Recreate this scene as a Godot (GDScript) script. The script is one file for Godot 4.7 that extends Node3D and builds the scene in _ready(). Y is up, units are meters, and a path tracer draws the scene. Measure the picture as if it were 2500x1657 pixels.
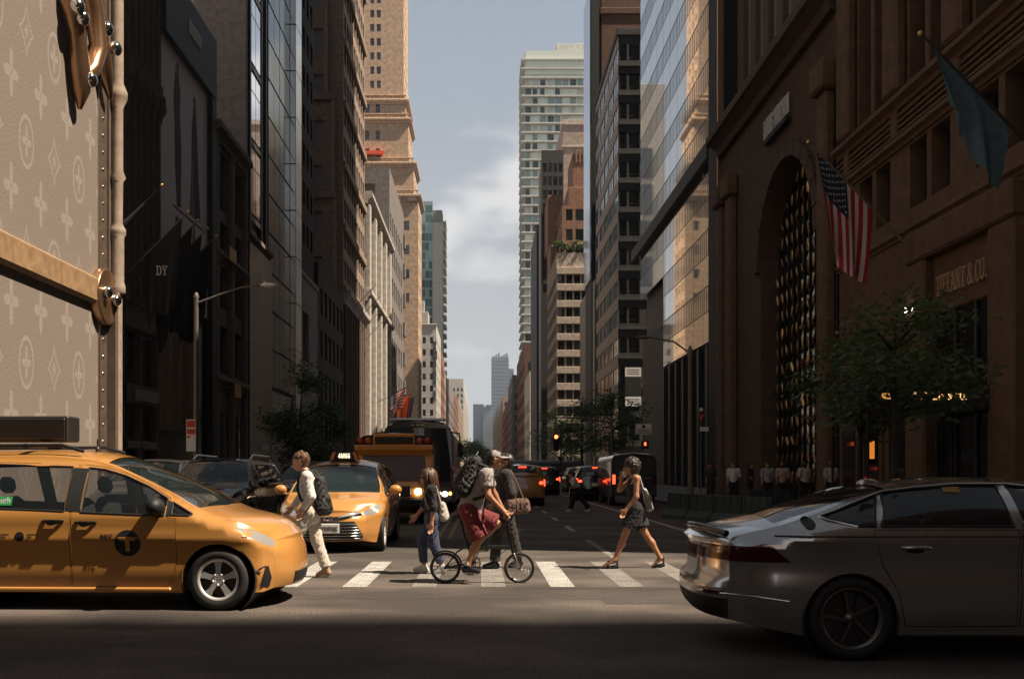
extends Node3D
# A city street seen from a crossing: x to the right, y up, the street runs away along -z. Metres.

class MB:
	var v := PackedVector3Array()
	var n := PackedVector3Array()
	var t := PackedVector2Array()
	var c := PackedColorArray()
	var ix := PackedInt32Array()
	var xf := Transform3D.IDENTITY
	var col := Color.WHITE
	func vert(p: Vector3, nn: Vector3, uv := Vector2.ZERO) -> int:
		v.append(xf * p)
		n.append((xf.basis * nn).normalized())
		t.append(uv)
		c.append(col)
		return v.size() - 1
	# flat polygon (convex), turned so that it faces `out`
	func face(p: Array, out: Vector3, uvs := []) -> void:
		var nn: Vector3 = ((p[2] - p[0]) as Vector3).cross(p[1] - p[0])
		if nn.length_squared() < 1e-14 and p.size() > 3:
			nn = ((p[3] - p[0]) as Vector3).cross(p[2] - p[0])
		nn = nn.normalized()
		var rev := nn.dot(out) < 0.0
		if rev: nn = -nn
		var a := []
		for i in p.size():
			a.append(vert(p[i], nn, uvs[i] if uvs.size() else Vector2.ZERO))
		for i in range(1, p.size() - 1):
			if rev: ix.append_array([a[0], a[i + 1], a[i]])
			else: ix.append_array([a[0], a[i], a[i + 1]])
	func box(a: Vector3, b: Vector3) -> void:
		var m := (a + b) / 2.0
		var h := (b - a).abs() / 2.0
		for k in 3:
			for s in [-1.0, 1.0]:
				var q := []
				for w in [[-1, -1], [1, -1], [1, 1], [-1, 1]]:
					var d := Vector3.ZERO
					d[k] = s * h[k]
					d[(k + 1) % 3] = w[0] * h[(k + 1) % 3]
					d[(k + 2) % 3] = w[1] * h[(k + 2) % 3]
					q.append(m + d)
				var o := Vector3.ZERO
				o[k] = s
				face(q, o)
	# box with chamfered edges
	func cbox(a: Vector3, b: Vector3, ch := 0.02) -> void:
		var m := (a + b) / 2.0
		var h := (b - a).abs() / 2.0
		ch = minf(ch, minf(h.x, minf(h.y, h.z)) * 0.9)
		var pt := func(s: Vector3, ax: int) -> Vector3:
			var d := Vector3(s.x * (h.x - ch), s.y * (h.y - ch), s.z * (h.z - ch))
			d[ax] = s[ax] * h[ax]
			return m + d
		for k in 3:
			var k1 := (k + 1) % 3
			var k2 := (k + 2) % 3
			for s in [-1.0, 1.0]:
				var q := []
				for w in [[-1, -1], [1, -1], [1, 1], [-1, 1]]:
					var d := Vector3.ZERO
					d[k] = s; d[k1] = w[0]; d[k2] = w[1]
					q.append(pt.call(d, k))
				var o := Vector3.ZERO
				o[k] = s
				face(q, o)
				for s2 in [-1.0, 1.0]:
					var e := Vector3.ZERO
					e[k] = s; e[k1] = s2; e[k2] = -1
					var e2 := e
					e2[k2] = 1
					var oo := Vector3.ZERO
					oo[k] = s; oo[k1] = s2
					face([pt.call(e, k), pt.call(e2, k), pt.call(e2, k1), pt.call(e, k1)], oo)
		for sx in [-1.0, 1.0]:
			for sy in [-1.0, 1.0]:
				for sz in [-1.0, 1.0]:
					var s3 := Vector3(sx, sy, sz)
					face([pt.call(s3, 0), pt.call(s3, 1), pt.call(s3, 2)], s3)
	# smooth sheet over rows of points
	func grid(rows: Array, wrap := false, flip := false, uvs := false) -> void:
		var R := rows.size()
		var C: int = rows[0].size()
		var base := v.size()
		for i in R:
			for j in C:
				var p: Vector3 = rows[i][j]
				var du: Vector3 = rows[mini(i + 1, R - 1)][j] - rows[maxi(i - 1, 0)][j]
				var jn := (j + 1) % C if wrap else mini(j + 1, C - 1)
				var jp := (j - 1 + C) % C if wrap else maxi(j - 1, 0)
				var dv: Vector3 = rows[i][jn] - rows[i][jp]
				var nn := dv.cross(du)
				if nn.length_squared() < 1e-16:
					for k in R:
						var w := i + k + 1 if i < R / 2 else i - k - 1
						if w < 0 or w >= R: break
						var dv2: Vector3 = rows[w][jn] - rows[w][jp]
						nn = dv2.cross(du)
						if nn.length_squared() > 1e-16: break
				if flip: nn = -nn
				vert(p, nn.normalized() if nn.length_squared() > 0 else Vector3.UP, Vector2(float(j) / (C - 1), float(i) / (R - 1)) if uvs else Vector2.ZERO)
		for i in R - 1:
			for j in (C if wrap else C - 1):
				var a := base + i * C + j
				var b := base + i * C + (j + 1) % C
				var d := base + (i + 1) * C + j
				var e := base + (i + 1) * C + (j + 1) % C
				if flip: ix.append_array([a, b, e, a, e, d])
				else: ix.append_array([a, e, b, a, d, e])
	func ball(o: Vector3, r: Vector3, rows := 8, cols := 12, bs := Basis.IDENTITY) -> void:
		var g := []
		for i in rows + 1:
			var th := PI * i / rows
			var row := PackedVector3Array()
			for j in cols:
				var ph := TAU * j / cols
				row.append(o + bs * Vector3(r.x * sin(th) * cos(ph), r.y * cos(th), r.z * sin(th) * sin(ph)))
			g.append(row)
		grid(g, true, true)
	func tube(pts: Array, rad, sides := 8, caps := true) -> void:
		var g := []
		var up := Vector3.UP
		var N := pts.size()
		for i in N:
			var d: Vector3 = (pts[mini(i + 1, N - 1)] - pts[maxi(i - 1, 0)]).normalized()
			if i == 0 and absf(d.dot(up)) > 0.95: up = Vector3.RIGHT
			var x := up.cross(d).normalized()
			up = d.cross(x).normalized()
			var r: float = rad[i] if rad is Array else rad
			var row := PackedVector3Array()
			for j in sides:
				var a := TAU * j / sides
				row.append(pts[i] + (x * cos(a) + up * sin(a)) * r)
			g.append(row)
		grid(g, true, true)
		if caps:
			var d0: Vector3 = (pts[0] - pts[1]).normalized()
			var d1: Vector3 = (pts[N - 1] - pts[N - 2]).normalized()
			face(Array(g[0]), d0)
			face(Array(g[N - 1]), d1)
	func lathe(prof: Array, sides := 24, a0 := 0.0, a1 := TAU) -> void: # prof: [radius, height] about y
		var g := []
		var full := is_equal_approx(a1 - a0, TAU)
		var segs := sides if full else sides + 1
		for p in prof:
			var row := PackedVector3Array()
			for j in segs:
				var a := a0 + (a1 - a0) * j / sides
				row.append(Vector3(cos(a) * p[0], p[1], sin(a) * p[0]))
			g.append(row)
		grid(g, full, true)
	# outline in xy pushed from z0 to z1
	func slab(poly: PackedVector2Array, z0: float, z1: float) -> void:
		var tri := Geometry2D.triangulate_polygon(poly)
		for z in [z0, z1]:
			var o := Vector3(0, 0, 1.0 if z == maxf(z0, z1) else -1.0)
			for k in range(0, tri.size(), 3):
				face([Vector3(poly[tri[k]].x, poly[tri[k]].y, z), Vector3(poly[tri[k + 1]].x, poly[tri[k + 1]].y, z), Vector3(poly[tri[k + 2]].x, poly[tri[k + 2]].y, z)], o)
		var cw := -1.0 if Geometry2D.is_polygon_clockwise(poly) else 1.0
		for k in poly.size():
			var a := poly[k]
			var b := poly[(k + 1) % poly.size()]
			var o2 := Vector3(b.y - a.y, a.x - b.x, 0) * cw
			face([Vector3(a.x, a.y, z0), Vector3(b.x, b.y, z0), Vector3(b.x, b.y, z1), Vector3(a.x, a.y, z1)], o2)
	# curved panel: the region inside `ins` and outside `outs`, cut into cells and mapped to space by f
	func patch(ins: Array, outs: Array, f: Callable, cell: float, flip := false, rim := 0.0, gap := 0.0) -> void:
		var bb := Rect2(ins[0][0], Vector2.ZERO)
		for p in ins[0]: bb = bb.expand(p)
		var use := []
		for q in ins: use.append(q)
		if gap > 0.0:
			use = []
			for q in ins:
				var sh := Geometry2D.offset_polygon(q, -gap)
				use.append(sh[0] if sh.size() else q)
		var e := cell * 0.2
		var keep := {}
		var nx := maxi(1, ceili(bb.size.x / cell))
		var ny := maxi(1, ceili(bb.size.y / cell))
		var put := func(p: Vector2) -> int:
			var k := Vector2i(roundi(p.x * 4000), roundi(p.y * 4000))
			if keep.has(k): return keep[k]
			var q: Vector3 = f.call(p)
			var nn: Vector3 = ((f.call(p + Vector2(e, 0)) - f.call(p - Vector2(e, 0))) as Vector3).cross(f.call(p + Vector2(0, e)) - f.call(p - Vector2(0, e))).normalized()
			if flip: nn = -nn
			keep[k] = vert(q, nn, p)
			return keep[k]
		for i in nx:
			for j in ny:
				var o := bb.position + Vector2(i * bb.size.x / nx, j * bb.size.y / ny)
				var s := Vector2(bb.size.x / nx, bb.size.y / ny)
				var ps := [PackedVector2Array([o, o + Vector2(s.x, 0), o + s, o + Vector2(0, s.y)])]
				for q in use:
					var nxt := []
					for w in ps: nxt.append_array(Geometry2D.intersect_polygons(w, q))
					ps = nxt
				for q in outs:
					var nxt := []
					for w in ps: nxt.append_array(Geometry2D.clip_polygons(w, q))
					ps = nxt
				for w in ps:
					var tri := Geometry2D.triangulate_polygon(w)
					var cw := Geometry2D.is_polygon_clockwise(w)
					for k in range(0, tri.size(), 3):
						var a: int = put.call(w[tri[k]]); var b: int = put.call(w[tri[k + 1]]); var d: int = put.call(w[tri[k + 2]])
						var turn: bool = (w[tri[k + 1]] - w[tri[k]]).cross(w[tri[k + 2]] - w[tri[k]]) > 0.0
						if turn != flip: ix.append_array([a, d, b])
						else: ix.append_array([a, b, d])
		if rim > 0.0:
			for q in use:
				for k in q.size():
					var a: Vector2 = q[k]
					var b: Vector2 = q[(k + 1) % q.size()]
					var m := maxi(1, ceili(a.distance_to(b) / cell))
					for w in m:
						var p0 := a.lerp(b, float(w) / m)
						var p1 := a.lerp(b, float(w + 1) / m)
						var n0: Vector3 = n[put.call(p0)]
						var q0: Vector3 = f.call(p0); var q1: Vector3 = f.call(p1)
						var inn := (xf.basis.inverse() * n0) * -rim
						face([q0, q1, q1 + inn, q0 + inn], (q0 - q1).cross(inn) * (1.0 if flip else -1.0))
	func mesh(m: Material = null, extra: ArrayMesh = null, colors := false) -> ArrayMesh:
		var am := extra if extra else ArrayMesh.new()
		if v.is_empty(): return am
		var a := []
		a.resize(Mesh.ARRAY_MAX)
		a[Mesh.ARRAY_VERTEX] = v
		a[Mesh.ARRAY_NORMAL] = n
		a[Mesh.ARRAY_TEX_UV] = t
		if colors: a[Mesh.ARRAY_COLOR] = c
		a[Mesh.ARRAY_INDEX] = ix
		am.add_surface_from_arrays(Mesh.PRIMITIVE_TRIANGLES, a)
		if m: am.surface_set_material(am.get_surface_count() - 1, m)
		return am

var M := {}
var T := {}
var used := {}
var cache := {}
var rng := RandomNumberGenerator.new()

func numbered(s: String) -> String:
	if not used.has(s):
		used[s] = 0
		return s
	used[s] += 1
	return "%s_%03d" % [s, used[s]]

func thing(called: String, label: String, category: String, at := Vector3.ZERO, turn := 0.0, group := "") -> Node3D:
	var o := Node3D.new()
	o.name = numbered(called)
	add_child(o)
	o.position = at
	o.rotation.y = turn
	tag(o, label, category, group)
	return o

func tag(o: Node, label: String, category: String, group := "") -> void:
	o.set_meta("label", label)
	o.set_meta("category", category)
	if group: o.set_meta("group", group)

func part(parent: Node, called: String, b, m: Material, at := Vector3.ZERO, colors := false) -> MeshInstance3D:
	var o := MeshInstance3D.new()
	o.name = called
	o.mesh = b.mesh(null, null, colors) if b is MB else b
	if m: o.material_override = m
	o.position = at
	parent.add_child(o, true)
	return o

func setting(called: String, b: MB, m: Material) -> MeshInstance3D:
	var o := part(self, numbered(called), b, m)
	o.set_meta("kind", "structure")
	return o

func dup(o: Node3D, at: Vector3, turn: float, label: String) -> Node3D:
	var c: Node3D = o.duplicate()
	c.name = numbered(String(o.name).rstrip("0123456789").trim_suffix("_"))
	add_child(c)
	c.position = at
	c.rotation.y = turn
	c.set_meta("label", label)
	return c

func words(parent: Node, called: String, s: String, m: Material, height: float, depth: float, at: Vector3, turn := Vector3.ZERO, serif := false, width := 0.0) -> MeshInstance3D:
	var f := SystemFont.new()
	f.font_names = PackedStringArray(["Droid Serif" if serif else "Droid Sans"])
	f.font_weight = 400 if serif else 700
	var t := TextMesh.new()
	t.font = f
	t.text = s
	t.font_size = 64
	t.pixel_size = height / 46.0
	t.depth = depth
	t.curve_step = 4.0
	var o := MeshInstance3D.new()
	o.name = called
	o.mesh = t
	o.material_override = m
	parent.add_child(o, true)
	o.position = at
	o.rotation = turn
	if width > 0.0:
		o.scale.x = width / maxf(0.01, t.get_aabb().size.x)
	return o

func noise(key: String, freq: float, lo: float, hi: float, oct := 4, type := FastNoiseLite.TYPE_SIMPLEX_SMOOTH, size := 512, a := 0.0, b := 1.0) -> NoiseTexture2D:
	if T.has(key): return T[key]
	var fn := FastNoiseLite.new()
	fn.seed = hash(key) % 10000
	fn.noise_type = type
	fn.frequency = freq
	fn.fractal_octaves = oct
	var t := NoiseTexture2D.new()
	t.width = size
	t.height = size
	t.seamless = true
	t.noise = fn
	var g := Gradient.new()
	g.offsets = PackedFloat32Array([a, b])
	g.colors = PackedColorArray([Color(lo, lo, lo), Color(hi, hi, hi)])
	t.color_ramp = g
	T[key] = t
	return t

# plain material; colour is the linear base colour
func mat(key: String, r: float, g: float, b: float, rough := 0.8, metal := 0.0) -> StandardMaterial3D:
	if M.has(key): return M[key]
	var m := StandardMaterial3D.new()
	m.resource_name = key
	m.albedo_color = Color(r, g, b).linear_to_srgb()
	m.roughness = rough
	m.metallic = metal
	M[key] = m
	return m

# weathered wall material: fine grain and wide patches, both in world space
func wall(key: String, r: float, g: float, b: float, rough := 0.85, fine := 0.8, wide := 0.12, bump := 0.6, streak := 1.0) -> StandardMaterial3D:
	if M.has(key): return M[key]
	var m := mat(key, r, g, b, rough)
	m.albedo_texture = noise("grain", 0.06, 0.72, 1.0, 4)
	m.uv1_triplanar = true
	m.uv1_world_triplanar = true
	m.uv1_scale = Vector3.ONE * fine
	m.detail_enabled = true
	m.detail_blend_mode = BaseMaterial3D.BLEND_MODE_MUL
	m.detail_albedo = noise("patches", 0.012, 0.76, 1.0, 5)
	m.detail_uv_layer = BaseMaterial3D.DETAIL_UV_2
	m.uv2_triplanar = true
	m.uv2_world_triplanar = true
	m.uv2_scale = Vector3(wide, wide * streak, wide)
	if bump > 0.0:
		m.heightmap_enabled = true
		m.heightmap_texture = T["grain"]
		m.heightmap_scale = bump
	return m

func glass(key: String, r: float, g: float, b: float, alpha: float, rough := 0.03) -> StandardMaterial3D:
	if M.has(key): return M[key]
	var m := mat(key, r, g, b, rough)
	m.albedo_color.a = alpha
	m.transparency = BaseMaterial3D.TRANSPARENCY_ALPHA
	m.metallic_specular = 0.6
	return m

func paint(key: String, r: float, g: float, b: float, rough := 0.35, metal := 0.0, coat := 1.0) -> StandardMaterial3D:
	if M.has(key): return M[key]
	var m := mat(key, r, g, b, rough, metal)
	m.clearcoat_enabled = true
	m.clearcoat = coat
	m.clearcoat_roughness = 0.04
	return m

func glow(key: String, r: float, g: float, b: float, e: float) -> StandardMaterial3D:
	if M.has(key): return M[key]
	var m := mat(key, r * 0.5, g * 0.5, b * 0.5, 0.4)
	m.emission_enabled = true
	m.emission = Color(r, g, b).linear_to_srgb()
	m.emission_energy_multiplier = e
	return m

# smooth curve through [x, y] pairs
func curve(k: Array, x: float) -> float:
	var N := k.size()
	if x <= k[0][0]: return k[0][1]
	if x >= k[N - 1][0]: return k[N - 1][1]
	var i := 0
	while k[i + 1][0] < x: i += 1
	var x0: float = k[i][0]; var x1: float = k[i + 1][0]
	var y0: float = k[i][1]; var y1: float = k[i + 1][1]
	var h := x1 - x0
	var d := (y1 - y0) / h
	var m0 := d
	var m1 := d
	if i > 0:
		var dp: float = (y0 - k[i - 1][1]) / (x0 - k[i - 1][0])
		m0 = 0.0 if dp * d <= 0.0 else 2.0 * dp * d / (dp + d)
	if i < N - 2:
		var dn: float = (k[i + 2][1] - y1) / (k[i + 2][0] - x1)
		m1 = 0.0 if dn * d <= 0.0 else 2.0 * dn * d / (dn + d)
	var s := (x - x0) / h
	return (2 * s * s * s - 3 * s * s + 1) * y0 + (s * s * s - 2 * s * s + s) * h * m0 + (3 * s * s - 2 * s * s * s) * y1 + (s * s * s - s * s) * h * m1

func v2(a: Array) -> PackedVector2Array:
	var o := PackedVector2Array()
	for i in range(0, a.size(), 2): o.append(Vector2(a[i], a[i + 1]))
	return o

func circle(c: Vector2, r: float, k := 28) -> PackedVector2Array:
	var o := PackedVector2Array()
	for i in k: o.append(c + Vector2.from_angle(TAU * i / k) * r)
	return o

func _ready() -> void:
	rng.seed = 57
	_camera_and_light()
	_materials()
	_ground()
	_left_side()
	_right_side()
	_far_end()
	_behind()
	_vehicles()
	_people()
	_street_things()

func _camera_and_light() -> void:
	var cam := Camera3D.new()
	cam.name = "camera"
	add_child(cam)
	cam.position = Vector3(0, 1.5, 0)
	cam.keep_aspect = Camera3D.KEEP_HEIGHT
	cam.set_frustum(0.06628, Vector2(0.00296, 0.01286), 0.1, 6000.0)
	cam.current = true
	var sun := DirectionalLight3D.new()
	sun.name = "sun"
	add_child(sun)
	sun.look_at_from_position(Vector3.ZERO, -Vector3(1, 1.55, 0.26), Vector3.UP)
	sun.light_energy = 1.6
	sun.light_color = Color(1.0, 0.935, 0.85)
	sun.light_angular_distance = 0.4
	sun.shadow_enabled = true
	var we := WorldEnvironment.new()
	we.name = "world"
	var en := Environment.new()
	en.background_mode = Environment.BG_SKY
	en.tonemap_mode = Environment.TONE_MAPPER_LINEAR
	en.tonemap_exposure = 2.05
	en.background_energy_multiplier = 0.62
	en.fog_enabled = true
	en.fog_density = 0.00013
	en.fog_light_color = Color(0.8, 0.87, 0.95)
	en.sdfgi_enabled = true
	en.ssao_enabled = true
	en.ssil_enabled = true
	var pm := PanoramaSkyMaterial.new()
	pm.panorama = _sky_picture()
	var sk := Sky.new()
	sk.sky_material = pm
	en.sky = sk
	we.environment = en
	add_child(we)

# air that pales towards the horizon, heaps of cumulus and thin streaks
func _sky_picture() -> ImageTexture:
	var W := 2048
	var H := 1024
	var im := Image.create(W, H, false, Image.FORMAT_RGBF)
	var fn := FastNoiseLite.new()
	fn.seed = 11
	fn.noise_type = FastNoiseLite.TYPE_SIMPLEX_SMOOTH
	fn.frequency = 1.0
	fn.fractal_octaves = 5
	var heaps := [[0.012, 0.272, 0.04, 0.034, 0.22, 1.0], [0.04, 0.268, 0.05, 0.042, 0.22, 1.0], [-0.008, 0.258, 0.034, 0.02, 0.3, 0.95], [0.02, 0.292, 0.024, 0.02, 0.2, 1.0], [0.015, 0.244, 0.06, 0.014, 0.6, 0.85], [0.004, 0.225, 0.03, 0.016, 0.5, 0.6], [-0.07, 0.452, 0.042, 0.03, 0.35, 1.0], [-0.035, 0.432, 0.026, 0.012, 0.5, 0.7], [-0.09, 0.47, 0.06, 0.03, 0.4, 1.0], [0.03, 0.468, 0.1, 0.022, 0.5, 0.9], [0.0, 0.19, 0.11, 0.022, 0.9, 0.7], [-0.03, 0.165, 0.07, 0.015, 0.9, 0.6], [0.03, 0.13, 0.12, 0.02, 0.9, 0.6]]
	var low := Color(0.30, 0.315, 0.325)
	im.fill(low)
	for y in H / 2 + 2:
		var el := PI / 2 - PI * (y + 0.5) / H
		var se := sin(el)
		var ce := cos(el)
		var u := clampf(se, 0.0, 1.0)
		var air := Color(0.465, 0.467, 0.47).lerp(Color(0.285, 0.325, 0.385), smoothstep(0.0, 0.45, u)).lerp(Color(0.105, 0.113, 0.126), smoothstep(0.38, 0.95, u))
		for x in W:
			var az := TAU * (x + 0.5) / W
			var d := Vector3(-sin(az) * ce, se, cos(az) * ce)
			# cover over the whole dome, in the plane of the clouds
			var k := 1.0 / (se + 0.12)
			var a := fn.get_noise_3d(d.x * k * 0.9, d.z * k * 0.9 + 3.0, 0.0)
			var b := fn.get_noise_3d(d.x * 14.0, d.y * 26.0, d.z * 14.0)
			var cov := smoothstep(0.12, 0.5, a + b * 0.22) * 0.7 * smoothstep(0.02, 0.3, se) * (1.0 - 0.75 * smoothstep(0.4, 0.8, se))
			if d.z < -0.5:
				var q := Vector2(d.x / -d.z, d.y / -d.z)
				if absf(q.x) < 0.3 and q.y < 0.6:
					cov *= 0.3
					for hp in heaps:
						var e := Vector2((q.x - hp[0]) / hp[2], (q.y - hp[1]) / hp[3])
						var f := 1.0 - e.length() + b * 0.55
						if e.y < 0.0: f -= absf(e.y) * 0.25
						cov = maxf(cov, smoothstep(0.0, hp[4], f) * hp[5])
			var shade := 0.5 + 0.5 * fn.get_noise_3d(d.x * 9.0 + 7.0, d.y * 16.0, d.z * 9.0)
			var wh := Color(0.66, 0.64, 0.625).lerp(Color(0.88, 0.86, 0.84), shade)
			im.set_pixel(x, y, air.lerp(wh, clampf(cov, 0.0, 1.0)))
	return ImageTexture.create_from_image(im)

func _materials() -> void:
	wall("asphalt", 0.215, 0.172, 0.142, 0.9, 1.6, 0.11, 0.5)
	M.asphalt.albedo_texture = noise("tar", 0.16, 0.42, 1.0, 4, FastNoiseLite.TYPE_SIMPLEX, 1024, 0.15, 0.85)
	M.asphalt.heightmap_texture = T.tar
	M.asphalt.uv1_scale = Vector3.ONE * 0.22
	M.asphalt.detail_albedo = noise("wear", 0.009, 0.66, 1.0, 5, FastNoiseLite.TYPE_SIMPLEX_SMOOTH, 512, 0.25, 0.75)
	M.asphalt.uv2_scale = Vector3(0.07, 0.07, 0.1)
	wall("pavement", 0.26, 0.24, 0.22, 0.9, 0.8, 0.1, 0.3)
	wall("kerbstone", 0.3, 0.28, 0.26, 0.8, 0.8, 0.2, 0.3)
	wall("road_paint", 0.6, 0.57, 0.525, 0.7, 0.9, 0.35, 0.2)
	M.road_paint.albedo_texture = noise("worn", 0.035, 0.3, 1.0, 6, FastNoiseLite.TYPE_SIMPLEX, 1024, 0.22, 0.48)
	wall("road_paint_faded", 0.5, 0.46, 0.41, 0.8, 0.9, 0.35, 0.2)
	M.road_paint_faded.albedo_texture = noise("worn_more", 0.04, 0.24, 1.0, 6, FastNoiseLite.TYPE_SIMPLEX, 1024, 0.35, 0.62)
	wall("yellow_paint", 0.5, 0.3, 0.06, 0.7, 0.9, 0.3, 0.2)
	M.yellow_paint.albedo_texture = T.worn_more
	wall("red_lane", 0.15, 0.05, 0.045, 0.85, 0.9, 0.12, 0.3)
	M.red_lane.albedo_texture = T.tar
	mat("black", 0.006, 0.006, 0.006, 0.6)
	mat("black_gloss", 0.008, 0.008, 0.009, 0.15)
	mat("rubber", 0.018, 0.017, 0.016, 0.75)
	mat("chrome", 0.75, 0.74, 0.72, 0.12, 1.0)
	mat("steel", 0.42, 0.41, 0.4, 0.35, 1.0)
	mat("dark_steel", 0.06, 0.058, 0.056, 0.45, 0.6)
	mat("dark_room", 0.2, 0.18, 0.16, 0.9)
	mat("gold_leaf", 0.75, 0.48, 0.2, 0.3, 1.0)
	mat("white_sign", 0.7, 0.68, 0.64, 0.6)
	# building glass: dark rooms behind a reflecting pane
	for k in [["pane_dark", 0.012, 0.014, 0.015], ["pane_mid", 0.05, 0.055, 0.055], ["pane_blind", 0.26, 0.24, 0.21]]:
		var m := mat(k[0], k[1], k[2], k[3], 0.06)
		m.metallic_specular = 0.75
	mat("frame_dark", 0.02, 0.018, 0.016, 0.5)
	mat("frame_light", 0.4, 0.36, 0.32, 0.6)
	mat("frame_brown", 0.1, 0.065, 0.045, 0.6)

func _sheet(x0: float, x1: float, z0: float, z1: float, y: float) -> MB:
	var b := MB.new()
	b.face([Vector3(x0, y, z0), Vector3(x1, y, z0), Vector3(x1, y, z1), Vector3(x0, y, z1)], Vector3.UP)
	return b

func _ground() -> void:
	setting("ground", _sheet(-420, 420, 320, -2700, -0.02), M.pavement)
	setting("road", _sheet(-120, 120, 13, -12.6, 0.0), M.asphalt)
	setting("road", _sheet(-10, 8.3, -12.6, -2600, 0.0), M.asphalt)
	setting("road", _sheet(-90, -10, -154, -170, 0.0), M.asphalt)
	setting("road", _sheet(8.3, 90, -154, -170, 0.0), M.asphalt)
	# pavements with kerbs, corner rounded where the streets meet
	for s in [[-10.0, -90.0, -18.0], [8.3, 90.0, -17.0]]:
		var x: float = s[0]
		var far: float = s[1]
		var sg := signf(far)
		for blk in [[12.6, 154.0], [170.0, 420.0], [440.0, 2600.0]]:
			var r := 3.0
			var out := PackedVector2Array([Vector2(far, blk[1]), Vector2(x, blk[1])])
			for i in 9:
				var a := PI / 2 * i / 8.0
				out.append(Vector2(x + sg * r * (1 - cos(a)), blk[0] + r * (1 - sin(a))))
			out.append(Vector2(far, blk[0]))
			var b := MB.new()
			b.xf = Transform3D(Basis(Vector3.RIGHT, Vector3.FORWARD, Vector3.UP), Vector3.ZERO)
			var inner := Geometry2D.offset_polygon(out, -0.16)[0]
			b.slab(inner, 0.0, 0.13)
			setting("pavement", b, M.pavement)
			var kb := MB.new()
			kb.xf = b.xf
			for i in range(1, out.size() - 1):
				var a: Vector2 = out[i]
				var c: Vector2 = out[i + 1]
				var dd := (c - a).normalized()
				var nn := Vector2(dd.y, -dd.x) * 0.17
				if not Geometry2D.is_point_in_polygon((a + c) / 2 + nn, out): nn = -nn
				kb.slab(PackedVector2Array([a, c, c + nn, a + nn]), 0.0, 0.134)
			setting("kerb", kb, M.kerbstone)
	for zz in [[13.0, 60.0]]:
		setting("pavement", _sheet(-90, -10, zz[0], zz[1], 0.13), M.pavement)
		setting("pavement", _sheet(8.3, 90, zz[0], zz[1], 0.13), M.pavement)
	# painted marks
	var cw := Node3D.new()
	cw.name = "crosswalk"
	cw.set_meta("kind", "structure")
	add_child(cw)
	for k in range(-10, 9):
		var cx := 0.15 + 0.9 * k
		part(cw, "stripe", _sheet(cx - 0.16, cx + 0.16, -13.25, -16.95, 0.004), M.road_paint_faded if k in [-1, 2, 0, 3, -6] else M.road_paint)
	var ln := Node3D.new()
	ln.name = "lane_markings"
	ln.set_meta("kind", "structure")
	add_child(ln)
	part(ln, "line", _sheet(2.24, 2.36, -17.6, -22.4, 0.004), M.road_paint_faded)
	var z := 25.7
	while z < 150:
		part(ln, "dash", _sheet(2.23, 2.37, -z, -z - 2.2, 0.004), M.road_paint)
		z += 5.4
	part(ln, "line", _sheet(5.02, 5.2, -24.0, -150, 0.008), M.road_paint)
	part(ln, "bus_lane", _sheet(5.1, 8.2, -24.5, -150, 0.004), M.red_lane)
	for x in [-0.98, -0.72]:
		part(ln, "centre_line", _sheet(x - 0.05, x + 0.05, -22.5, -150, 0.004), M.yellow_paint)
	part(ln, "dash", _sheet(-4.6, -4.46, -24, -27, 0.004), M.road_paint_faded)
	var ar := MB.new()
	ar.xf = Transform3D(Basis(Vector3.RIGHT, Vector3.FORWARD, Vector3.UP), Vector3.ZERO)
	ar.slab(v2([0.75, 24.6, 0.95, 24.6, 0.95, 26.0, 1.15, 26.0, 0.85, 27.2, 0.55, 26.0, 0.75, 26.0]), 0.002, 0.005)
	part(ln, "arrow", ar, M.road_paint_faded)
	# scuffs and a patched trench near the camera
	wall("scuffed_asphalt", 0.27, 0.225, 0.19, 0.9, 0.3, 0.3, 0.0)
	M.scuffed_asphalt.albedo_texture = T.tar
	wall("patch_asphalt", 0.15, 0.125, 0.108, 0.9, 0.3, 0.2, 0.0)
	M.patch_asphalt.albedo_texture = T.tar
	for q in [[-3.6, -1.5, 8.9, 8.55, 0.035], [-2.6, -0.6, 9.35, 9.3, 0.025], [-4.4, -3.2, 9.0, 8.9, 0.03], [0.4, 2.4, 7.6, 7.75, 0.03]]:
		var sc := MB.new()
		for i in 24:
			var f0 := i / 24.0
			var f1 := (i + 1) / 24.0
			var w0: float = q[4] * sin(PI * f0) * (0.6 + 0.4 * sin(i * 1.7))
			var w1: float = q[4] * sin(PI * f1) * (0.6 + 0.4 * sin((i + 1) * 1.7))
			sc.face([Vector3(lerpf(q[0], q[1], f0), 0.0025, -lerpf(q[2], q[3], f0)), Vector3(lerpf(q[0], q[1], f1), 0.0025, -lerpf(q[2], q[3], f1)), Vector3(lerpf(q[0], q[1], f1), 0.0025, -lerpf(q[2], q[3], f1) - w1), Vector3(lerpf(q[0], q[1], f0), 0.0025, -lerpf(q[2], q[3], f0) - w0)], Vector3.UP)
		part(ln, "scuff", sc, M.scuffed_asphalt)
	part(ln, "road_patch", _sheet(-6.2, -3.4, -17.6, -18.3, 0.002), M.patch_asphalt)
	part(ln, "road_patch", _sheet(1.4, 4.6, -11.55, -12.4, 0.002), M.patch_asphalt)
	# sealed joints across the asphalt
	mat("tar_seal", 0.035, 0.032, 0.03, 0.6)
	var jr := RandomNumberGenerator.new()
	jr.seed = 4
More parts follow.
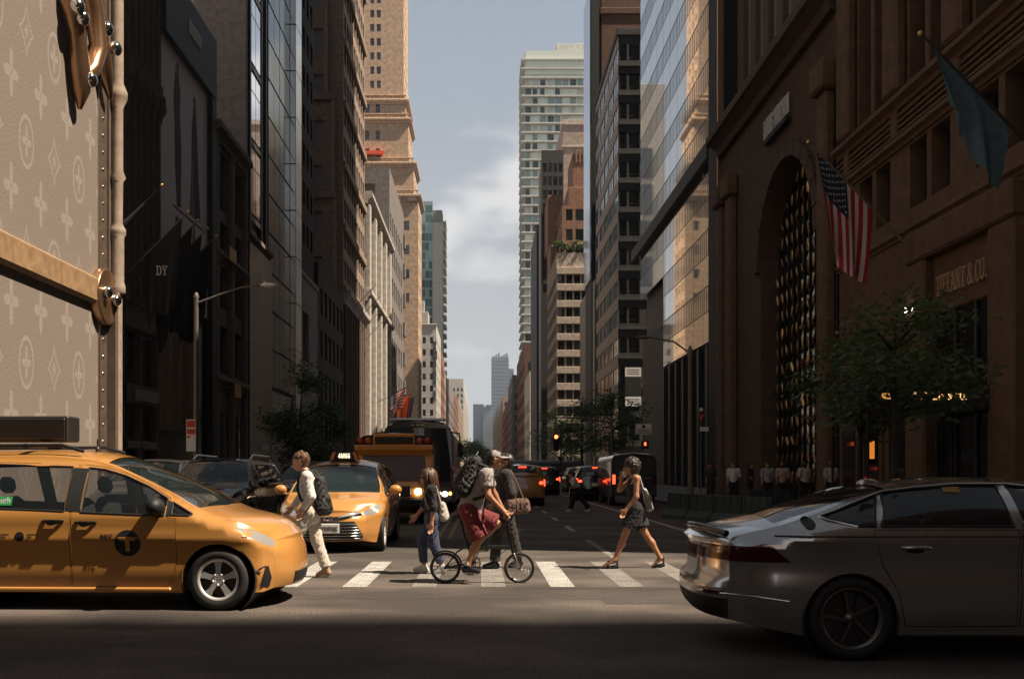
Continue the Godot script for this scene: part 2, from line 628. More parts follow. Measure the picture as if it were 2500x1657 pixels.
	for j in [[13.05, 0.02], [12.0, 0.012], [18.4, 0.02], [9.2, 0.014]]:
		var pts := []
		for i in 61:
			pts.append(Vector2(-14 + 28.0 * i / 60, -j[0] + jr.randf_range(-0.02, 0.02)))
		var jb := MB.new()
		for i in 60:
			jb.face([Vector3(pts[i].x, 0.003, pts[i].y), Vector3(pts[i + 1].x, 0.003, pts[i + 1].y), Vector3(pts[i + 1].x, 0.003, pts[i + 1].y - j[1]), Vector3(pts[i].x, 0.003, pts[i].y - j[1])], Vector3.UP)
		part(ln, "joint", jb, M.tar_seal)

func fL(x: float, d0: float, y := 0.0) -> Transform3D:
	return Transform3D(Basis(Vector3(0, 0, -1), Vector3.UP, Vector3(1, 0, 0)), Vector3(x, y, -d0))

func fR(x: float, d1: float, y := 0.0) -> Transform3D:
	return Transform3D(Basis(Vector3(0, 0, 1), Vector3.UP, Vector3(-1, 0, 0)), Vector3(x, y, -d1))

func fC(x0: float, d: float, y := 0.0) -> Transform3D:
	return Transform3D(Basis.IDENTITY, Vector3(x0, y, -d))

# one window: frame, pane, bars, sill; shared by all windows of the same size and kind
func window_mesh(w: float, h: float, style: String, frame: Material, pane: Material) -> ArrayMesh:
	var key := "%s_%.2f_%.2f_%s_%s" % [style, w, h, frame.resource_name, pane.resource_name]
	if cache.has(key): return cache[key]
	var f := MB.new()
	var t := minf(0.09, w * 0.09)
	var dp := 0.08
	f.box(Vector3(0, 0, 0), Vector3(t, h, dp))
	f.box(Vector3(w - t, 0, 0), Vector3(w, h, dp))
	f.box(Vector3(t, 0, 0), Vector3(w - t, t, dp))
	f.box(Vector3(t, h - t, 0), Vector3(w - t, h, dp))
	if style.contains("s"): f.box(Vector3(t, h * 0.5 - t / 2, 0.01), Vector3(w - t, h * 0.5 + t / 2, dp + 0.02))
	if style.contains("d"): f.box(Vector3(w / 2 - t / 2, t, 0.01), Vector3(w / 2 + t / 2, h - t, dp + 0.01))
	if style.contains("t"):
		for k in [1, 2]: f.box(Vector3(w * k / 3.0 - t / 2, t, 0.01), Vector3(w * k / 3.0 + t / 2, h - t, dp + 0.01))
	if style.contains("h"): f.box(Vector3(t, h * 0.22 - t / 2, 0.01), Vector3(w - t, h * 0.22 + t / 2, dp + 0.012))
	if style.contains("l"): f.cbox(Vector3(-0.1, -0.12, -0.02), Vector3(w + 0.1, 0.0, 0.42), 0.02)
	var am := f.mesh(frame)
	var g := MB.new()
	g.box(Vector3(t * 0.5, t * 0.5, 0.02), Vector3(w - t * 0.5, h - t * 0.5, 0.045))
	g.mesh(pane, am)
	cache[key] = am
	return am

# wall sheet with openings, reveals, and a window part in each opening
func facade(b: Node3D, xf: Transform3D, W: float, H: float, xs: Array, ys: Array, wm: Material, deep := 0.25, style := "s", frame: Material = null, panes: Array = [], skip := {}) -> void:
	var mb := MB.new()
	mb.xf = xf
	var cx := [0.0]
	for q in xs: cx.append_array([q[0], q[1]])
	cx.append(W)
	var cy := [0.0]
	for q in ys: cy.append_array([q[0], q[1]])
	cy.append(H)
	for i in cx.size() - 1:
		# whole-height piers as one quad, bays cell by cell
		if i % 2 == 0:
			mb.face([Vector3(cx[i], 0, 0), Vector3(cx[i + 1], 0, 0), Vector3(cx[i + 1], H, 0), Vector3(cx[i], H, 0)], Vector3(0, 0, 1))
			continue
		for j in cy.size() - 1:
			var p := [Vector3(cx[i], cy[j], 0), Vector3(cx[i + 1], cy[j], 0), Vector3(cx[i + 1], cy[j + 1], 0), Vector3(cx[i], cy[j + 1], 0)]
			if j % 2 == 0 or skip.has([i / 2, j / 2]):
				mb.face(p, Vector3(0, 0, 1))
			else:
				var m: Vector3 = (p[0] + p[2]) / 2
				for k in 4:
					var a: Vector3 = p[k]
					var c: Vector3 = p[(k + 1) % 4]
					mb.face([a, c, c - Vector3(0, 0, deep), a - Vector3(0, 0, deep)], m - (a + c) / 2)
	part(b, "wall", mb, wm)
	if frame == null: return
	if panes.is_empty(): panes = [M.pane_dark, M.pane_dark, M.pane_mid]
	for i in xs.size():
		for j in ys.size():
			if skip.has([i, j]): continue
			var pn: Material = panes[rng.randi() % panes.size()]
			var o := part(b, "window", window_mesh(xs[i][1] - xs[i][0], ys[j][1] - ys[j][0], style, frame, pn), null)
			o.transform = xf * Transform3D(Basis.IDENTITY, Vector3(xs[i][0], ys[j][0], -deep))

func spans(a: float, step: float, count: int, width: float) -> Array:
	var o := []
	for i in count: o.append([a + i * step, a + i * step + width])
	return o

func core(b: Node3D, x0: float, x1: float, d0: float, d1: float, h: float, m: Material = null, y0 := 0.0) -> void:
	var mb := MB.new()
	mb.box(Vector3(x0, y0, -d1), Vector3(x1, h, -d0))
	part(b, "core", mb, m if m else M.dark_room)

# straight moulding with a profile [out, up], run along local x of the frame
func moulding(b: Node3D, called: String, xf: Transform3D, x0: float, x1: float, prof: Array, m: Material) -> MeshInstance3D:
	var mb := MB.new()
	var poly := PackedVector2Array()
	for p in prof: poly.append(Vector2(p[0], p[1]))
	mb.xf = xf * Transform3D(Basis(Vector3(0, 0, 1), Vector3.UP, Vector3(-1, 0, 0)), Vector3(x1, 0, 0))
	mb.slab(poly, 0.0, x1 - x0)
	return part(b, called, mb, m)

func cornice(b: Node3D, xf: Transform3D, x0: float, x1: float, y: float, h: float, out: float, m: Material, called := "cornice") -> MeshInstance3D:
	return moulding(b, called, xf, x0, x1, [[-0.05, y], [out * 0.3, y], [out * 0.4, y + h * 0.3], [out * 0.8, y + h * 0.5], [out, y + h * 0.55], [out, y + h * 0.85], [out * 0.9, y + h], [-0.05, y + h]], m)

func _monogram() -> ImageTexture:
	var W := 240
	var H := 400
	var im := Image.create(W, H, false, Image.FORMAT_RGB8)
	var fn := FastNoiseLite.new()
	fn.seed = 3
	fn.frequency = 1.0
	var base := Color(0.19, 0.152, 0.126)
	var pale := Color(0.265, 0.222, 0.19)
	var motifs := [[0.0, 0.0, 0], [2.35, 0.0, 0], [0.0, 3.9, 0], [2.35, 3.9, 0], [1.17, 1.9, 1], [3.52, 5.8, 1], [3.52, 1.9, 2], [1.17, 5.8, 2]]
	for i in W:
		for j in H:
			var a := 4.7 * i / W
			var b := 7.8 * (1.0 - float(j) / H)
			var on := 0.0
			for m in motifs:
				var dx := wrapf(a - m[0], -2.35, 2.35)
				var dy := wrapf(b - m[1], -3.9, 3.9)
				if absf(dx) > 0.7 or absf(dy) > 1.1: continue
				var p := Vector2(dx / 0.6, dy / 0.95)
				if m[2] == 0: on = maxf(on, _petals(Vector2(dx / 0.55, dy / 0.86)))
				elif m[2] == 1:
					var r := p.length()
					if absf(r - 0.92) < 0.085: on = 1.0
					on = maxf(on, _petals(p / 0.62))
				else:
					var e := pow(absf(p.x), 0.72) + pow(absf(p.y), 0.72)
					if absf(e - 0.95) < 0.09: on = 1.0
					if e < 0.5: on = 0.8
			var g := fn.get_noise_2d(i * 0.35 + j * 0.16, j * 0.05 - i * 0.1) * 0.12 + fn.get_noise_2d(i * 0.9, j * 0.9) * 0.07
			var c := base.lerp(pale, on * 0.85) * (1.0 + g)
			im.set_pixel(i, j, Color(c.r, c.g, c.b).linear_to_srgb())
	im.resize(W * 2, H * 2, Image.INTERPOLATE_CUBIC)
	return ImageTexture.create_from_image(im)

func _petals(p: Vector2) -> float:
	var r := p.length()
	var th := p.angle()
	var lim := 0.3 + 0.7 * pow(absf(cos(2.0 * th)), 2.5)
	if r < 0.1: return 0.0
	return 1.0 if r < lim else 0.0

func _poster() -> ImageTexture:
	var W := 200
	var H := 330
	var im := Image.create(W, H, false, Image.FORMAT_RGB8)
	im.fill(Color(0.85, 0.81, 0.8).linear_to_srgb())
	var dark := Color(0.035, 0.032, 0.032).linear_to_srgb()
	var mid := Color(0.16, 0.15, 0.15).linear_to_srgb()
	# standing figures in long dark coats, two pictures one above the other
	var shapes := [
		[v2([60, 22, 72, 24, 80, 46, 78, 72, 84, 120, 82, 200, 66, 202, 58, 150, 56, 90, 52, 60]), dark], [v2([66, 10, 74, 14, 75, 26, 66, 28, 60, 20]), mid],
		[v2([136, 40, 146, 42, 152, 74, 158, 130, 168, 196, 120, 198, 126, 130, 128, 76]), dark], [v2([138, 26, 146, 28, 148, 42, 138, 44, 133, 34]), mid],
		[v2([128, 120, 134, 120, 140, 196, 128, 196]), mid],
		[v2([60, 216, 78, 216, 84, 260, 90, 330, 62, 330, 56, 262]), dark], [v2([48, 280, 56, 278, 62, 330, 50, 330]), mid],
		[v2([132, 222, 142, 222, 152, 270, 166, 330, 120, 330, 126, 268]), dark], [v2([134, 208, 142, 210, 144, 224, 133, 224]), mid]]
	for s in shapes:
		var bb := Rect2(s[0][0], Vector2.ZERO)
		for p in s[0]: bb = bb.expand(p)
		for x in range(int(bb.position.x), int(bb.end.x) + 1):
			for y in range(int(bb.position.y), int(bb.end.y) + 1):
				if x < W and y < H and Geometry2D.is_point_in_polygon(Vector2(x, y), s[0]): im.set_pixel(x, y, s[1])
	im.fill_rect(Rect2i(50, 204, 130, 3), dark)
	return ImageTexture.create_from_image(im)

func _uv_quad(p: Array, out: Vector3, uvs: Array) -> MB:
	var b := MB.new()
	b.face(p, out, uvs)
	return b

func _left_side() -> void:
	var X := -16.1
	# ---- corner building clad like a travelling trunk
	wall("trunk_edge", 0.16, 0.11, 0.08, 0.5, 0.8, 0.3, 0.0)
	wall("strap_hide", 0.5, 0.31, 0.16, 0.55, 0.6, 0.25, 0.3)
	wall("pale_stone", 0.52, 0.4, 0.3, 0.8, 0.8, 0.3, 0.4)
	wall("brown_stone", 0.17, 0.115, 0.08, 0.85, 0.8, 0.3, 0.6)
	mat("bronze", 0.42, 0.25, 0.14, 0.3, 0.9)
	mat("brushed", 0.55, 0.48, 0.42, 0.28, 1.0)
	var mono := mat("monogram_hide", 1, 1, 1, 0.75)
	mono.albedo_texture = _monogram()
	mono.heightmap_enabled = true
	mono.heightmap_texture = noise("hide", 0.09, 0.0, 1.0, 3)
	mono.heightmap_scale = 0.8
	var b := thing("trunk_clad_building", "corner building clad like a giant tan monogrammed trunk with an orange leather strap", "building")
	core(b, -40, X - 0.05, 17.5, 44.0, 30)
	var pq := []
	for q in [[17.5, 0.0], [42.9, 0.0], [42.9, 30.0], [17.5, 30.0]]: pq.append(Vector3(X, q[1], -q[0]))
	var uq := []
	for p in pq: uq.append(Vector2((-p.z - 35.0) / 4.7, -(p.y - 11.25) / 7.8))
	part(b, "monogram_wall", _uv_quad(pq, Vector3.RIGHT, uq), mono)
	var e := MB.new()
	e.cbox(Vector3(X - 0.1, 0, -43.0), Vector3(X + 0.07, 30, -42.86), 0.02)
	part(b, "edge_trim", e, M.brushed)
	e = MB.new()
	e.box(Vector3(X - 0.1, 0, -43.85), Vector3(X + 0.03, 30, -43.0))
	part(b, "edge_plate", e, M.trunk_edge)
	var rv := MB.new()
	rv.ball(Vector3.ZERO, Vector3(0.05, 0.075, 0.075), 5, 8)
	var rm := rv.mesh()
	for i in 32: part(b, "rivet", rm, M.brushed, Vector3(X + 0.03, 0.6 + i * 0.72, -43.4))
	e = MB.new()
	e.cbox(Vector3(X - 0.05, 8.4, -42.4), Vector3(X + 0.3, 9.5, -17.5), 0.12)
	part(b, "strap", e, M.strap_hide)
	var disc := MB.new()
	disc.xf = Transform3D(Basis(Vector3(0, 0, 1), Vector3(1, 0, 0), Vector3(0, 1, 0)), Vector3(X, 8.85, -43.2))
	disc.lathe([[1.18, 0.0], [1.18, 0.3], [1.12, 0.36], [0.98, 0.33], [0.0, 0.33]], 32)
	var dp := part(b, "clasp_plate", disc, M.bronze)
	for q in [[8.98, 42.75], [8.8, 43.75]]:
		var s := MB.new()
		s.ball(Vector3(X + 0.45, q[0], -q[1]), Vector3(0.24, 0.26, 0.26), 10, 16)
		part(dp, "stud", s, M.chrome)
	# hanging clasp high on the wall
	var tg := MB.new()
	tg.tube([Vector3(X + 0.2, 22.0, -39.0), Vector3(X + 0.35, 19.5, -39.1), Vector3(X + 0.4, 18.4, -39.6), Vector3(X + 0.42, 17.2, -39.9), Vector3(X + 0.4, 16.4, -40.1), Vector3(X + 0.3, 15.7, -40.2)], [0.5, 0.5, 0.36, 0.4, 0.36, 0.08], 12)
	var tp := part(b, "clasp_tongue", tg, M.bronze)
	tg = MB.new()
	tg.tube([Vector3(X + 0.25, 22.0, -40.6), Vector3(X + 0.5, 20.0, -41.2), Vector3(X + 0.55, 18.6, -41.5), Vector3(X + 0.5, 17.6, -41.0), Vector3(X + 0.45, 17.1, -40.4)], [0.42, 0.4, 0.36, 0.34, 0.2], 12)
	part(b, "clasp_hook", tg, M.bronze)
	tg = MB.new()
	tg.tube([Vector3(X + 0.2, 21.8, -41.9), Vector3(X + 0.35, 19.4, -42.3), Vector3(X + 0.35, 18.0, -42.9), Vector3(X + 0.3, 17.3, -43.5)], [0.36, 0.34, 0.3, 0.1], 12)
	part(b, "clasp_hook", tg, M.bronze)
	for q in [[19.15, 38.9], [18.9, 39.35], [19.6, 41.9], [19.2, 42.9], [16.85, 40.15]]:
		var s := MB.new()
		s.ball(Vector3(X + 0.72, q[0], -q[1]), Vector3(0.3, 0.31, 0.31), 10, 16)
		part(tp, "stud", s, M.chrome)
	e = MB.new()
	e.cbox(Vector3(X - 0.1, 0, -44.45), Vector3(-15.68, 9.4, -43.87), 0.03)
	part(b, "corner_pier", e, M.brown_stone)
	e = MB.new()
	e.cbox(Vector3(-15.9, 0, -44.44), Vector3(-15.6, 9.2, -43.98), 0.03)
	part(b, "corner_pilaster", e, M.pale_stone)
	var pil := MB.new()
	pil.xf = Transform3D(Basis.IDENTITY, Vector3(-15.78, 0, -44.3))
	pil.lathe([[0.2, 9.1], [0.34, 9.2], [0.34, 9.5], [0.28, 9.7], [0.28, 11.6], [0.36, 11.75], [0.36, 11.95], [0.22, 12.2], [0.24, 14.0], [0.36, 14.2], [0.24, 14.5], [0.24, 17.2], [0.42, 17.6], [0.42, 17.9], [0.26, 18.3], [0.26, 26.0]], 16)
	part(b, "corner_column", pil, M.pale_stone)
	e = MB.new()
	e.box(Vector3(X - 0.1, 9.4, -45.8), Vector3(-15.98, 30, -43.87))
	part(b, "corner_wall", e, M.brown_stone)

	# ---- jeweller's with dark fluted front
	wall("soot_stone", 0.21, 0.14, 0.1, 0.85, 0.8, 0.3, 0.8)
	wall("taupe_stone", 0.36, 0.28, 0.22, 0.85, 0.8, 0.3, 0.5)
	b = thing("jeweller_building", "dark fluted stone front of the jeweller beside the trunk-clad corner", "building")
	core(b, -40, X - 0.5, 45.9, 51.0, 30)
	var fl := fL(X, 45.85)
	facade(b, fl, 5.15, 30, [[0.35, 2.3], [2.75, 4.75]], [[0.3, 2.55], [2.95, 4.6], [5.55, 8.0]], M.soot_stone, 0.35, "d", M.frame_dark, [M.pane_dark, M.pane_mid])
	e = MB.new()
	e.xf = fl
	e.cbox(Vector3(0, 8.1, 0), Vector3(5.15, 9.05, 0.16), 0.03)
	part(b, "fascia", e, M.taupe_stone)
	for i in 6:
		var fb := MB.new()
		fb.xf = fl * Transform3D(Basis.IDENTITY, Vector3(0.35 + i * 0.88, 0, 0.0))
		fb.lathe([[0.3, 9.1], [0.3, 9.4], [0.22, 9.6], [0.22, 18.6], [0.3, 18.8], [0.34, 19.1], [0.34, 20.4], [0.24, 20.6], [0.22, 30.0]], 12)
		part(b, "fluted_column", fb, M.soot_stone)
	for i in 9:
		var cb := MB.new()
		cb.xf = fl * Transform3D(Basis.IDENTITY, Vector3(0.3 + i * 0.57, 19.4 + (i % 2) * 0.35, 0.2))
		cb.ball(Vector3.ZERO, Vector3(0.34, 0.42, 0.28), 6, 9)
		cb.ball(Vector3(0.2, 0.5, 0.0), Vector3(0.22, 0.26, 0.2), 5, 7)
		part(b, "carved_boss", cb, M.soot_stone)
	mat("pale_metal", 0.55, 0.5, 0.42, 0.35, 0.6)
	e = MB.new()
	e.xf = fl
	e.box(Vector3(0.2, 4.65, 0.02), Vector3(5.0, 5.5, 0.12))
	part(b, "sign_board", e, M.frame_dark)
	words(b, "lettering", "DAVID YURMAN", M.pale_metal, 0.5, 0.06, fl * Vector3(3.0, 5.05, 0.15), Vector3(0, PI / 2, 0), true, 3.4)
	e = MB.new()
	e.xf = fl
	e.box(Vector3(0.2, 2.5, 0.02), Vector3(5.0, 2.95, 0.1))
	part(b, "sign_board", e, M.frame_dark)
	words(b, "lettering", "DAVID YURMAN", M.pale_metal, 0.32, 0.05, fl * Vector3(2.4, 2.72, 0.13), Vector3(0, PI / 2, 0), true, 4.0)

	# ---- fashion shop with a tall poster
	b = thing("poster_shop", "black framed shop front covered by a tall pale fashion poster", "building")
	core(b, -40, X - 0.3, 51.0, 61.0, 27)
	fl = fL(X, 51.0)
	e = MB.new()
	e.xf = fl
	e.cbox(Vector3(0.02, 23.5, -0.3), Vector3(9.9, 27.0, 0.35), 0.05)
	part(b, "top_frame", e, M.black)
	e = MB.new()
	e.xf = fl
	e.cbox(Vector3(8.9, 0, -0.3), Vector3(9.9, 23.5, 0.33), 0.05)
	part(b, "side_frame", e, M.black)
	words(b, "lettering", "BURBERRY", M.white_sign, 0.75, 0.06, fl * Vector3(5.2, 25.4, 0.38), Vector3(0, PI / 2, 0), false, 2.4)
	var pm := mat("poster_print", 1, 1, 1, 0.7)
	pm.albedo_texture = _poster()
	var pp := [fl * Vector3(0, 10.4, 0.02), fl * Vector3(8.9, 10.4, 0.02), fl * Vector3(8.9, 23.5, 0.02), fl * Vector3(0, 23.5, 0.02)]
	part(b, "poster", _uv_quad(pp, Vector3.RIGHT, [Vector2(0, 1), Vector2(1, 1), Vector2(1, 0), Vector2(0, 0)]), pm)
	wall("pleated_bronze", 0.5, 0.34, 0.25, 0.4, 0.8, 0.4, 0.0)
	for i in 12:
		var pb := MB.new()
		pb.xf = fl
		var x := 0.05 + i * 0.56
		var o := 0.12 + 0.1 * sin(i * 1.9)
		pb.face([Vector3(x, 3.6, 0), Vector3(x + 0.34, 3.6, o), Vector3(x + 0.34, 10.3, o), Vector3(x, 10.3, 0)], Vector3(-0.3, 0, 1))
		pb.face([Vector3(x + 0.34, 3.6, o), Vector3(x + 0.56, 3.6, 0), Vector3(x + 0.56, 10.3, 0), Vector3(x + 0.34, 10.3, o)], Vector3(0.3, 0, 1))
		part(b, "pleated_panel", pb, M.pleated_bronze)
	e = MB.new()
	e.xf = fl
	e.box(Vector3(0, 0.1, -0.2), Vector3(8.9, 3.6, 0.0))
	e.box(Vector3(6.8, 3.6, -0.2), Vector3(8.9, 10.4, 0.0))
	part(b, "shopfront", e, M.black_gloss)

	# ---- narrow carved stone house with pointed arches
	wall("umber_stone", 0.33, 0.24, 0.18, 0.85, 0.8, 0.3, 0.8)
	b = thing("arched_stone_house", "narrow carved brown stone house with pointed arches at street level", "building")
	core(b, -40, X - 0.6, 61.0, 69.4, 22.5)
	fl = fL(X, 61.0)
	facade(b, fl, 8.4, 22.6, [[1.0, 4.0], [4.7, 7.7]], [[7.6, 10.5], [11.6, 14.2], [15.2, 16.9], [17.6, 21.2]], M.umber_stone, 0.45, "t", M.frame_brown, [M.pane_dark, M.pane_mid, M.pane_dark])
	cornice(b, fl, 0, 8.4, 21.5, 1.0, 0.6, M.umber_stone)
	cornice(b, fl, 0, 8.4, 14.4, 0.5, 0.35, M.umber_stone, "string_course")
	cornice(b, fl, 0, 8.4, 6.7, 0.6, 0.4, M.umber_stone, "string_course")
	for i in 3:
		e = MB.new()
		e.xf = fl
		e.cbox(Vector3([0.1, 4.05, 7.8][i], 0, 0), Vector3([0.95, 4.65, 8.35][i], 21.5, 0.28), 0.06)
		part(b, "pilaster", e, M.umber_stone)
	for i in 4:
		var x0 := 1.0 + i * 1.75
		var arch := PackedVector2Array([Vector2(x0, 0.2), Vector2(x0 + 1.15, 0.2), Vector2(x0 + 1.15, 4.2)])
		for k in range(1, 8):
			var a := k / 8.0
			arch.append(Vector2(x0 + 0.575 + 0.575 * cos(a * PI), 4.2 + 1.1 * sin(a * PI)))
		arch.append(Vector2(x0, 4.2))
		e = MB.new()
		e.xf = fl
		e.slab(arch, 0.02, 0.05)
		part(b, "arch_window", e, M.pane_dark)
		e = MB.new()
		e.xf = fl
		for k in arch.size() - 1:
			var p0: Vector2 = arch[(k + 1) % arch.size()]
			var p1: Vector2 = arch[(k + 2) % arch.size()]
			e.tube([Vector3(p0.x, p0.y, 0.06), Vector3(p1.x, p1.y, 0.06)], 0.09, 6)
		part(b, "arch_frame", e, M.umber_stone)
	for q in [[2.6, 14.65], [3.9, 6.2]]:
		for i in 5:
			e = MB.new()
			e.xf = fl
			e.cbox(Vector3(q[0] + i * 0.34, q[1], 0.4), Vector3(q[0] + i * 0.34 + 0.16, q[1] + 0.85, 0.48), 0.02)
			part(b, "gilt_letter", e, M.gold_leaf)

	# ---- tall tiled office block behind, windows bright with sky
	wall("grey_tile", 0.56, 0.47, 0.42, 0.7, 0.6, 0.2, 0.2)
	var mir := mat("sky_mirror", 0.82, 0.82, 0.82, 0.03, 1.0)
	b = thing("tiled_office_block", "tall grey tiled office block with white sky-lit windows on its edge", "building")
	core(b, -44, X - 0.4, 69.9, 77.0, 62)
	fl = fC(-26.0, 69.5)
	for i in 5:
		for j in 13:
			e = MB.new()
			e.xf = fl
			e.cbox(Vector3(i * 2.0 + 0.02, j * 4.0 + 0.02 + 8, -0.05), Vector3(i * 2.0 + 1.98, j * 4.0 + 3.98 + 8, 0.05 + (0.012 if (i + j) % 3 == 0 else 0.0)), 0.02)
			part(b, "wall_tile", e, M.grey_tile)
	e = MB.new()
	e.box(Vector3(-44, 0, -69.9), Vector3(-16.0, 62, -69.46))
	part(b, "wall", e, M.grey_tile)
	fl = fL(X, 69.6)
	e = MB.new()
	e.xf = fl
	e.box(Vector3(0, 0, -0.35), Vector3(7.4, 62, -0.25))
	part(b, "street_wall", e, M.black)
	for j in 9:
		var y := 19.6 + j * 5.3
		for k in 2:
			e = MB.new()
			e.xf = fl
			e.box(Vector3(1.8 + k * 1.5, y, -0.1), Vector3(3.2 + k * 1.5, y + 3.2, 0.0))
			e.box(Vector3(1.8 + k * 1.5, y + 3.3, -0.1), Vector3(3.2 + k * 1.5, y + 4.5, 0.0))
			part(b, "window_pane", e, mir)
		e = MB.new()
		e.xf = fl
		e.box(Vector3(1.4, y - 0.55, -0.25), Vector3(5.0, y - 0.2, 0.02))
		part(b, "spandrel", e, M.dark_steel)
	for x in [0.0, 1.35, 5.0, 6.6]:
		e = MB.new()
		e.xf = fl
		e.cbox(Vector3(x, 0, -0.3), Vector3(x + 0.42, 62, 0.04), 0.02)
		part(b, "mullion", e, M.dark_steel)

	# ---- black fronted boutique in front of it
	b = thing("black_boutique", "black stone boutique front between the arched house and green glass block", "building")
	core(b, -40, X - 0.3, 69.7, 77.2, 17)
	fl = fL(X, 69.65)
	e = MB.new()
	e.xf = fl
	e.cbox(Vector3(0, 0, -0.3), Vector3(7.5, 17.2, 0.3), 0.05)
	part(b, "front", e, M.black_gloss)
	cornice(b, fl, 0, 7.5, 17.2, 0.7, 0.4, M.umber_stone)
	words(b, "lettering", "CHANEL", M.white_sign, 0.5, 0.05, fl * Vector3(4.6, 3.2, 0.33), Vector3(0, PI / 2, 0), false, 3.4)

	# ---- green glass block with pale corner strip
	var gg := mat("green_glass", 0.08, 0.115, 0.11, 0.12, 0.35)
	wall("pearl_panel", 0.5, 0.47, 0.44, 0.3, 0.8, 0.3, 0.0)
	b = thing("green_glass_block", "dark green glass block with a pale stone strip at its far corner", "building")
	core(b, -44, X - 0.3, 77.2, 88.6, 66)
	fl = fL(X, 77.2)
	for j in 20:
		for i in 4:
			e = MB.new()
			e.xf = fl
			e.cbox(Vector3(0.03 + i * 2.15, 8 + j * 2.9, -0.1), Vector3(2.1 + i * 2.15, 8 + j * 2.9 + 2.75, 0.0 + rng.randf_range(-0.01, 0.012)), 0.02)
			part(b, "glass_panel", e, gg)
	e = MB.new()
	e.xf = fl
	e.box(Vector3(0, 0, -0.35), Vector3(8.65, 66, -0.12))
	part(b, "backing", e, M.black)
	e = MB.new()
	e.xf = fl
	for j in 17:
		e.cbox(Vector3(8.7, j * 3.9, -0.1), Vector3(11.4, j * 3.9 + 3.86, 0.5), 0.03)
	part(b, "corner_strip", e, mat("bright_steel", 0.72, 0.69, 0.65, 0.16, 0.9))
	e = MB.new()
	e.xf = fl
	e.box(Vector3(0.3, 0.1, 0.0), Vector3(8.3, 7.6, 0.15))
	part(b, "shop_wall", e, M.pearl_panel)

	# ---- dark tower and its low pale neighbour
	wall("night_brick", 0.13, 0.095, 0.08, 0.85, 0.8, 0.3, 0.5)
	wall("ash_render", 0.62, 0.56, 0.54, 0.8, 0.5, 0.2, 0.3)
	wall("rust_panel", 0.28, 0.08, 0.03, 0.7, 0.6, 0.3, 0.3)
	b = thing("dark_brick_tower", "nearly black brick tower rising over a pale rendered annex", "building")
	core(b, -44, X - 0.8, 88.7, 100.0, 70)
	fl = fL(X - 0.3, 88.7)
	facade(b, fl, 11.3, 70, spans(0.8, 2.1, 5, 1.2), spans(22.5, 3.6, 13, 2.0), M.night_brick, 0.25, "s", M.frame_dark)
	b = thing("rendered_annex", "low pale grey rendered building with one rust red opening", "building")
	core(b, -40, X - 0.3, 88.8, 100.3, 18.5)
	fl = fL(X, 88.7)
	facade(b, fl, 11.7, 19.0, [[3.2, 6.6]], [[11.5, 16.0]], M.ash_render, 0.5)
	e = MB.new()
	e.xf = fl
	e.box(Vector3(3.2, 11.5, -0.5), Vector3(5.4, 16.0, -0.4))
	part(b, "opening_panel", e, M.rust_panel)
	e = MB.new()
	e.xf = fl
	e.cbox(Vector3(0, 19.0, -0.3), Vector3(11.7, 19.5, 0.12), 0.04)
	part(b, "parapet", e, M.ash_render)

	# ---- brown brick stepped building with banded street front
	wall("brown_brick", 0.42, 0.29, 0.21, 0.85, 0.8, 0.25, 0.6)
	wall("buff_band", 0.46, 0.34, 0.26, 0.8, 0.8, 0.25, 0.4)
	b = thing("brown_stepped_building", "brown brick office building with setbacks and banded street front", "building")
	core(b, -46, -17.0, 119.4, 140.4, 76)
	fl = fC(-26, 119.1)
	facade(b, fl, 9.9, 78, [[1.4, 3.1], [5.8, 7.5]], spans(23.5, 5.3, 10, 3.0), M.brown_brick, 0.4, "s", M.frame_dark, [M.pane_dark, M.pane_dark, M.pane_mid])
	for i in 3:
		e = MB.new()
		e.cbox(Vector3([-17.3, -17.5, -18.2][i], [0.0, 34.0, 45.0][i], -119.1), Vector3([-16.9, -17.1, -17.9][i], [33.0, 44.5, 70.0][i], -118.85), 0.04)
		part(b, "sunlit_edge", e, M.buff_band)  # paler strips put the sunlight on the wall edges into the colour
	for q in [[-26.0, -17.0, 33.2], [-26.0, -17.4, 44.6]]:
		e = MB.new()
		e.cbox(Vector3(q[0], q[2], -119.3), Vector3(q[1], q[2] + 0.7, -118.7), 0.06)
		part(b, "ledge", e, M.brown_brick)
	fl = fL(X, 119.1)
	facade(b, fl, 21.4, 78, spans(0.7, 2.3, 9, 1.7), spans(24.0, 3.6, 14, 2.3), M.buff_band, 0.5, "d", M.frame_dark)
	for j in 8:
		e = MB.new()
		e.xf = fl
		e.cbox(Vector3(0, 23.2 + j * 7.2 - 0.9, 0), Vector3(21.4, 23.2 + j * 7.2, 0.35), 0.05)
		part(b, "band", e, M.buff_band)
	cornice(b, fl, 0, 21.4, 21.0, 1.6, 0.9, M.ash_render)
	for i in 9:
		e = MB.new()
		e.xf = fl
		e.cbox(Vector3(0.1 + i * 2.35, 0.2, 0), Vector3(0.65 + i * 2.35, 21.0, 0.4), 0.08)
		part(b, "pilaster", e, M.soot_stone)
	# dark narrow front before it
	b = thing("black_narrow_building", "narrow black building front below the stepped brown one", "building")
	core(b, -40, X - 0.2, 100.4, 119.0, 21)
	fl = fL(X, 100.4)
	facade(b, fl, 18.5, 22.0, spans(1.2, 2.9, 6, 1.9), spans(4.6, 4.2, 4, 2.6), M.night_brick, 0.3, "d", M.frame_dark)
	fl = fC(-26, 100.38)
	e = MB.new()
	e.xf = fl
	e.box(Vector3(0, 0, -0.3), Vector3(9.9, 22, 0))
	part(b, "end_wall", e, M.night_brick)

	# ---- sunlit white temple front past the avenue
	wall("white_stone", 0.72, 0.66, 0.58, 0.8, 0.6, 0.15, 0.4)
	wall("grey_stone", 0.3, 0.26, 0.24, 0.85, 0.6, 0.15, 0.4)
